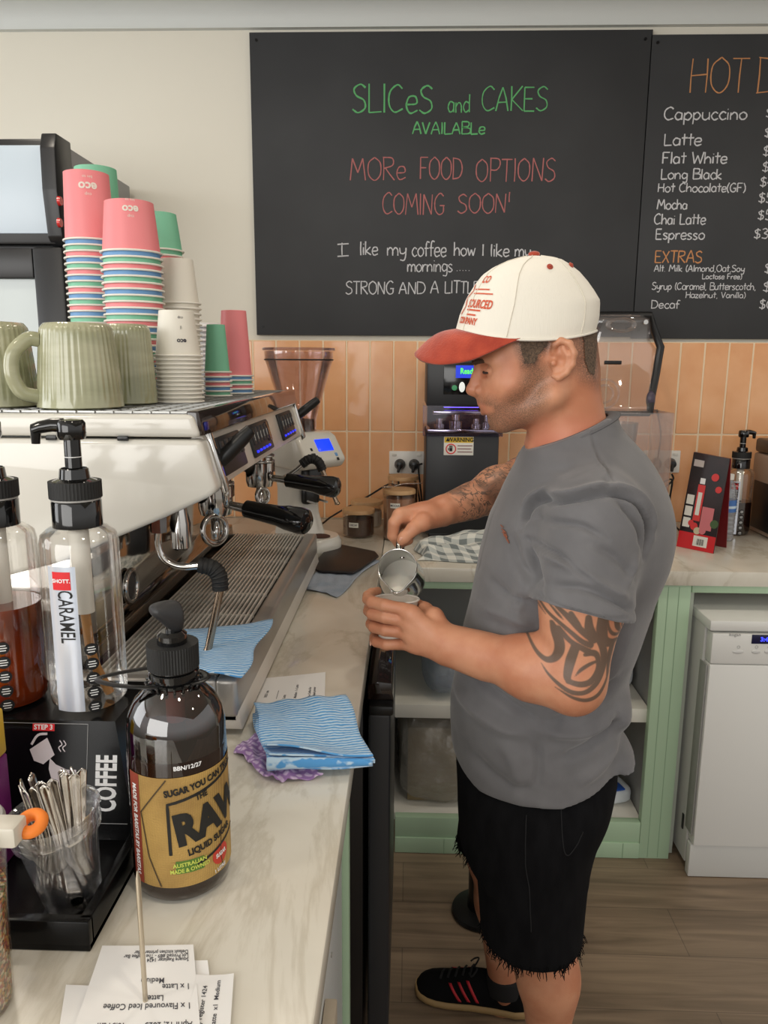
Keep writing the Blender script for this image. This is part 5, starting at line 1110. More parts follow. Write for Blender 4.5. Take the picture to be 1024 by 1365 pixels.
jr = thing('sprinkle_jar', 'tall glass jar of coloured sprinkles at the left edge of the photo', 'jar', (jx_, jy_, CT)); T = Matrix.Translation((jx_, jy_, CT+.0005))
MB().lathe([(.0001, 0), (.038, 0), (.0405, .004), (.042, .08), (.046, .164), (.0445, .164), (.0405, .08), (.039, .006), (.0001, .005)], 40, T).build('glass_body', JGLASS, jr)
MB().lathe([(.0001, .006), (.0388, .006), (.0402, .08), (.0425, .12), (.0001, .124)], 36, T).build('sprinkle_fill', sprinkle_mat(), jr)
ld = MB().lathe([(.0001, .165), (.047, .165), (.0475, .168), (.0475, .186), (.045, .190), (.0001, .191)], 40, T).build('metal_lid', mat('lid_silver', (190, 188, 184), .3, .8), jr)
lv = MB().box((jx_+.050, jy_+.006, CT+.181), (.028, .024, .020), .003).build('lid_lever', mat('lever_ivory', (206, 200, 186), .35), ld)
MB().torus((jx_+.066, jy_+.020, CT+.180), .0092, .0058, (0, -.45, 1), 30, 12).build('orange_seal', mat('orange_rubber', (240, 130, 40), .55), lv)
ct_ = thing('drink_carton', 'tall yellow and purple carton behind the sprinkle jar on the tray', 'carton', (-.514, .79, CT+.009))
MB().box((-.514, .79, CT+.009+.067), (.09, .05, .132), .003).build('purple_body', mat('carton_purple', (120, 36, 110), .4), ct_)
MB().box((-.514, .79, CT+.009+.134+.028), (.09, .05, .056), .003).build('yellow_top', mat('carton_yellow', (226, 186, 50), .4), ct_)

# ================================================================== BIG BROWN SYRUP BOTTLE
rx, ry, rr_ = -.260, .797, .0555
rb = thing('pump_bottle', 'large brown glass bottle of liquid sugar with black pump and burlap label', 'bottle', (rx, ry, CT)); T = Matrix.Translation((rx, ry, CT+.0005))
BROWN = mat('brown_bottle', (30, 13, 6), .05, coat=.6)
zc0 = .205
MB().lathe([(.0001, .0), (.047, .0), (.0535, .006), (rr_, .016), (rr_, .168), (rr_-.0004, .172)], 64, T).build('bottle_body', BROWN, rb)
AMG = clear('amber_glass', (150, 84, 44), .22, .03)
MB().lathe([(rr_-.0004, .172), (rr_-.0008, zc0-.008), (rr_-.004, zc0+.006), (rr_-.011, zc0+.020), (rr_-.0225, zc0+.032), (.0250, zc0+.039), (.0245, zc0+.050), (.0001, zc0+.051)], 64, T).build('bottle_shoulder', AMG, rb)
MB().lathe([(.0001, .168), (rr_-.002, .168), (rr_-.002, .196), (.0001, .197)], 48, T).build('syrup', mat('raw_syrup', (34, 14, 6), .05, coat=.4), rb)
MB().tube([T @ Vector((0, 0, zc0+.045)), T @ Vector((0, 0, .19))], .0105, 16).build('pump_cylinder', mat('amber_tube', (196, 120, 46), .5), rb)
nk = MB(); nk.lathe([(.0262, zc0+.037), (.0285, zc0+.038), (.0285, zc0+.041), (.0255, zc0+.043), (.0255, zc0+.046), (.028, zc0+.047), (.028, zc0+.052), (.0255, zc0+.054), (.0255, zc0+.057)], 40, T)
for k in range(20):
    a = 2*math.pi*k/20; nk.box((rx+.0285*math.cos(a), ry+.0285*math.sin(a), CT+zc0+.0365), (.005, .003, .012), .001, rot=(0, .25, a))
nk.build('tamper_ring', BLACKG, rb)
cr_ = MB(); cr_.loft([[tuple(T @ Vector(((.0275+.0009*(k % 2))*math.cos(2*math.pi*k/110), (.0275+.0009*(k % 2))*math.sin(2*math.pi*k/110), z))) for k in range(110)] for z in (zc0+.056, zc0+.084)]); cr_.build('screw_cap', BLACKR, rb)
pz = zc0+.084
pm_ = MB(); pm_.lathe([(.0001, pz), (.0165, pz), (.0165, pz+.010), (.012, pz+.014), (.0001, pz+.014)], 28, T); pm_.tube([T @ Vector((0, 0, pz+.010)), T @ Vector((.0, 0, pz+.034))], .0068, 16); pm_.build('pump_stem', BLACKG, rb)
# chunky wedge-shaped pump head pointing to the viewer's left
hv = []
for t_, w_, h0_, h1_ in ((-.013, .0095, -.012, .014), (-.009, .0115, -.020, .019), (-.001, .0125, -.020, .022), (.009, .0130, -.006, .0215), (.018, .0125, .004, .020), (.023, .008, .008, .017)):
    q = []
    for k in range(14):
        a = 2*math.pi*k/14; yy = w_*math.cos(a); zz = (h0_+h1_)/2+(h1_-h0_)/2*math.sin(a); d = Vector((-.80, -.60, 0)); s_v = Vector((.60, -.80, 0))
        q.append(tuple(T @ (d*t_+s_v*yy+Vector((0, 0, pz+.028+zz)))))
    hv.append(q)
MB().loft(hv).build('pump_head', mat('pump_head_grey', (38, 38, 40), .5), rb, sub=1)
# carry strap: a flat loop round the neck, reaching out to the left
lp = []
for k in range(40):
    a = 2*math.pi*k/40; x = math.cos(a); y = math.sin(a)
    lp.append((rx-.026+.062*x, ry+.004+.0295*y*(1-.35*max(0, -x)), CT+zc0+.0415-.004*max(0, -x)))
sl2 = MB(); 
for i in range(40):
    pass
ring = [lp[k] for k in range(40)]+[lp[0], lp[1]]
sl2.tube(ring, .0042, 8, flat=.4); sl2.build('carry_strap', BLACKP, rb)
# label
def burlap_mat():
    m = mat('burlap_label', (198, 162, 92), .75, bump=.25, bscale=500, col2=(156, 122, 66), cscale=16, cr=(.35, .75)); N = m.node_tree.nodes; L = m.node_tree.links
    b = N['Principled BSDF']; src = b.inputs['Base Color'].links[0].from_socket
    tc = N.new('ShaderNodeTexCoord'); w1 = N.new('ShaderNodeTexWave'); w1.bands_direction = 'Z'; w1.inputs['Scale'].default_value = 190; w1.inputs['Distortion'].default_value = 1; L.new(tc.outputs['Object'], w1.inputs['Vector'])
    w2 = N.new('ShaderNodeTexWave'); w2.bands_direction = 'X'; w2.inputs['Scale'].default_value = 190; w2.inputs['Distortion'].default_value = 1; L.new(tc.outputs['Object'], w2.inputs['Vector'])
    mm = N.new('ShaderNodeMath'); mm.operation = 'MULTIPLY'; L.new(w1.outputs['Fac'], mm.inputs[0]); L.new(w2.outputs['Fac'], mm.inputs[1])
    rp = N.new('ShaderNodeValToRGB'); rp.color_ramp.elements[0].color = (.62, .6, .55, 1); rp.color_ramp.elements[1].color = (1.15, 1.12, 1.05, 1); L.new(mm.outputs[0], rp.inputs[0])
    mx = N.new('ShaderNodeMix'); mx.data_type = 'RGBA'; mx.blend_type = 'MULTIPLY'; mx.inputs[0].default_value = .8; L.new(src, mx.inputs[6]); L.new(rp.outputs[0], mx.inputs[7]); L.new(mx.outputs[2], b.inputs['Base Color']); return m
def arc(a0, a1, z0, z1, off, n=40):
    mb = MB(); mb.grid([[(rx+(rr_+off)*math.cos(R(a0+(a1-a0)*i/n)), ry+(rr_+off)*math.sin(R(a0+(a1-a0)*i/n)), CT+z) for z in (z0, z1)] for i in range(n+1)]); return mb
lab = arc(-138, 30, .0235, .156, .0005).build('burlap_label', burlap_mat(), rb, fix=False)
arc(-138, -121, .0235, .156, .0009, 8).build('red_strip', mat('strip_rust', (140, 58, 40), .6), lab, fix=False)
def lt(s, size, bold, sx, ang, z, rot, m, nm, off=.0014):
    t = text_mb(s, size, bold, sx); on_cyl(t, rx, ry, rr_, ang, CT+z, rot, off); return t.build(nm, m, lab, smooth=0)
lt('MADE FOR BARISTAS BY BARISTAS', .0092, .0003, .78, -129, .088, -math.pi/2, WHITEINK, 'strip_lettering')
DARKB = mat('label_dark', (24, 22, 18), .7)
lt('SUGAR YOU CAN TRUST', .0105, .0005, .78, -42, .1445, .16, DARKB, 'sugar_lettering')
lt('THE', .0095, .0004, .8, -48, .129, .16, DARKB, 'the_lettering')
lt('RAW', .050, .0028, .82, -31, .098, .16, DARKB, 'raw_lettering')
lt('LIQUID SUGAR', .0110, .0005, .8, -36, .0690, .16, DARKB, 'liquid_lettering')
def lline(p, w, m, nm):
    mb = MB(); pts = []
    for i in range(len(p)-1):
        for k in range(10): pts.append((p[i][0]+(p[i+1][0]-p[i][0])*k/10, p[i][1]+(p[i+1][1]-p[i][1])*k/10))
    pts.append(p[-1]); ribbon(mb, pts, w); mb.V = [(rx+(rr_+.0012)*math.cos(R(-72)+x/rr_), ry+(rr_+.0012)*math.sin(R(-72)+x/rr_), CT+y) for x, y, z in mb.V]; return mb.build(nm, m, lab, smooth=0, fix=False)
lline([(.078, .147), (-.0135, .125), (-.0125, .064)], .0035, DARKB, 'raw_frame'); lline([(.016, .0475), (.078, .0665)], .0032, DARKB, 'raw_frame')
SEAM = mat('label_seam', (78, 62, 40), .8)
lline([(-.014, .154), (-.046, .112), (-.038, .060), (-.0245, .025)], .0016, SEAM, 'stitched_seam'); lline([(.050, .085), (.046, .045), (.05, .026)], .0012, SEAM, 'stitched_seam')
gt_ = arc(-80, -48, .0405, .0560, .0010, 10).build('green_tag', mat('tag_green', (84, 120, 44), .6), lab, fix=False)
lt('AUSTRALIAN', .0066, .0002, .95, -64, .0515, .05, mat('tag_yellow', (196, 206, 90), .6), 'tag_lettering', .0016); lt('MADE & OWNED', .0066, .0002, .85, -64, .0445, .05, mat('tag_yellow'), 'tag_lettering', .0016)
dc = MB().add([(.0125*math.cos(k*.2618), .0125*math.sin(k*.2618), 0) for k in range(24)], [tuple(range(24))]); on_cyl(dc, rx, ry, rr_, -24, CT+.046, 0, .001); dc.build('red_seal', mat('seal_red', (196, 58, 40), .6), lab, smooth=0)
lt('SUGAR', .0072, .0003, .7, -24, .046, .1, WHITEINK, 'seal_lettering', .0016); lt('1 LITRE', .0062, .0002, .9, -26, .0285, .1, WHITEINK, 'volume_lettering', .0014)
lt('BBN/12/27', .0068, .0002, 1.0, -62, .1665, .0, WHITEINK, 'date_print', .0006)

# ================================================================== RECEIPTS, SPIKE, CLOTHS
def paper(name, corners, z, label, lines=None, group=None, curl=.004, seed=0, rot180=True, sz=.0075):
    """corners in order: as seen bottom-left, bottom-right, top-right, top-left"""
    a, b, c, d = [np.array(p[:2], float) for p in corners]; n = 12; rs = np.random.default_rng(seed); ph = rs.uniform(0, 6, 2)
    Pt = lambda s, t: (a*(1-s)+b*s)*(1-t)+(d*(1-s)+c*s)*t
    zf = lambda s, t: z+curl*(.5+.5*math.sin(3*s+ph[0]+2*t))*((s-.5)**2+(t-.5)**2)*1.6
    o = MB().grid([[(*Pt(i/n, j/n), zf(i/n, j/n)) for j in range(n+1)] for i in range(n+1)]).build(name, PAPER, None, smooth=60)
    tag(o, label, 'receipt', group)
    for k, (s_, ux, ty, sc, align) in enumerate(lines or []):
        t = text_mb(s_, sz*sc, .0001, .95, align)
        W = np.linalg.norm(b-a); Hh = np.linalg.norm(d-a); vs = []
        for x, y, _ in t.V:
            if rot180 == 90: s, tt = ux - y/W, ty + x/Hh
            elif rot180: s, tt = ux - x/W, ty - y/Hh
            else: s, tt = ux + x/W, ty + y/Hh
            p = Pt(s, tt); vs.append((p[0], p[1], zf(s, tt)+.0004))
        t.V = vs; t.build('printed_line', INK, o, smooth=0)
    return o
rl = [('Default kitchen printer - Bar', .06, .945, .9, 'RIGHT'), ('Lot Printed #89 - The Coffee Bar', .06, .915, .9, 'RIGHT'), ('Square Register 1424', .06, .885, .9, 'RIGHT'), ('Medium', .36, .735, 1.25, 'RIGHT'), ('1 x Latte', .10, .69, 1.3, 'LEFT'), ('Latte', .36, .615, 1.25, 'RIGHT'), ('1 x Flavoured Iced Coffee', .1, .56, 1.3, 'LEFT'), ('April 12, 2025', .12, .44, 1.2, 'LEFT'), ('10:34 am', .84, .44, 1.1, 'RIGHT')]
rl = [(a_, 1-b_ if False else b_, c_, d_, e_) for a_, b_, c_, d_, e_ in rl]
def flip(L_): return [(s_, (1-u_), t_, sc, 'LEFT') for s_, u_, t_, sc, al in L_]
zz = CT
def cpt(u, v): return at(u, v, z=CT)
paper('receipt', [cpt(62, 1480), cpt(215, 1480), cpt(150, 1318), cpt(88, 1314)], CT+.0012, 'plain receipt at the left under the spiked pile', None, None, .003, 1)
paper('receipt', [cpt(140, 1480), cpt(300, 1480), cpt(277, 1285), cpt(205, 1279)], CT+.0024, 'receipt peeking out right behind the top receipt of the pile', None, None, .004, 2)
paper('receipt', [cpt(222, 1480), cpt(300, 1480), cpt(312, 1302), cpt(262, 1306)], CT+.0036, 'narrow receipt at the right of the spiked pile with sideways print', [('Latte  x1  Medium', .62, .55, 1.0, 'LEFT'), ('by register 1424', .3, .55, 1.0, 'LEFT')], None, .004, 3, rot180=90)
paper('receipt', [cpt(64, 1480), cpt(276, 1480), cpt(258, 1265), cpt(137, 1269)], CT+.0052, 'top receipt of the pile, pierced by the metal spike', [(s_, (.94 if u_ < .2 else .70 if u_ < .5 else .40), t_ if t_ > .8 else t_, sc, 'LEFT') for s_, u_, t_, sc, al in rl], None, .003, 4)
for t_ in (.845, .50, .40): pass
spk = thing('receipt_spike', 'thin upright metal receipt spike through the pile of order slips', 'spike', (-.241, .609, CT))
MB().lathe([(.0001, 0), (.03, 0), (.03, .0008), (.0001, .001)], 30, Matrix.Translation((-.241, .609, CT+.0001))).build('round_base', STEEL, spk)
MB().tube([(-.241, .609, CT+.0008), (-.241, .609, 1.088), (-.241, .609, 1.097)], [.0024, .0024, .0008], 12).build('spike_rod', mat('spike_metal', (196, 184, 164), .3, .8), spk)
paper('receipt', [cpt(325, 939), cpt(433, 936), cpt(434, 898), cpt(341, 906)], CT+.0012, 'single white receipt lying beside the drip tray', [('Default printer', .86, .14, .9, 'LEFT'), ('The Coffee Bar', .80, .14, .9, 'LEFT'), ('Medium  1 x Latte', .62, .14, 1.0, 'LEFT'), ('Latte', .48, .14, 1.0, 'LEFT'), ('------------', .38, .14, 1.2, 'LEFT'), ('10:31 am', .24, .2, 1.1, 'LEFT'), ('TOTAL', .12, .2, 1.1, 'LEFT')], None, .003, 6, rot180=90)
BCL = weave_mat('blue_wipe', (84, 156, 216), (190, 216, 236), 40, 1.35, .5, 3.5)
PCL = weave_mat('purple_wipe', (150, 112, 168), (206, 182, 212), 28, .8, .45, 4.0, second=28)
o = flat_cloth('cleaning_cloth', [cpt(306, 1003), cpt(362, 1048), cpt(428, 1040), cpt(372, 968)], CT+.003, PCL, .006, .003, seed=7)
tag(o, 'purple patterned cloth under the folded blue cloth on the worktop', 'cloth')
# folded blue cloth: four layers, front fold open
def folded():
    a, b, c, d = [np.array(p[:2]) for p in (cpt(357, 1040), cpt(497, 1034), cpt(460, 952), cpt(338, 962))]; mb = MB(); n = 30
    for L_ in range(4):
        sh = .004*L_; G_ = []
        for i in range(n+1):
            row = []
            for j in range(n+1):
                s, t = i/n, j/n; p = (a*(1-s)+b*s)*(1-t)+(d*(1-s)+c*s)*t
                p = p+np.array((.004*math.sin(6*t+L_), .003*math.sin(7*s+L_*2)))
                base = CT+.0165+.0062*L_*(1-.25*s) + .0045*L_/3*(math.sin(5*s+1)*math.sin(4*t+.5)+.6)
                lip = .006*L_*max(0, 1-t*6)*(1-s)
                sag = -.0055*(3-L_)*0
                row.append((p[0], p[1], max(CT+.0155, base+lip)+.0018*math.sin(19*s+5*t+L_)*t))
            G_.append(row)
        mb.grid(G_)
    e0 = []
    for i in range(n+1):                                   # rolled front fold joining bottom and top layer
        s = i/n; row = []
        for k in range(9):
            th = -math.pi/2-math.pi*k/8; p = a*(1-s)+b*s; rr2 = .011*(1-.5*s)
            row.append((p[0]+.004*math.sin(L_*0+0), p[1]+rr2*math.cos(th)*.7, CT+.0165+rr2+rr2*math.sin(th)))
        e0.append(row)
    mb.grid(e0)
    return mb.build('cleaning_cloth', BCL, None, smooth=60, solid=-.0025)
tag(folded(), 'folded bright blue wipe cloth at the edge of the bar worktop', 'cloth')
gzc = GZ+.0062
def traycloth():
    n = 34; a, b, c, d = [np.array(at(u, v, z=gzc)[:2]) for u, v in ((205, 895), (322, 905), (362, 832), (238, 842))]; G_ = []
    for i in range(n+1):
        row = []
        for j in range(n+1):
            s, t = i/n, j/n; p = (a*(1-s)+b*s)*(1-t)+(d*(1-s)+c*s)*t; p = p+np.array((.006*math.sin(9*t)*s, .006*math.sin(8*s+1)*t))
            over = max(0, p[0]-(-.285)); z = gzc+.0022+.0045*(math.sin(11*s+3*t)+math.sin(8*t-2*s+2)+1.4)*.5*(.4+.6*s)
            
            row.append((p[0], p[1], z))
        G_.append(row)
    return MB().grid(G_).build('cleaning_cloth', BCL, None, smooth=60, solid=-.0022)
tag(traycloth(), 'blue striped wipe cloth spread over the near end of the drip grate', 'cloth')
# ================================================================== THE MAN
class Field:
    """a signed distance field on a rectilinear grid, with smooth unions, meshed by surface nets"""
    def __init__(s, xs, ys, zs):
        s.ax = [np.asarray(a, np.float32) for a in (xs, ys, zs)]; s.d = np.full([len(a) for a in s.ax], .2, np.float32)
    def _sl(s, lo, hi, m):
        sl = []
        for i in range(3):
            a = s.ax[i]; j0 = max(0, int(np.searchsorted(a, lo[i]-m))-1); j1 = min(len(a), int(np.searchsorted(a, hi[i]+m))+1); sl.append(slice(j0, j1))
        return tuple(sl)
    def _g(s, sl): return s.ax[0][sl[0]][:, None, None], s.ax[1][sl[1]][None, :, None], s.ax[2][sl[2]][None, None, :]
    def union(s, fn, lo, hi, k=.01):
        sl = s._sl(lo, hi, k+.012); X, Y, Z = s._g(sl); b = fn(X, Y, Z); a = s.d[sl]
        h = np.maximum(k-np.abs(a-b), 0)/k; s.d[sl] = np.minimum(a, b)-h*h*k*.25
    def carve(s, fn, lo, hi, k=.005):
        sl = s._sl(lo, hi, k+.01); X, Y, Z = s._g(sl); b = -fn(X, Y, Z); a = s.d[sl]
        h = np.maximum(k-np.abs(a-b), 0)/k; s.d[sl] = np.maximum(a, b)+h*h*k*.25
    def cone(s, a, b, ra, rb, k=.01, op='union'):
        a = np.array(tuple(a), np.float32); b = np.array(tuple(b), np.float32); ba = b-a; l2 = max(float(ba @ ba), 1e-9); m = max(ra, rb)
        def fn(X, Y, Z):
            px, py, pz = X-a[0], Y-a[1], Z-a[2]; t = np.clip((px*ba[0]+py*ba[1]+pz*ba[2])/l2, 0, 1)
            return np.sqrt((px-ba[0]*t)**2+(py-ba[1]*t)**2+(pz-ba[2]*t)**2)-(ra+(rb-ra)*t)
        getattr(s, op)(fn, np.minimum(a, b)-m, np.maximum(a, b)+m, k)
    def chain(s, pts, rs, k=.01):
        for i in range(len(pts)-1): s.cone(pts[i], pts[i+1], rs[i], rs[i+1], k)
    def ell(s, c, r, k=.01, op='union', rot=None):
        c = np.array(tuple(c), np.float32); r = np.array(r, np.float32); M = None if rot is None else np.array(Euler(rot).to_matrix().transposed(), np.float32); m = float(r.max())
        def fn(X, Y, Z):
            x, y, z = X-c[0], Y-c[1], Z-c[2]
            if M is not None: x, y, z = M[0, 0]*x+M[0, 1]*y+M[0, 2]*z, M[1, 0]*x+M[1, 1]*y+M[1, 2]*z, M[2, 0]*x+M[2, 1]*y+M[2, 2]*z
            q = np.sqrt((x/r[0])**2+(y/r[1])**2+(z/r[2])**2); g = np.sqrt((x/r[0]**2)**2+(y/r[1]**2)**2+(z/r[2]**2)**2)+1e-6
            return q*(q-1)/g
        mm = r if M is None else np.array((m, m, m)); getattr(s, op)(fn, c-mm, c+mm, k)
    def tower(s, lev, k=.01, p=2.3):
        """levels (z, x_front, x_back, y_mid, half_width): an upright trunk of superelliptic sections"""
        L = np.array(sorted(lev), float); lo = (L[:, 1].min(), (L[:, 3]-L[:, 4]).min(), L[0, 0]); hi = (L[:, 2].max(), (L[:, 3]+L[:, 4]).max(), L[-1, 0])
        def fn(X, Y, Z):
            z = Z.ravel(); cs = [np.interp(z, L[:, 0], L[:, i])[None, None, :].astype(np.float32) for i in (1, 2, 3, 4)]
            cx, a, b = (cs[0]+cs[1])/2, (cs[1]-cs[0])/2, cs[3]; q = (np.abs((X-cx)/a)**p+np.abs((Y-cs[2])/b)**p)**(1/p); d = (q-1)*np.minimum(a, b)
            return np.maximum(d, np.maximum(L[0, 0]-Z, Z-L[-1, 0]))
        s.union(fn, lo, hi, k)
    def half(s, fn):
        X, Y, Z = s._g((slice(None),)*3); s.d = np.maximum(s.d, fn(X, Y, Z)).astype(np.float32)
    def mesh(s):
        d = s.d; sg = d < 0; n = [x-1 for x in d.shape]; cnt = np.zeros(n, np.uint8)
        for i in (0, 1):
            for j in (0, 1):
                for k in (0, 1): cnt += sg[i:n[0]+i, j:n[1]+j, k:n[2]+k]
        act = (cnt > 0) & (cnt < 8); I = np.argwhere(act); N = len(I); idx = np.full(n, -1, np.int32); idx[act] = np.arange(N)
        P = np.zeros((N, 3)); W = np.zeros(N)
        cor = [(i, j, k) for i in (0, 1) for j in (0, 1) for k in (0, 1)]; val = {c: d[I[:, 0]+c[0], I[:, 1]+c[1], I[:, 2]+c[2]] for c in cor}
        pos = {c: np.stack([s.ax[q][I[:, q]+c[q]] for q in range(3)], 1) for c in cor}
        for c in cor:
            for q in range(3):
                if c[q] == 0:
                    e = list(c); e[q] = 1; e = tuple(e); a, b = val[c], val[e]; m = (a < 0) != (b < 0); t = np.where(m, a/np.where(m, a-b, 1), 0)[:, None]
                    P += np.where(m[:, None], pos[c]*(1-t)+pos[e]*t, 0); W += m
        P /= W[:, None]; F = []
        for q in range(3):
            o1, o2 = [(1, 2), (2, 0), (0, 1)][q]
            sl0 = [slice(None)]*3; sl1 = [slice(None)]*3; sl0[q] = slice(0, -1); sl1[q] = slice(1, None)
            E = np.argwhere(sg[tuple(sl0)] != sg[tuple(sl1)]); E = E[(E[:, o1] > 0) & (E[:, o2] > 0) & (E[:, o1] < d.shape[o1]-1) & (E[:, o2] < d.shape[o2]-1)]
            st_ = sg[tuple(sl0)][E[:, 0], E[:, 1], E[:, 2]]; c = []
            for da, db in ((-1, -1), (0, -1), (0, 0), (-1, 0)):
                v = E.copy(); v[:, o1] += da; v[:, o2] += db; c.append(idx[v[:, 0], v[:, 1], v[:, 2]])
            Q = np.stack(c, 1); Q[~st_] = Q[~st_][:, ::-1]; F.append(Q)
        return P, np.concatenate(F)
def relax(P, F, n=1, lam=.5):
    e = np.concatenate([F[:, [0, 1]], F[:, [1, 2]], F[:, [2, 3]], F[:, [3, 0]]])
    for _ in range(n):
        A = np.zeros_like(P); c = np.zeros(len(P))
        for a, b in ((0, 1), (1, 0)):
            for q in range(3): A[:, q] += np.bincount(e[:, a], P[e[:, b], q], len(P))
            c += np.bincount(e[:, a], minlength=len(P))
        P = P*(1-lam)+lam*A/np.maximum(c, 1)[:, None]
    return P
def vnormals(P, F):
    fnm = np.cross(P[F[:, 2]]-P[F[:, 0]], P[F[:, 3]]-P[F[:, 1]]); N = np.zeros_like(P)
    for q in range(4):
        for i in range(3): N[:, i] += np.bincount(F[:, q], fnm[:, i], len(P))
    return N/np.maximum(np.linalg.norm(N, axis=1), 1e-9)[:, None]
def np_mesh(name, P, F, m, parent, attrs={}):
    me = bpy.data.meshes.new(name); me.vertices.add(len(P)); me.vertices.foreach_set('co', P.astype(np.float32).ravel()); me.loops.add(F.size); me.loops.foreach_set('vertex_index', F.astype(np.int32).ravel())
    me.polygons.add(len(F)); me.polygons.foreach_set('loop_start', np.arange(len(F), dtype=np.int32)*4); me.update(calc_edges=True); me.validate()
    me.polygons.foreach_set('use_smooth', [True]*len(me.polygons)); me.materials.append(m)
    for k, v in attrs.items(): me.attributes.new(k, 'FLOAT', 'POINT').data.foreach_set('value', v.astype(np.float32))
    return put(bpy.data.objects.new(name, me), parent)
def axis(*seg):
    """(start, step, end, step, end ...) -> rectilinear axis"""
    out = []; a = seg[0]
    for st_, e in zip(seg[1::2], seg[2::2]): out += list(np.arange(a, e-1e-6, st_)); a = e
    return np.array(out+[a])
HY = 1.43                                                   # the head's middle plane
hp = lambda u, v, dy=0.0: Vector(at(u, v, y=HY))+Vector((0, dy, 0))
V3 = lambda u, v, y: Vector(at(u, v, y=y))
man = thing('person', 'man in white and red cap, grey t-shirt and black shorts pouring milk into a cup', 'person', (.27, 1.47, 0))

# ---- joints, placed where the pose puts them
SL, EL, WL = V3(792, 692, 1.285), V3(765, 907, 1.235), V3(600, 861, 1.335)
SR, ER, WR = Vector((.33, 1.645, 1.335)), V3(700, 640, 1.76), V3(592, 682, 1.565)
HLn, KLn, AL = V3(715, 1050, 1.395), V3(716, 1245, 1.365), Vector((.315, 1.375, .085))
HRt, KRt, AR = V3(700, 1035, 1.555), V3(658, 1140, 1.60), V3(672, 1312, 1.62)
CUPC = V3(528, 797, 1.42)                                    # centre of the paper cup's rim
body = Field(axis(-.12, .0021, .11, .0024, .37, .0045, .50), axis(1.13, .0042, 1.33, .0022, 1.53, .003, 1.64, .005, 1.92), axis(-.005, .006, .94, .0023, 1.32, .004, 1.40, .0022, 1.70))
B = body
# trunk (hidden by the clothes) and neck
B.tower([(.72, .15, .40, 1.47, .15), (.90, .15, .385, 1.46, .14), (1.15, .20, .385, 1.46, .15), (1.30, .24, .39, 1.46, .13)], .02)
for a, b in ((SL, 1), (SR, 1)): B.cone(Vector((.34, 1.46, 1.33)), a, .07, .06, .05)
B.cone(hp(746, 508), V3(758, 590, 1.445), .060, .064, .02); B.cone(V3(762, 590, 1.445), V3(785, 680, 1.46), .064, .08, .02)
for sgn in (-1, 1):
    B.cone(hp(741, 505, sgn*.052), V3(712, 592, 1.445)+Vector((0, sgn*.012, 0)), .016, .014, .022)          # neck muscle
    B.cone(hp(764, 508, sgn*.02), V3(778, 575, 1.45)+Vector((0, sgn*.025, 0)), .040, .036, .02)
# head
B.ell(hp(713, 452), (.108, .080, .112), .02); B.ell(hp(745, 485), (.066, .064, .062), .03)
B.ell(hp(677, 512), (.052, .060, .078), .03); B.ell(hp(662, 533), (.030, .036, .034), .02)
B.ell(hp(702, 541), (.052, .047, .036), .025)
for s in (-1, 1):
    B.cone(hp(729, 526, s*.060), hp(672, 560, s*.018), .021, .018, .02)
    B.ell(hp(680, 513, s*.046), (.026, .020, .020), .02)
    B.cone(hp(641, 481, s*.010), hp(659, 481, s*.046), .010, .010, .014)
    B.ell(hp(645, 494, s*.031), (.0155, .019, .0125), .008, 'carve')
    B.ell(hp(655.0, 494.5, s*.031), (.0140, .0150, .0118), .003)
    B.cone(hp(645.5, 489.5, s*.024), hp(650, 489, s*.043), .0016, .0012, .0025, 'carve')
B.ell(hp(668, 562), (.021, .024, .019), .012)
B.chain([hp(643, 484), hp(637, 502), hp(629.5, 519)], [.0105, .0095, .0112], .010)
B.cone(hp(629, 520), hp(640, 527), .0085, .0075, .006)
for s in (-1, 1):
    B.ell(hp(641, 520.5, s*.0135), (.0125, .0078, .0100), .0035)
    B.ell(hp(634, 530.5, s*.006), (.005, .0032, .0035), .002, 'carve')
B.ell(hp(647, 535), (.012, .022, .012), .010)
for s in (-1, 1):
    B.cone(hp(643.0, 538.5, 0), hp(656, 543, s*.023), .0070, .0032, .003)
    B.cone(hp(647.0, 549, 0), hp(657, 546.5, s*.021), .0080, .0032, .004)
    B.cone(hp(638.5, 543.6, 0), hp(658, 546, s*.027), .0026, .0020, .002, 'carve')
B.ell(hp(648.5, 556), (.006, .016, .004), .006, 'carve')
# ears
for s in (-1, 1):
    E_ = lambda u, v, off: Vector((at(u, v, y=HY-.08)[0], HY+s*(.080+off), at(u, v, y=HY-.08)[2]))
    B.ell(E_(748, 478, .004), (.021, .007, .034), .006, rot=(0, R(-8), s*R(18)))
    hx = [E_(u, v, o) for u, v, o in ((737, 470, .004), (738, 460, .010), (746, 454, .013), (757, 458, .017), (763, 471, .019), (761, 486, .016), (753, 497, .010), (744, 503, .006), (738, 501, .002))]
    B.chain(hx, [.0045, .0048, .0052, .0055, .0055, .005, .0055, .0065, .005], .004)
    B.chain([E_(749, 464, .011), E_(755, 474, .013), E_(752, 487, .011)], [.0035, .0042, .004], .004)
    B.ell(E_(744, 482, .014), (.0095, .010, .012), .004, 'carve'); B.ell(E_(737, 484, .006), (.0055, .005, .006), .003)
dn = np.array((EL-SL).normalized()); c0_s = np.array(V3(790, 817, 1.24)); hn_s = np.array(Vector((dn[0]-.10, dn[1], dn[2])).normalized())
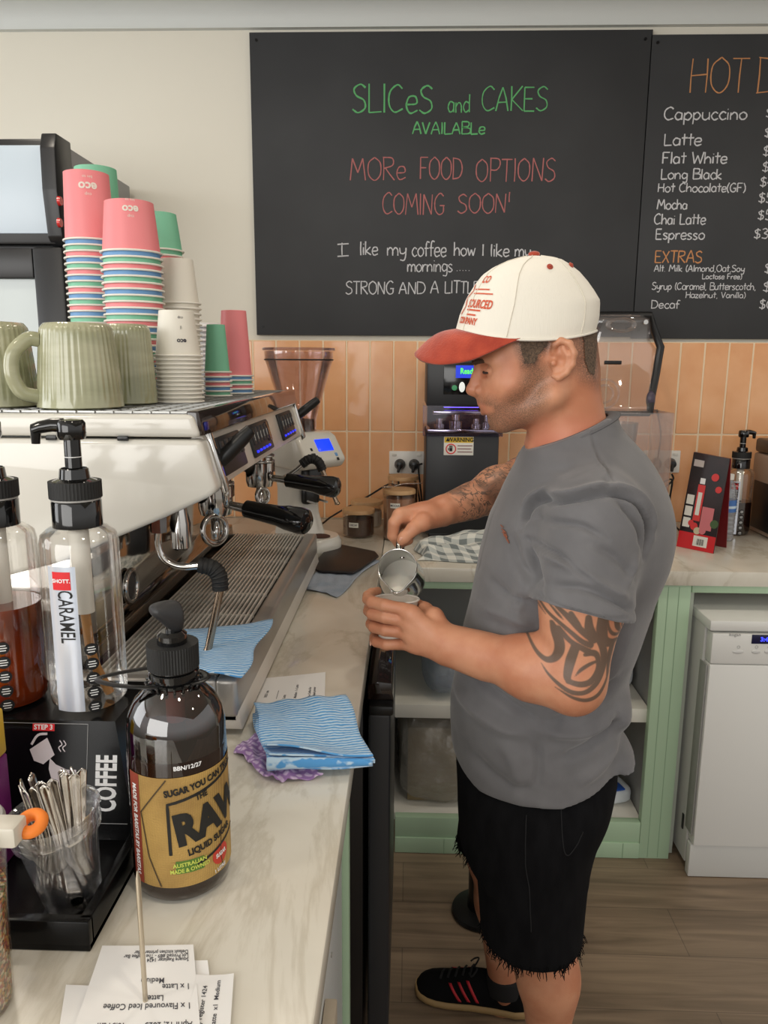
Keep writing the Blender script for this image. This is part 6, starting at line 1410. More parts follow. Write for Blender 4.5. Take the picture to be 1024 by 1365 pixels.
# left arm (near the viewer) and the hand round the cup
dl = (EL-SL)
B.cone(SL, SL+dl*.45, .066, .070, .03); B.cone(SL+dl*.45, EL, .070, .051, .03); B.cone(SL+dl*.35+Vector((-.022, 0, 0)), SL+dl*.7+Vector((-.018, -.004, 0)), .045, .043, .03)
B.ell(EL+Vector((.000, .004, -.022)), (.030, .030, .032), .03)
fl = WL-EL
B.cone(EL, EL+fl*.32, .047, .051, .03); B.cone(EL+fl*.32, WL, .051, .0285, .03); B.cone(EL+fl*.08+Vector((0, 0, .02)), EL+fl*.42+Vector((0, 0, .01)), .034, .034, .03)
B.cone(EL+fl*.80, WL, .029, .029, .02); B.cone(WL+Vector((0, .002, .012)), EL+fl*.7+Vector((0, 0, .008)), .024, .03, .02); B.cone(WL+Vector((0, 0, -.010)), EL+fl*.7+Vector((0, 0, -.012)), .023, .03, .02)
cy_ = CUPC.y
def ring_pt(a, z, rad): return Vector((CUPC.x+rad*math.cos(R(a)), cy_+rad*math.sin(R(a)), z))
cupr = lambda z: .0445-.0135*max(0, (CUPC.z-z))/.092
zs_ = [V3(505, v, 1.37).z for v in (806, 822.5, 841, 862)]
mcpu = [(549, 818), (548, 832), (549, 846), (553, 860)]
frs = [.0108, .0113, .0108, .0096]; tips = [(-96, -142, 172, 132), (-96, -144, 170, 126), (-98, -146, 166, 124), (-98, -146, 176, 146)]
for i in range(4):
    f_ = frs[i]; z = zs_[i]; m = V3(*mcpu[i], 1.352); rad = cupr(z)+f_*1.02
    a0, a1, a2, a3 = tips[i]
    P_ = [m, ring_pt(a0+18, z*.6+m.z*.4, rad+.006), ring_pt(a0-14, z+.001, rad+.0035), ring_pt(a1, z, rad+.0015), ring_pt((a1+a2)/2+(180 if a2 > 0 and a1 < 0 else 0), z-.001, rad+.0005), ring_pt(a2, z-.001, rad), ring_pt((a2+a3)/2, z-.001, rad), ring_pt(a3, z-.001, rad)]
    B.chain(P_, [f_*1.22, f_*1.1, f_*1.08, f_*1.08, f_*.98, f_*.95, f_*.9, f_*.78], .0028)
    B.cone(WL+Vector((-.012, .0, .012-.008*i)), m, .017, .0135, .016)
B.ell(V3(574, 850, 1.35), (.034, .015, .030), .018, rot=(0, R(8), 0))
B.chain([WL+Vector((-.008, .012, .014)), V3(579, 822, 1.365), V3(567, 812, 1.40), ring_pt(5, V3(560, 811, 1.42).z, .0445+.0105), ring_pt(48, V3(560, 811, 1.42).z+.002, .0445+.0095)], [.021, .0165, .0125, .0108, .0085], .008)
# right arm (far side) and the hand on the jug's handle
dr_ = ER-SR
B.cone(SR, ER, .062, .050, .03); fr2 = WR-ER
B.cone(ER, ER+fr2*.35, .050, .050, .03); B.cone(ER+fr2*.35, WR, .050, .0285, .03); B.cone(WR+Vector((.004, .008, .006)), ER+fr2*.7, .024, .032, .02)
mr = [V3(533, 688, 1.492), V3(533, 687, 1.515), V3(536, 690, 1.538), V3(541, 694, 1.56)]
for i in range(4):
    f_ = (.0112, .0112, .0105, .0092)[i]; m = mr[i]; y0_ = m.y
    B.cone(WR+Vector((-.006, -.012+.008*i, .002)), m, .020, .0150, .018)
    B.chain([m, V3(525.5-i*.3, 697+i*3, y0_-.006), V3(524+i, 714+i, y0_-.002), V3(532+i, 724, y0_+.010), V3(545, 720, y0_+.012)], [f_*1.2, f_*1.06, f_*1.02, f_*.95, f_*.85], .003)
B.ell(V3(563, 688, 1.525), (.034, .034, .022), .018, rot=(0, R(-20), 0))
B.chain([WR+Vector((-.004, -.018, -.006)), V3(564, 696, 1.488), V3(551, 705, 1.474), V3(539, 717, 1.468), V3(535.5, 721, 1.469)], [.022, .0175, .0130, .0115, .0092], .007)
# legs
B.cone(HLn, KLn, .10, .058, .03); cl = AL-KLn
B.cone(KLn+Vector((-.004, 0, .0)), KLn+cl*.32+Vector((.012, 0, 0)), .058, .056, .03); B.cone(KLn+cl*.32+Vector((.012, 0, 0)), AL, .056, .036, .03); B.ell(KLn+cl*.30+Vector((.030, 0, 0)), (.042, .046, .11), .03); B.ell(KLn+Vector((-.034, 0, -.005)), (.028, .032, .04), .02)
B.cone(AL, AL+Vector((0, 0, -.05)), .036, .034, .01); B.cone(AL+Vector((0, 0, -.045)), Vector((AL.x-.12, AL.y+.02, .03)), .032, .022, .02)
B.cone(HRt, KRt, .10, .058, .03); cr2 = AR-KRt
B.cone(KRt, KRt+cr2*.35+Vector((.006, 0, 0)), .056, .054, .03); B.cone(KRt+cr2*.35+Vector((.006, 0, 0)), AR, .054, .036, .03); B.ell(KRt+cr2*.32+Vector((.026, 0, 0)), (.038, .044, .10), .03)
B.cone(AR, AR+Vector((.0, 0, -.06)), .037, .034, .01); B.ell(AR+Vector((0, -.030, -.006)), (.016, .014, .016), .012)
TOE, HEEL = Vector(at(563, 1318, z=0.02)), Vector((AR.x+.055, AR.y-.01, .02))
B.cone(AR+Vector((0, 0, -.06)), AR+(TOE-AR).normalized()*.10+Vector((0, 0, -.05)), .03, .022, .02)
P, F = B.mesh(); P = relax(P, F, 2, .45); 
# skin attributes: stubble, tattoos, warmth
def poly_mask(P2, poly, soft):
    """signed distance (inside negative) of 2D points to a polygon -> soft mask"""
    Q = np.array(poly); d = np.full(len(P2), 1e9); ins = np.zeros(len(P2), bool)
    for i in range(len(Q)):
        a, b = Q[i], Q[(i+1) % len(Q)]; ab = b-a; t = np.clip(((P2-a) @ ab)/(ab @ ab), 0, 1); d = np.minimum(d, np.linalg.norm(P2-a-t[:, None]*ab, axis=1))
        c = (a[1] > P2[:, 1]) != (b[1] > P2[:, 1]); xx = a[0]+(P2[:, 1]-a[1])/np.where(b[1]-a[1] == 0, 1e-9, b[1]-a[1])*(b[0]-a[0]); ins ^= c & (P2[:, 0] < xx)
    return np.clip(.5-np.where(ins, -d, d)/soft, 0, 1)
xz = P[:, [0, 2]]; near_head = P[:, 2] > 1.36
pxz = lambda pts, y: [tuple(at(u, v, y=y)[[0, 2]]) for u, v in pts]
stub = np.zeros(len(P)); hair = np.zeros(len(P)); ih = np.where(near_head)[0]
yk = HY-.055
stub[ih] = np.maximum(poly_mask(xz[ih], pxz([(700, 484), (726, 488), (729, 512), (724, 540), (704, 572), (684, 590), (650, 585), (640, 566), (638, 535), (652, 530), (668, 535), (690, 515)], yk), .022), .0)
stub[ih] *= 1-.9*poly_mask(xz[ih], pxz([(636, 537), (655, 541), (657, 548), (644, 553)], HY-.012), .006)
hair[ih] = np.maximum(poly_mask(xz[ih], pxz([(684, 430), (689, 466), (696, 490), (716, 490), (721, 476), (734, 462), (734, 430)], HY-.07), .016), poly_mask(xz[ih], pxz([(764, 430), (768, 462), (769, 485), (777, 505), (800, 514), (815, 430)], HY-.06), .034))
hair[ih] = np.maximum(hair[ih], poly_mask(xz[ih], pxz([(640, 330), (690, 440), (820, 452), (830, 330)], HY), .01))
tat = np.full(len(P), .05); YT = 1.178
cc = lambda x, y: at(690+x/5.12, 780+y/5.12, y=YT)[[0, 2]]
KT = float(np.linalg.norm(cc(100, 0)-cc(0, 0)))/100
strokes = [
 [(262, 300, 26), (285, 360, 62), (305, 430, 66), (300, 490, 60), (270, 540, 46), (220, 558, 36), (165, 525, 26), (128, 465, 17), (116, 405, 5)],
 [(300, 330, 40), (370, 400, 34), (440, 440, 40), (500, 470, 44)], [(405, 440, 62), (375, 530, 66), (348, 630, 52), (352, 660, 40)],
 [(350, 668, 34), (430, 682, 40), (500, 668, 44), (550, 620, 44), (568, 560, 36), (556, 500, 40), (520, 478, 46), (470, 490, 26)], [(398, 632, 4), (440, 590, 24), (500, 556, 26), (552, 540, 18)],
 [(185, 165, 10), (235, 235, 20), (300, 285, 26), (380, 345, 30), (450, 400, 36), (510, 425, 44)], [(250, 180, 10), (300, 235, 18), (330, 265, 5)], [(290, 180, 26), (360, 240, 40), (440, 320, 46), (520, 380, 56)],
 [(380, 215, 34), (430, 290, 30), (455, 340, 14)], [(494, 235, 44), (500, 310, 66), (530, 380, 76)], [(590, 245, 70), (590, 330, 84), (610, 400, 70), (660, 430, 60), (720, 430, 34)],
 [(560, 370, 50), (600, 450, 56), (612, 540, 58), (590, 620, 50), (540, 690, 40), (460, 735, 34), (370, 735, 32), (290, 695, 26), (225, 640, 16), (186, 585, 4)], [(690, 430, 46), (660, 520, 50), (650, 600, 34), (640, 660, 20)],
 [(655, 640, 14), (610, 715, 26), (550, 770, 32), (470, 790, 30), (380, 772, 22), (300, 735, 10), (268, 720, 4)],
 [(632, 250, 10), (640, 310, 20), (670, 360, 26), (720, 385, 24), (750, 380, 8)], [(700, 265, 44), (715, 320, 42), (750, 370, 20)], [(765, 270, 16), (760, 320, 18), (772, 350, 6)], [(162, 160, 6), (185, 210, 14), (228, 262, 4)]]
ia = np.where((P[:, 1] < 1.30) & (P[:, 0] > .19) & (P[:, 2] > .90) & (P[:, 2] < 1.17))[0]; Q2 = xz[ia]; dt = np.full(len(ia), .05)
for st_ in strokes:
    S = spline(st_, 5)
    for a, b in zip(S[:-1], S[1:]):
        A_, B_ = cc(a[0], a[1]), cc(b[0], b[1]); ab = B_-A_; t = np.clip(((Q2-A_) @ ab)/max(ab @ ab, 1e-12), 0, 1); dt = np.minimum(dt, np.linalg.norm(Q2-A_-t[:, None]*ab, axis=1)-KT*.5*(a[2]+(b[2]-a[2])*t))
tat[ia] = dt
axr = np.array(ER-WR); tr_ = ((P-np.array(WR)) @ axr)/(axr @ axr); slv = np.clip((tr_-.02)/.08, 0, 1)*(np.linalg.norm(P-np.array(WR)-np.clip(tr_, 0, 1)[:, None]*axr, axis=1) < .085)*(P[:, 1] > 1.5)*(P[:, 2] < 1.42)
red = np.zeros(len(P)); lipm = poly_mask(xz, pxz([(636, 534), (658, 540), (660, 549), (645, 556), (640, 548)], HY-.012), .004)*(P[:, 2] > 1.40)*(np.abs(P[:, 1]-HY) < .03)
red[ih] = np.clip((1.47-P[ih, 2])/.06, 0, 1)*np.clip((P[ih, 0]-.20)/.05, 0, 1)
red = np.maximum(red, lipm*.5)
def skin_mat():
    m = mat('skin', (205, 146, 114), .46, sss=.10, bump=.10, bscale=420); N = m.node_tree.nodes; L = m.node_tree.links; b = N['Principled BSDF']
    tc = N.new('ShaderNodeTexCoord')
    def noise(sc, det=4):
        n = N.new('ShaderNodeTexNoise'); n.inputs['Scale'].default_value = sc; n.inputs['Detail'].default_value = det; L.new(tc.outputs['Object'], n.inputs['Vector']); return n
    def attr(a): n = N.new('ShaderNodeAttribute'); n.attribute_name = a; return n.outputs['Fac']
    def mix(f, c1, c2):
        x = N.new('ShaderNodeMix'); x.data_type = 'RGBA'
        if isinstance(f, float): x.inputs[0].default_value = f
        else: L.new(f, x.inputs[0])
        for s, c in ((6, c1), (7, c2)):
            if isinstance(c, tuple): x.inputs[s].default_value = c
            else: L.new(c, x.inputs[s])
        return x.outputs[2]
    def ramp(src, a, b2):
        r = N.new('ShaderNodeMapRange'); r.interpolation_type = 'SMOOTHSTEP'; r.inputs[1].default_value = a; r.inputs[2].default_value = b2; L.new(src, r.inputs[0]); return r.outputs[0]
    def mul(a, c):
        x = N.new('ShaderNodeMath'); x.operation = 'MULTIPLY'; L.new(a, x.inputs[0])
        if isinstance(c, float): x.inputs[1].default_value = c
        else: L.new(c, x.inputs[1])
        return x.outputs[0]
    base = mix(ramp(noise(14, 5).outputs['Fac'], .35, .7), lin((206, 147, 114)), lin((190, 124, 92)))
    base = mix(mul(attr('redness'), .75), base, lin((204, 122, 98)))
    n1 = noise(700, 2); st_ = mul(attr('stubble'), ramp(n1.outputs['Fac'], .38, .62)); base = mix(mul(attr('stubble'), .42), base, lin((120, 96, 78))); base = mix(mul(st_, .66), base, lin((84, 66, 52)))
    base = mix(mul(attr('hair'), ramp(noise(520, 2).outputs['Fac'], .2, .6)), base, lin((70, 56, 46)))
    tt = N.new('ShaderNodeMapRange'); tt.inputs[1].default_value = .0012; tt.inputs[2].default_value = -.0008; L.new(attr('tattoo'), tt.inputs[0]); base = mix(mul(tt.outputs[0], .86), base, lin((74, 70, 62)))
    mp = N.new('ShaderNodeMapping'); mp.inputs['Scale'].default_value = (1, 1, 1.3); L.new(tc.outputs['Object'], mp.inputs[0])
    vr = N.new('ShaderNodeTexNoise'); vr.inputs['Scale'].default_value = 26; vr.inputs['Detail'].default_value = 3; vr.inputs['Distortion'].default_value = 2.2; L.new(mp.outputs[0], vr.inputs['Vector'])
    ab = N.new('ShaderNodeMath'); ab.operation = 'SUBTRACT'; ab.inputs[1].default_value = .5; L.new(vr.outputs['Fac'], ab.inputs[0]); a2 = N.new('ShaderNodeMath'); a2.operation = 'ABSOLUTE'; L.new(ab.outputs[0], a2.inputs[0])
    ln_ = ramp(a2.outputs[0], .05, .015); sh_ = ramp(noise(17, 3).outputs['Fac'], .46, .60); mxx = N.new('ShaderNodeMath'); mxx.operation = 'MAXIMUM'; L.new(ln_, mxx.inputs[0]); L.new(mul(sh_, .72), mxx.inputs[1])
    base = mix(mul(mul(mxx.outputs[0], attr('sleeve')), .82), base, lin((72, 66, 60)))
    L.new(base, b.inputs['Base Color']); return m
SKIN = skin_mat()
# the arm stays inside its sleeve
Nb = vnormals(P, F); sa = (P-c0_s) @ hn_s; insl = np.clip((-sa-.004)/.02, 0, 1)*(P[:, 1] < 1.36)*(P[:, 2] > 1.10)*(P[:, 2] < 1.36)*(P[:, 0] > .20); P = P-Nb*(.013*insl)[:, None]
bodyo = np_mesh('body', P, F, SKIN, man, {'stubble': stub, 'hair': hair, 'tattoo': tat, 'sleeve': slv, 'redness': red})
# hair: a short clipped layer over the sides and the nape
Nn = vnormals(P, F); hm = hair > .86; hf = F[hm[F].all(1)]; used, inv = np.unique(hf, return_inverse=True)
HP_ = P[used]+Nn[used]*.0016
np_mesh('hair', HP_, inv.reshape(-1, 4), mat('clipped_hair', (84, 70, 58), .8, bump=1.0, bscale=900, col2=(134, 110, 90), cscale=330), man)
# thumb and little-finger nails that show
NAIL = mat('fingernail', (224, 172, 150), .3)
for (u, v, y), rr_n, rt_ in (((535.5, 719.5, 1.4585), (.0052, .0016, .0062), (R(20), 0, R(-10))), ((494, 858, 1.398), (.0016, .0045, .0045), (0, 0, R(20)))):
    MB().ball((0, 0, 0), rr_n, M=Matrix.Translation(V3(u, v, y)) @ Euler(rt_).to_matrix().to_4x4()).build('fingernail', NAIL, bodyo)
# brows and lashes
for s in (-1, 1):
    yb = lambda o: HY+s*o
    bp_ = [Vector((at(u, v, y=HY-.03)[0], yb(o), at(u, v, y=HY-.03)[2])) for u, v, o in ((633, 484, .014), (639, 481.5, .026), (648, 481, .037), (658, 484, .046))]
    MB().tube(spline([p[:] for p in bp_], 5), [.002]+[.0046]*8+[.0042]*4+[.003]*2+[.001], 8).build('eyebrow', mat('brow_hair', (104, 78, 60), .9, bump=1, bscale=900), man)
    le = [Vector((at(u, v, y=HY-.03)[0], yb(o), at(u, v, y=HY-.03)[2])) for u, v, o in ((645.3, 495.5, .022), (645.0, 497, .031), (649.5, 497, .042))]
    MB().tube(spline([p[:] for p in le], 5), [.001]+[.0021]*9+[.001], 6).build('eyelashes', mat('lash_dark', (60, 46, 40), .9), man)

# ---- t-shirt
shirt = Field(axis(.04, .0036, .56), axis(1.10, .0036, 1.90), axis(.72, .0036, 1.49)); S = shirt
def lvl(v, uf, ub, ym, hw):
    a, b = at(uf, v, y=ym), at(ub, v, y=ym); return ((a[2]+b[2])/2, a[0], b[0], ym, hw)
S.tower([lvl(1010, 604, 828, 1.465, .190), lvl(985, 602, 818, 1.465, .188), lvl(930, 601, 820, 1.463, .186), lvl(870, 612, 836, 1.46, .186), lvl(800, 629, 862, 1.46, .190), lvl(740, 641, 868, 1.46, .192), lvl(690, 654, 864, 1.46, .180), lvl(650, 672, 858, 1.46, .150), lvl(615, 690, 842, 1.455, .115), lvl(590, 700, 830, 1.45, .090), lvl(555, 706, 822, 1.45, .083)], .02, 2.2)
SC = Vector((.345, 1.46, 1.325))
for a, r0 in ((SL, .078), (SR, .072)):
    S.cone(SC+Vector((-.01, 0, .035)), a+Vector((.004, .012 if a is SL else -.012, .028)), .062, .060, .05); S.cone(SC+Vector((.03, 0, -.02)), a+Vector((.03, .03 if a is SL else -.03, -.03)), .085, .07, .06)
S.ell(V3(836, 715, 1.40), (.075, .10, .11), .06)
hl = SL+(EL-SL)*.60
S.cone(SL, hl, .080, .083, .03); S.cone(hl, SL+(EL-SL)*.8, .083, .083, .02)
S.cone(SR, SR+(ER-SR)*.75, .075, .072, .03)
S.ell(V3(818, 996, 1.44), (.030, .12, .035), .03)
S.ell(V3(812, 925, 1.44), (.030, .12, .040), .03)
# trims: neck opening, hems
nkA, nkB = V3(757, 566, 1.45), V3(752, 500, 1.45)
S.cone(V3(761, 600, 1.45), V3(752, 500, 1.44), .0700, .076, .004, 'carve')
cA, cB = V3(703, 596, 1.45), V3(817, 547, 1.45); cnn = Vector((-(cB.z-cA.z), 0, cB.x-cA.x)).normalized()
dn = np.array((EL-SL).normalized()); c0 = np.array(V3(790, 817, 1.24)); hn = np.array(Vector((dn[0]-.10, dn[1], dn[2])).normalized())
dnr = np.array((ER-SR).normalized()); c1 = np.array(SR+(ER-SR)*.55)
def cuts(X, Y, Z):
    a = (X-c0[0])*hn[0]+(Y-c0[1])*hn[1]+(Z-c0[2])*hn[2]; a = np.where((Y < 1.345) & (Z < 1.22) & (Z > .98) & (((X-c0[0])**2+(Y-1.25)**2) < .135**2) & (Y < 1.30), a, -.2)
    b = (X-c1[0])*dnr[0]+(Y-c1[1])*dnr[1]+(Z-c1[2])*dnr[2]; b = np.where(Y > 1.66, b, -.2)
    h = (.736+.062*np.clip((X-.21)/.22, 0, 1.2)**1.4+.034*np.clip((.21-X)/.10, 0, 1.2)**2)-Z
    k = np.where(((X-.31)**2+(Y-1.45)**2 < .118**2) & (Z > 1.30), (X-cA.x)*cnn.x+(Z-cA.z)*cnn.z, -.2)
    return np.maximum(np.maximum(a, b), np.maximum(h, k))
S.half(cuts)
P, F = S.mesh(); P = relax(P, F, 2, .5); Nn = vnormals(P, F)
def crease(pts, y, amp, w, near=True):
    global P
    S_ = [at(u, v, y=y)[[0, 2]] for u, v in [p[:2] for p in spline([(a, b) for a, b in pts], 6)]]; q = P[:, [0, 2]]; d = np.full(len(P), 9.0)
    for a, b in zip(S_[:-1], S_[1:]):
        ab = b-a; t = np.clip(((q-a) @ ab)/max(ab @ ab, 1e-12), 0, 1); d = np.minimum(d, np.linalg.norm(q-a-t[:, None]*ab, axis=1))
    L0 = np.linalg.norm(q-S_[0], axis=1); L1 = np.linalg.norm(q-S_[-1], axis=1); fade = np.clip(np.minimum(L0, L1)/.03, .25, 1)
    amp = amp*2.2; w = w*.85
    msk = (P[:, 1] < 1.45)*np.clip(-Nn[:, 1]*2+.6, 0, 1); P = P+Nn*(amp*np.exp(-(d/w)**2)*msk*fade)[:, None]
c2 = lambda x, y: (600+x/3.303, 540+y/3.303); c1_ = lambda x, y: (540+x*.4286, 780+y*.4286)
YS = 1.22
crease([c2(352, 610), c2(400, 510), c2(490, 440), c2(600, 405), c2(710, 385), c2(800, 410), c2(870, 490), c2(905, 600), c2(890, 700)], YS, -.0085, .0055)
crease([c2(360, 560), c2(430, 460), c2(560, 395), c2(700, 362), c2(830, 400), c2(905, 490), c2(930, 620)], YS, .005, .007)
crease([c2(372, 640), c2(385, 720), c2(388, 830)], YS+.02, -.010, .007)
for pts, a, w in (([(400, 565), (480, 530), (580, 530), (680, 580)], -.005, .006), ([(380, 650), (470, 660), (560, 720), (640, 770)], -.006, .006), ([(390, 690), (500, 690), (640, 760), (790, 850)], .005, .008), ([(420, 800), (560, 780), (700, 830), (830, 920)], -.005, .007),
                  ([(720, 400), (790, 470), (850, 560), (870, 680)], -.006, .007), ([(770, 390), (860, 480), (895, 600)], .005, .007), ([(600, 600), (720, 660), (830, 780)], -.004, .008), ([(840, 640), (800, 740), (760, 800)], .004, .008), ([(400, 850), (560, 880), (700, 905), (830, 915)], -.0022, .0028)):
    crease([c2(*p) for p in pts], YS, a, w)
for pts, a, w, yy in (([(300, 120), (230, 330), (160, 560), (110, 760)], -.003, .012, 1.38), ([(180, 800), (260, 850), (380, 870)], -.006, .010, 1.30), ([(120, 960), (250, 940), (390, 980)], .005, .012, 1.30), ([(270, 560), (300, 680), (370, 780)], -.005, .010, 1.32), ([(330, 700), (310, 820), (260, 930)], .004, .012, 1.32),
                  ([(420, 300), (520, 280), (640, 230)], -.0025, .010, 1.33), ([(460, 350), (600, 330), (690, 250)], -.003, .008, 1.33), ([(680, 125), (690, 240), (710, 370)], -.0022, .0028, 1.27), ([(668, 125), (678, 240), (698, 370)], .0018, .003, 1.27)):
    crease([c2(*p) for p in pts], yy, a, w)
for pts, a, w in (([(180, 300), (280, 350), (420, 420)], -.006, .012), ([(150, 400), (280, 450), (400, 460)], .005, .014), ([(440, 420), (560, 390), (690, 300)], -.007, .012), ([(420, 450), (560, 460), (680, 420)], .006, .012), ([(190, 560), (300, 620), (420, 640)], -.005, .016), ([(470, 540), (600, 500), (700, 440)], -.006, .012), ([(410, 470), (415, 560), (405, 640)], -.004, .010), ([(520, 620), (620, 580), (700, 520)], .005, .016), ([(300, 480), (340, 560), (360, 660)], .004, .016)):
    crease([c1_(*p) for p in pts], 1.285, a, w)
# gentle random cloth undulation
q = P*np.array((9, 7, 13.0)); und = np.sin(q[:, 0]*2.1+1.7*np.sin(q[:, 2]*1.1))*np.sin(q[:, 2]*1.3+1.3*np.sin(q[:, 1]*1.9+1))+.6*np.sin(q[:, 1]*3+q[:, 2]*2.3+2*np.sin(q[:, 0]))
P = P+Nn*(und*.0016)[:, None]; P = relax(P, F, 1, .35)
SHIRT = mat('grey_jersey', (101, 100, 102), .88, bump=.12, bscale=700, col2=(109, 108, 110), cscale=18, sheen=.25)
sh = np_mesh('t_shirt', P, F, SHIRT, man)
# ribbed collar
cm, ca = (cA+cB)/2, (cB-cA)*.5; loopc = [cm+ca*.985*math.cos(2*math.pi*k/48)+Vector((0, .0795*math.sin(2*math.pi*k/48), 0))-cnn*.006 for k in range(50)]
MB().tube(loopc, .0115, 12, flat=.40).build('collar', mat('grey_rib', (96, 95, 97), .9, bump=.3, bscale=500), sh)
# small embroidered mark on the chest
em_ = MB(); Ns = vnormals(P, F)
for a, b in (((668, 700), (671, 703)), ((669, 705), (675, 710)), ((670, 709), (677, 716)), ((672, 713), (678, 721)), ((675, 718), (679, 724)), ((672, 706), (673, 714)), ((675, 711), (676, 720))):
    q_ = []
    for t in np.linspace(0, 1, 6):
        d = at(a[0]+(b[0]-a[0])*t, a[1]+(b[1]-a[1])*t, y=1.3)-CAMP; d /= np.linalg.norm(d); rel = P-CAMP; tt2 = rel @ d; ds = np.linalg.norm(rel-tt2[:, None]*d, axis=1); c_ = np.where(ds < .005)[0]
        if len(c_): j = c_[np.argmin(tt2[c_])]; q_.append(CAMP+d*tt2[j]+Ns[j]*.0008)
    if len(q_) > 2: em_.tube(q_, .0011, 6)
if em_.V: em_.build('chest_embroidery', mat('embroidery_rust', (142, 84, 62), .85), sh)
# ---- shorts
sho = Field(axis(.06, .004, .50), axis(1.20, .004, 1.76), axis(.36, .004, .84)); Sx = sho
Sx.tower([(lvl(1120, 614, 772, 1.465, .165)[0], *lvl(1120, 614, 772, 1.465, .165)[1:]), lvl(1075, 610, 798, 1.465, .174), lvl(1020, 608, 818, 1.465, .178), (.83, .12, .43, 1.465, .17)], .02)
hemL = V3(708, 1245, 1.362); hemR = V3(655, 1130, 1.60)
Sx.cone(V3(712, 1085, 1.385), hemL+Vector((0, 0, -.02)), .118, .100, .03); Sx.cone(V3(690, 1050, 1.55), hemR+Vector((.01, 0, -.05)), .115, .098, .02)
Sx.ell(V3(752, 1058, 1.42), (.075, .13, .07), .04)
zL = hemL.z-.005; zR = V3(615, 1118, 1.60).z
def scut(X, Y, Z):
    ym = 1.472+.0*X; return np.where(Y < ym, zL+.03*((X-hemL.x)/.1)**2*.3-Z, zR+.02*(X-.2)-Z)
Sx.half(scut)
# gap between the legs
Sx.carve(lambda X, Y, Z: np.maximum(np.abs(Y-1.475)-.006, Z-.56), (.0, 1.45, .30), (.5, 1.50, .56), .01)
P2, F2 = Sx.mesh(); P2 = relax(P2, F2, 2, .5); N2 = vnormals(P2, F2)
q = P2*np.array((11, 8, 15.0)); P2 = P2+N2*(.0022*np.sin(q[:, 2]*1.5+2*np.sin(q[:, 0]))*np.sin(q[:, 0]*1.2+q[:, 1]))[:, None]
SHM = mat('black_denim', (13, 13, 15), .95, spec=.12, bump=.2, bscale=600, col2=(20, 20, 22), cscale=14, cstretch=(3, 3, 1))
sho_o = np_mesh('shorts', P2, F2, SHM, man)
fz = MB(); rs = np.random.default_rng(4)
low = [(P2[:, 2] < zL+.016) & (P2[:, 1] < 1.47), (P2[:, 2] < zR+.014) & (P2[:, 1] > 1.48)]
for mk, cnt_ in zip(low, (240, 200)):
    ii = np.where(mk & (np.abs(N2[:, 2]) < .75))[0]
    for i in rs.choice(ii, min(cnt_, len(ii)), replace=False):
        p = P2[i]; l = rs.uniform(.006, .022); d = N2[i]*rs.uniform(.0, .5)+np.array((rs.normal()*.25, rs.normal()*.25, -1)); d /= np.linalg.norm(d)
        fz.tube([p+N2[i]*.0005, p+d*l*.5+rs.normal(size=3)*.0012, p+d*l+rs.normal(size=3)*.003], [.0011, .0009, .0005], 4)
fo = fz.build('frayed_hem', SHM, sho_o, fix=False); fo['kind'] = 'stuff'
sm_ = MB()
def seam_line(pts, y, r=.0009):
    """a raised seam following the shorts' surface"""
    out = []
    for u, v in spline(pts, 8):
        o = np.array(CAMP); d = at(u, v, y=y)-o; d /= np.linalg.norm(d); rel = P2-o; t = rel @ d; dist = np.linalg.norm(rel-t[:, None]*d, axis=1); c_ = np.where(dist < .006)[0]
        if len(c_): j = c_[np.argmin(t[c_])]; out.append(P2[j]+N2[j]*.0006)
    if len(out) > 3:
        out = np.array(out); 
        for _ in range(3): out[1:-1] = (out[:-2]+2*out[1:-1]+out[2:])/4
        sm_.tube(list(out), r, 6)
seam_line([(700, 1090), (699, 1150), (704, 1190), (710, 1246)], 1.27); seam_line([(750, 1075), (751, 1105), (757, 1144), (772, 1128), (780, 1112)], 1.27)
if sm_.V: sm_.build('seams', mat('denim_seam', (25, 25, 27), .9), sho_o)

# ---- cap
CR_f = [(455, 606), (442, 607), (420, 613), (398, 622), (380, 633), (367, 643), (357, 657), (350, 673), (345, 690), (341.5, 704)]
CR_b = [(455, 789), (442, 792), (423, 797), (401, 798), (389, 791), (376, 782), (364, 772), (354, 760), (347, 749), (342, 722)]
CV = [442, 430, 415, 400, 388, 376, 366, 358, 352, 347, 344, 342]
fI = lambda v, T: float(np.interp(v, [t[0] for t in T][::-1], [t[1] for t in T][::-1]))
base_a = (fI(442, CR_b)-fI(442, CR_f))/2
def crown(phi, w, off=0.0):
    """phi in degrees (180 front, 270 towards the viewer), w 0 at the rim .. 1 at the top"""
    vv = float(np.interp(w, np.linspace(0, 1, len(CV)), CV)); uf, ub = fI(vv, CR_f), fI(vv, CR_b); a = hp(uf, vv); b = hp(ub, vv); ax_ = (b.x-a.x)/2; cx = (a.x+b.x)/2; z = (a.z+b.z)/2
    bw = .0955*(((ub-uf)/2/base_a)**.92)*(1 if w > .05 else .985); c, s = math.cos(R(phi)), math.sin(R(phi)); e = 2/2.25
    x = cx+(ax_+off)*math.copysign(abs(c)**e, c); y = HY+(bw+off)*math.copysign(abs(s)**e, s); dip = -.020*abs(s)**2*(1-w)**2
    return Vector((x, y, z+dip+off*w))
CAPW = mat('cap_cream_corduroy', (236, 231, 218), .9, bump=.15, bscale=60, cstretch=(8, 8, .6), sheen=.3); CAPR = mat('cap_rust_corduroy', (160, 56, 36), .9, bump=.35, bscale=260, col2=(182, 72, 46), cscale=30, sheen=.3)
cap_o = MB(); nph = 72
cap_o.loft([[tuple(crown(360*k/nph, w)) for k in range(nph)] for w in list(np.linspace(0, 1, 34))], cap=False)
tp_ = sum((crown(360*k/nph, 1) for k in range(nph)), Vector())/nph; b0 = len(cap_o.V)-nph; cap_o.V.append(tuple(tp_+Vector((0, 0, .002)))); 
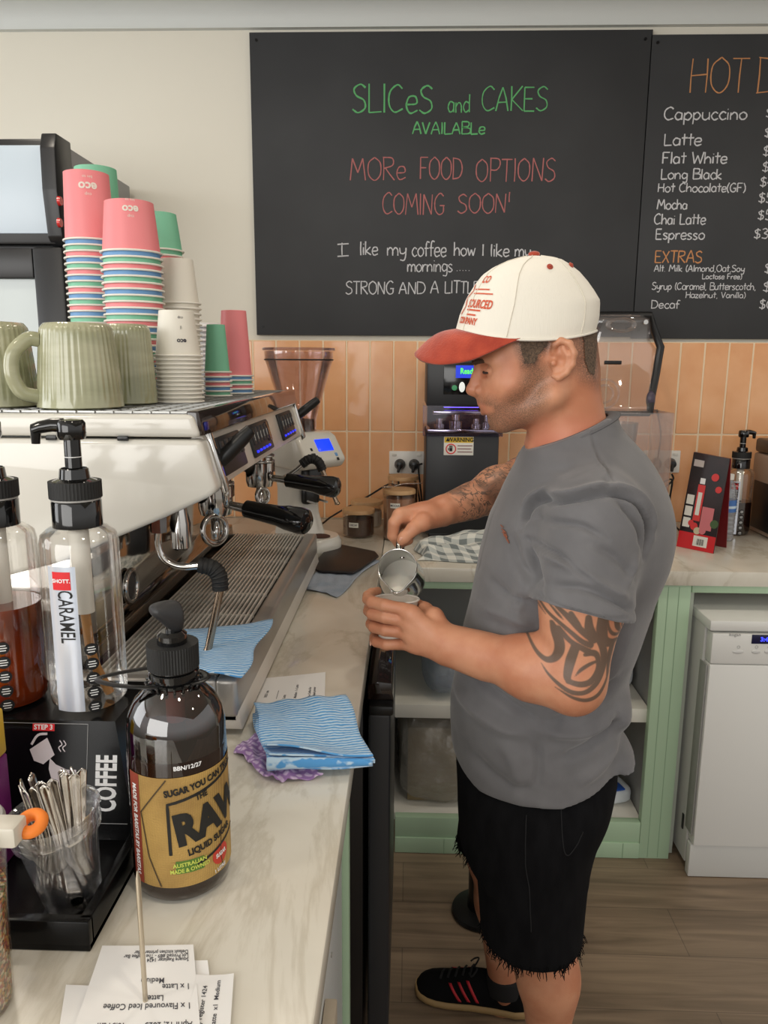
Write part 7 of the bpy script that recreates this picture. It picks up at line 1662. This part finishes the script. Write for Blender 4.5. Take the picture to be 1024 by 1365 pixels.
for k in range(nph): cap_o.F.append((b0+k, b0+(k+1) % nph, len(cap_o.V)-1)); cap_o.M.append(0)
capm = cap_o.build('cap', CAPW, man, smooth=180, solid=-.003)
MB().ball(tp_+Vector((0, 0, .004)), (.0105, .0105, .0055)).build('top_button', CAPR, capm)
for ph, w in ((283, .62), (328, .66), (77, .62), (32, .66)):
    p = crown(ph, w, .0012); n_ = (crown(ph, w, .01)-crown(ph, w)).normalized(); MB().torus(p, .0038, .0018, n_, 18, 8).ball(p, .0034).build('eyelet', CAPR, capm)
for ph in (205, 252, 310, 0, 50, 128):
    pts = [crown(ph+(270-ph)*0, w, .0006) for w in np.linspace(0.02, .99, 22)]; MB().tube(pts, .0009, 6).build('panel_seam', mat('cap_seam', (222, 216, 202), .9), capm)
MB().tube([crown(k*5, .012, .0012) for k in range(73)], .0022, 8).build('rim_band', CAPW, capm)
outn = [V3(553.5, 472, HY), V3(556, 477, HY-.022), V3(568, 483, HY-.05), V3(590, 486, HY-.070), V3(625, 481, HY-.084), V3(655, 469, HY-.091), V3(676, 459, HY-.0945), V3(694, 452, HY-.096)]
on_ = [Vector(p) for p in spline([p[:] for p in outn], 5)]; outer = [Vector((p.x, 2*HY-p.y, p.z)) for p in on_[::-1]][:-1]+on_
m_ = len(outer); G_ = []
for i in range(m_):
    ph = 180+(-82+164*i/(m_-1)); inn = crown(ph, .0, .001)+Vector((0, 0, .002)); row = []
    for j in range(13):
        t = j/12; p = inn.lerp(outer[i], t); sy_ = (p.y-HY)/.095; p.z += .020*math.sin(math.pi*t)*max(0, 1-sy_*sy_)**.8*.55; row.append(tuple(p))
    G_.append(row)
MB().grid(G_).build('brim', CAPR, capm, smooth=180, solid=.0045)
LOGO = mat('cap_embroidery', (206, 92, 62), .85)
def cap_text(mb, ph0, w0):
    out = []
    for x, y, z in mb.V: out.append(tuple(crown(ph0+math.degrees(x/.098), w0+y/.150, .0012)))
    mb.V = out; return mb
for tx, sz, ph, w in (('CO', .016, 212, .46), ('SOURCED', .0128, 217, .235), ('COMPANY', .0105, 207, .105)):
    t = text_mb(tx, sz, .0004, .95); cap_text(t, ph, w).build('embroidered_word', LOGO, capm, smooth=0)
for y0_, x0_, x1_ in ((.365, -8, 16), (.325, -6, 22), (.19, -6, 14), (.155, -4, 10)):
    mb = MB(); ribbon(mb, [(R(a)*.098, 0) for a in np.linspace(x0_, x1_, 8)], .0018); cap_text(mb, 208, y0_).build('embroidered_line', LOGO, capm, smooth=0, fix=False)
mb = MB(); ribbon(mb, spline([(-.003, .022), (.006, .012), (-.004, .002), (.004, -.008), (-.003, -.018)], 6), .003); cap_text(mb, 193, .27).build('embroidered_swirl', LOGO, capm, smooth=0, fix=False)

# ---- shoes: gum sole, black upper, three red side stripes
def shoe(toe, heel, side, nm):
    fwd = (Vector((toe.x, toe.y, 0))-Vector((heel.x, heel.y, 0))); Ls = fwd.length; fwd.normalize(); sd = Vector((-fwd.y, fwd.x, 0)); O = Vector((heel.x, heel.y, 0))
    W = lambda x, y, z: tuple(O+fwd*x+sd*y+Vector((0, 0, z)))
    half = lambda q: float(np.interp(q, [0, .04, .12, .3, .5, .68, .82, .92, .975, 1.0], [.016, .027, .034, .034, .038, .046, .047, .040, .026, .008]))
    top = lambda q: float(np.interp(q, [0, .06, .25, .38, .5, .62, .75, .88, .96, 1.0], [.088, .092, .082, .098, .094, .080, .066, .056, .044, .030]))
    up = []; so = []; n = 24; Q = [0, .015, .05, .12, .2, .3, .4, .5, .6, .7, .8, .88, .94, .975, .993, 1.0]
    for q in Q:
        h = half(q); t = top(q); ring = []; rs_ = []
        for k in range(n):
            a = 2*math.pi*k/n; c, s = math.cos(a), math.sin(a); sh_ = abs(s)**.8*math.copysign(1, s); z = .024+(t-.024)*(max(0, sh_)) if s > 0 else .024-.006*abs(s)
            fl_ = 1-.38*max(0, s)**1.5; ring.append(W(q*Ls, h*c*fl_, z)); rs_.append(W(q*(Ls+.006)-.003, (h+.0035)*math.copysign(abs(c)**.7, c), .013+.012*math.copysign(abs(s)**.5, s)+.004*max(0, q-.8)*5*.6))
        up.append(ring); so.append(rs_)
    r = MB().loft(up).build(nm, mat('black_suede', (17, 17, 18), .95, spec=.15, bump=.2, bscale=500), man, smooth=60)
    MB().loft(so).build('gum_sole', mat('gum_rubber', (172, 142, 96), .6), r, smooth=50)
    RD = mat('shoe_red', (196, 40, 52), .6)
    for i in range(3):
        for sg in (-1, 1):
            q0 = .50+.075*i-.01; g = []
            for k in range(9):
                t = k/8; q = q0+.10*(t-.5); h = half(q); s = .12+.66*t; a = math.asin(min(1, s**1.25)); z = .024+(top(q)-.024)*(math.sin(a)**.8); fl_ = 1-.38*max(0, math.sin(a))**1.5
                yv = sg*(h*math.cos(a)*fl_+.0014); g.append([W((q-.014)*Ls, yv, z), W((q+.014)*Ls, yv, z)])
            MB().grid(g).build('side_stripe', RD, r, smooth=60, solid=.0016)
    g = []
    for k in range(9):
        a = math.pi*(-.5+k/8); yv = .0235*math.sin(a); xv = .010-.013*math.cos(a); g.append([W(xv, yv, .062), W(xv, yv*.92, .090)])
    MB().grid(g).build('heel_tab', RD, r, smooth=60, solid=.0025)
    lc = MB()
    for i in range(5):
        q = .50+.065*i; z = top(q)+.002; w = .017; lc.tube([W(q*Ls, -w, z-.006), W((q+.01)*Ls, 0, z+.001), W((q+.02)*Ls, w, z-.006)], .0028, 8, flat=.6)
    for s in (-1, 1): lc.tube(spline([W(.49*Ls, 0, top(.49)+.004), W(.46*Ls, s*.018, top(.48)+.014), W(.50*Ls, s*.03, top(.5)+.002), W(.53*Ls, s*.02, top(.5)+.001)], 5), .002, 6)
    lc.build('laces', mat('lace_black', (26, 26, 28), .8), r)
    return r
TOEf = at(556, 1310, z=.02); hx_ = Vector((AR.x+.062, AR.y-.018, 0)); tv = (Vector((TOEf[0], TOEf[1], 0))-hx_); tv = hx_+tv.normalized()*min(tv.length, .31)
shoe(tv, hx_, 1, 'shoe'); shoe(Vector((AL.x-.235, AL.y-.03, 0)), Vector((AL.x+.06, AL.y, 0)), -1, 'shoe')
for A_ in (AR, AL):
    MB().lathe([(.047, .052), (.0465, .075), (.045, .094), (.0405, .097)], 28, Matrix.Translation((A_.x, A_.y, 0))).build('sock', mat('black_sock', (24, 24, 25), .9), man)

# ================================================================== CUP AND MILK JUG IN HIS HANDS
pcup = thing('coffee_cup', 'white paper takeaway cup held in the man\'s left hand', 'cup', tuple(CUPC-Vector((0, 0, .092)))); T = Matrix.Translation(CUPC) @ Matrix.Rotation(R(-6), 4, 'X') @ Matrix.Translation((0, 0, -.092))
MB().lathe([(.0001, .004), (.0295, .004), (.030, 0), (.031, .001), (.0435, .089), (.0428, .0885), (.0300, .007), (.0001, .006)], 48, T).build('cup_body', OFFW, pcup)
MB().torus(T @ Vector((0, 0, .090)), .0440, .0022, (T.to_3x3() @ Vector((0, 0, 1))), n=48).build('rolled_rim', RIMW, pcup)
MB().lathe([(.0001, .070), (.0405, .070), (.0001, .0701)], 40, T).build('coffee', mat('coffee_crema', (176, 122, 78), .4), pcup)
RC_ = V3(530, 757, 1.435); ja = Vector((-.10, -.86, .50)).normalized(); e1 = Vector((1, 0, 0)); e1 = (e1-ja*e1.dot(ja)).normalized(); e2 = ja.cross(e1); e2 = e2 if e2.z > 0 else -e2
jug = thing('milk_jug', 'polished steel milk jug tilted over the cup in the man\'s right hand', 'jug', tuple(RC_-ja*.11))
JR = .0385; Hj = .108
def jpt(a, t, extra=0):
    """a: angle round the axis (270 deg = spout side), t: distance below the rim along the axis"""
    r = float(np.interp(t, [0, .015, .05, .085, .1, Hj], [JR, JR-.0005, JR+.004, JR+.008, JR+.008, JR+.004]))+extra
    k = max(0, math.cos(R(a-270)))**14*max(0, 1-t/.045); r += .013*k
    return RC_+e1*(r*math.cos(R(a)))+e2*(r*math.sin(R(a)))-ja*(t-.006*k)
JS = mat('jug_steel', (206, 204, 200), .10, 1.0); nj = 64; tt_ = [0, .003, .008, .015, .025, .04, .06, .08, .095, .103, Hj]
jb = MB(); jb.loft([[tuple(jpt(360*k/nj, t)) for k in range(nj)] for t in tt_]+[[tuple(jpt(360*k/nj, Hj, -.012)) for k in range(nj)]], cap=False)
rng0 = len(jb.V)-nj; jb.F.append(tuple(rng0+k for k in range(nj))); jb.M.append(0)
jb.loft([[tuple(jpt(360*k/nj, t, -.0014)) for k in range(nj)] for t in [0]+tt_[1:-1]], cap=False); ro = len(jb.V)-nj; jb.F.append(tuple(ro+k for k in range(nj))[::-1]); jb.M.append(0)
jbo = jb.build('jug_body', JS, jug, fix=False)
MB().tube([jpt(360*k/nj, -.0002, -.0006) for k in range(nj+1)], .0012, 8).build('rim_edge', JS, jbo)
hdl = [jpt(90, .012, -.001), jpt(90, .014, .02), jpt(90, .035, .034), jpt(90, .065, .032), jpt(90, .085, .018), jpt(90, .09, -.002)]
MB().tube(spline([p[:] for p in hdl], 6), .0055, 12, flat=1.3).build('handle', JS, jug)
# milk: a level surface cutting the tilted jug
zt = jpt(270, .004).z+.002; mk_ = MB(); cols_ = []
ring_pts = []
for k in range(48):
    a = 360*k/48; lo_, hi_ = .003, .100
    f0, f1 = jpt(a, lo_, -.0022).z-zt, jpt(a, hi_, -.0022).z-zt
    if f0 <= 0: t = lo_
    elif f1 >= 0: t = hi_
    else:
        for _ in range(30):
            mm_ = (lo_+hi_)/2
            if jpt(a, mm_, -.0022).z > zt: lo_ = mm_
            else: hi_ = mm_
        t = (lo_+hi_)/2
    ring_pts.append(jpt(a, t, -.0022))
ctr = sum(ring_pts, Vector())/48; mk_.V = [tuple(p) for p in ring_pts]+[tuple(ctr)]; mk_.F = [(k, (k+1) % 48, 48) for k in range(48)]; mk_.M = [0]*48
mk_.build('milk', mat('steamed_milk', (240, 236, 226), .35, sss=.1), jug)
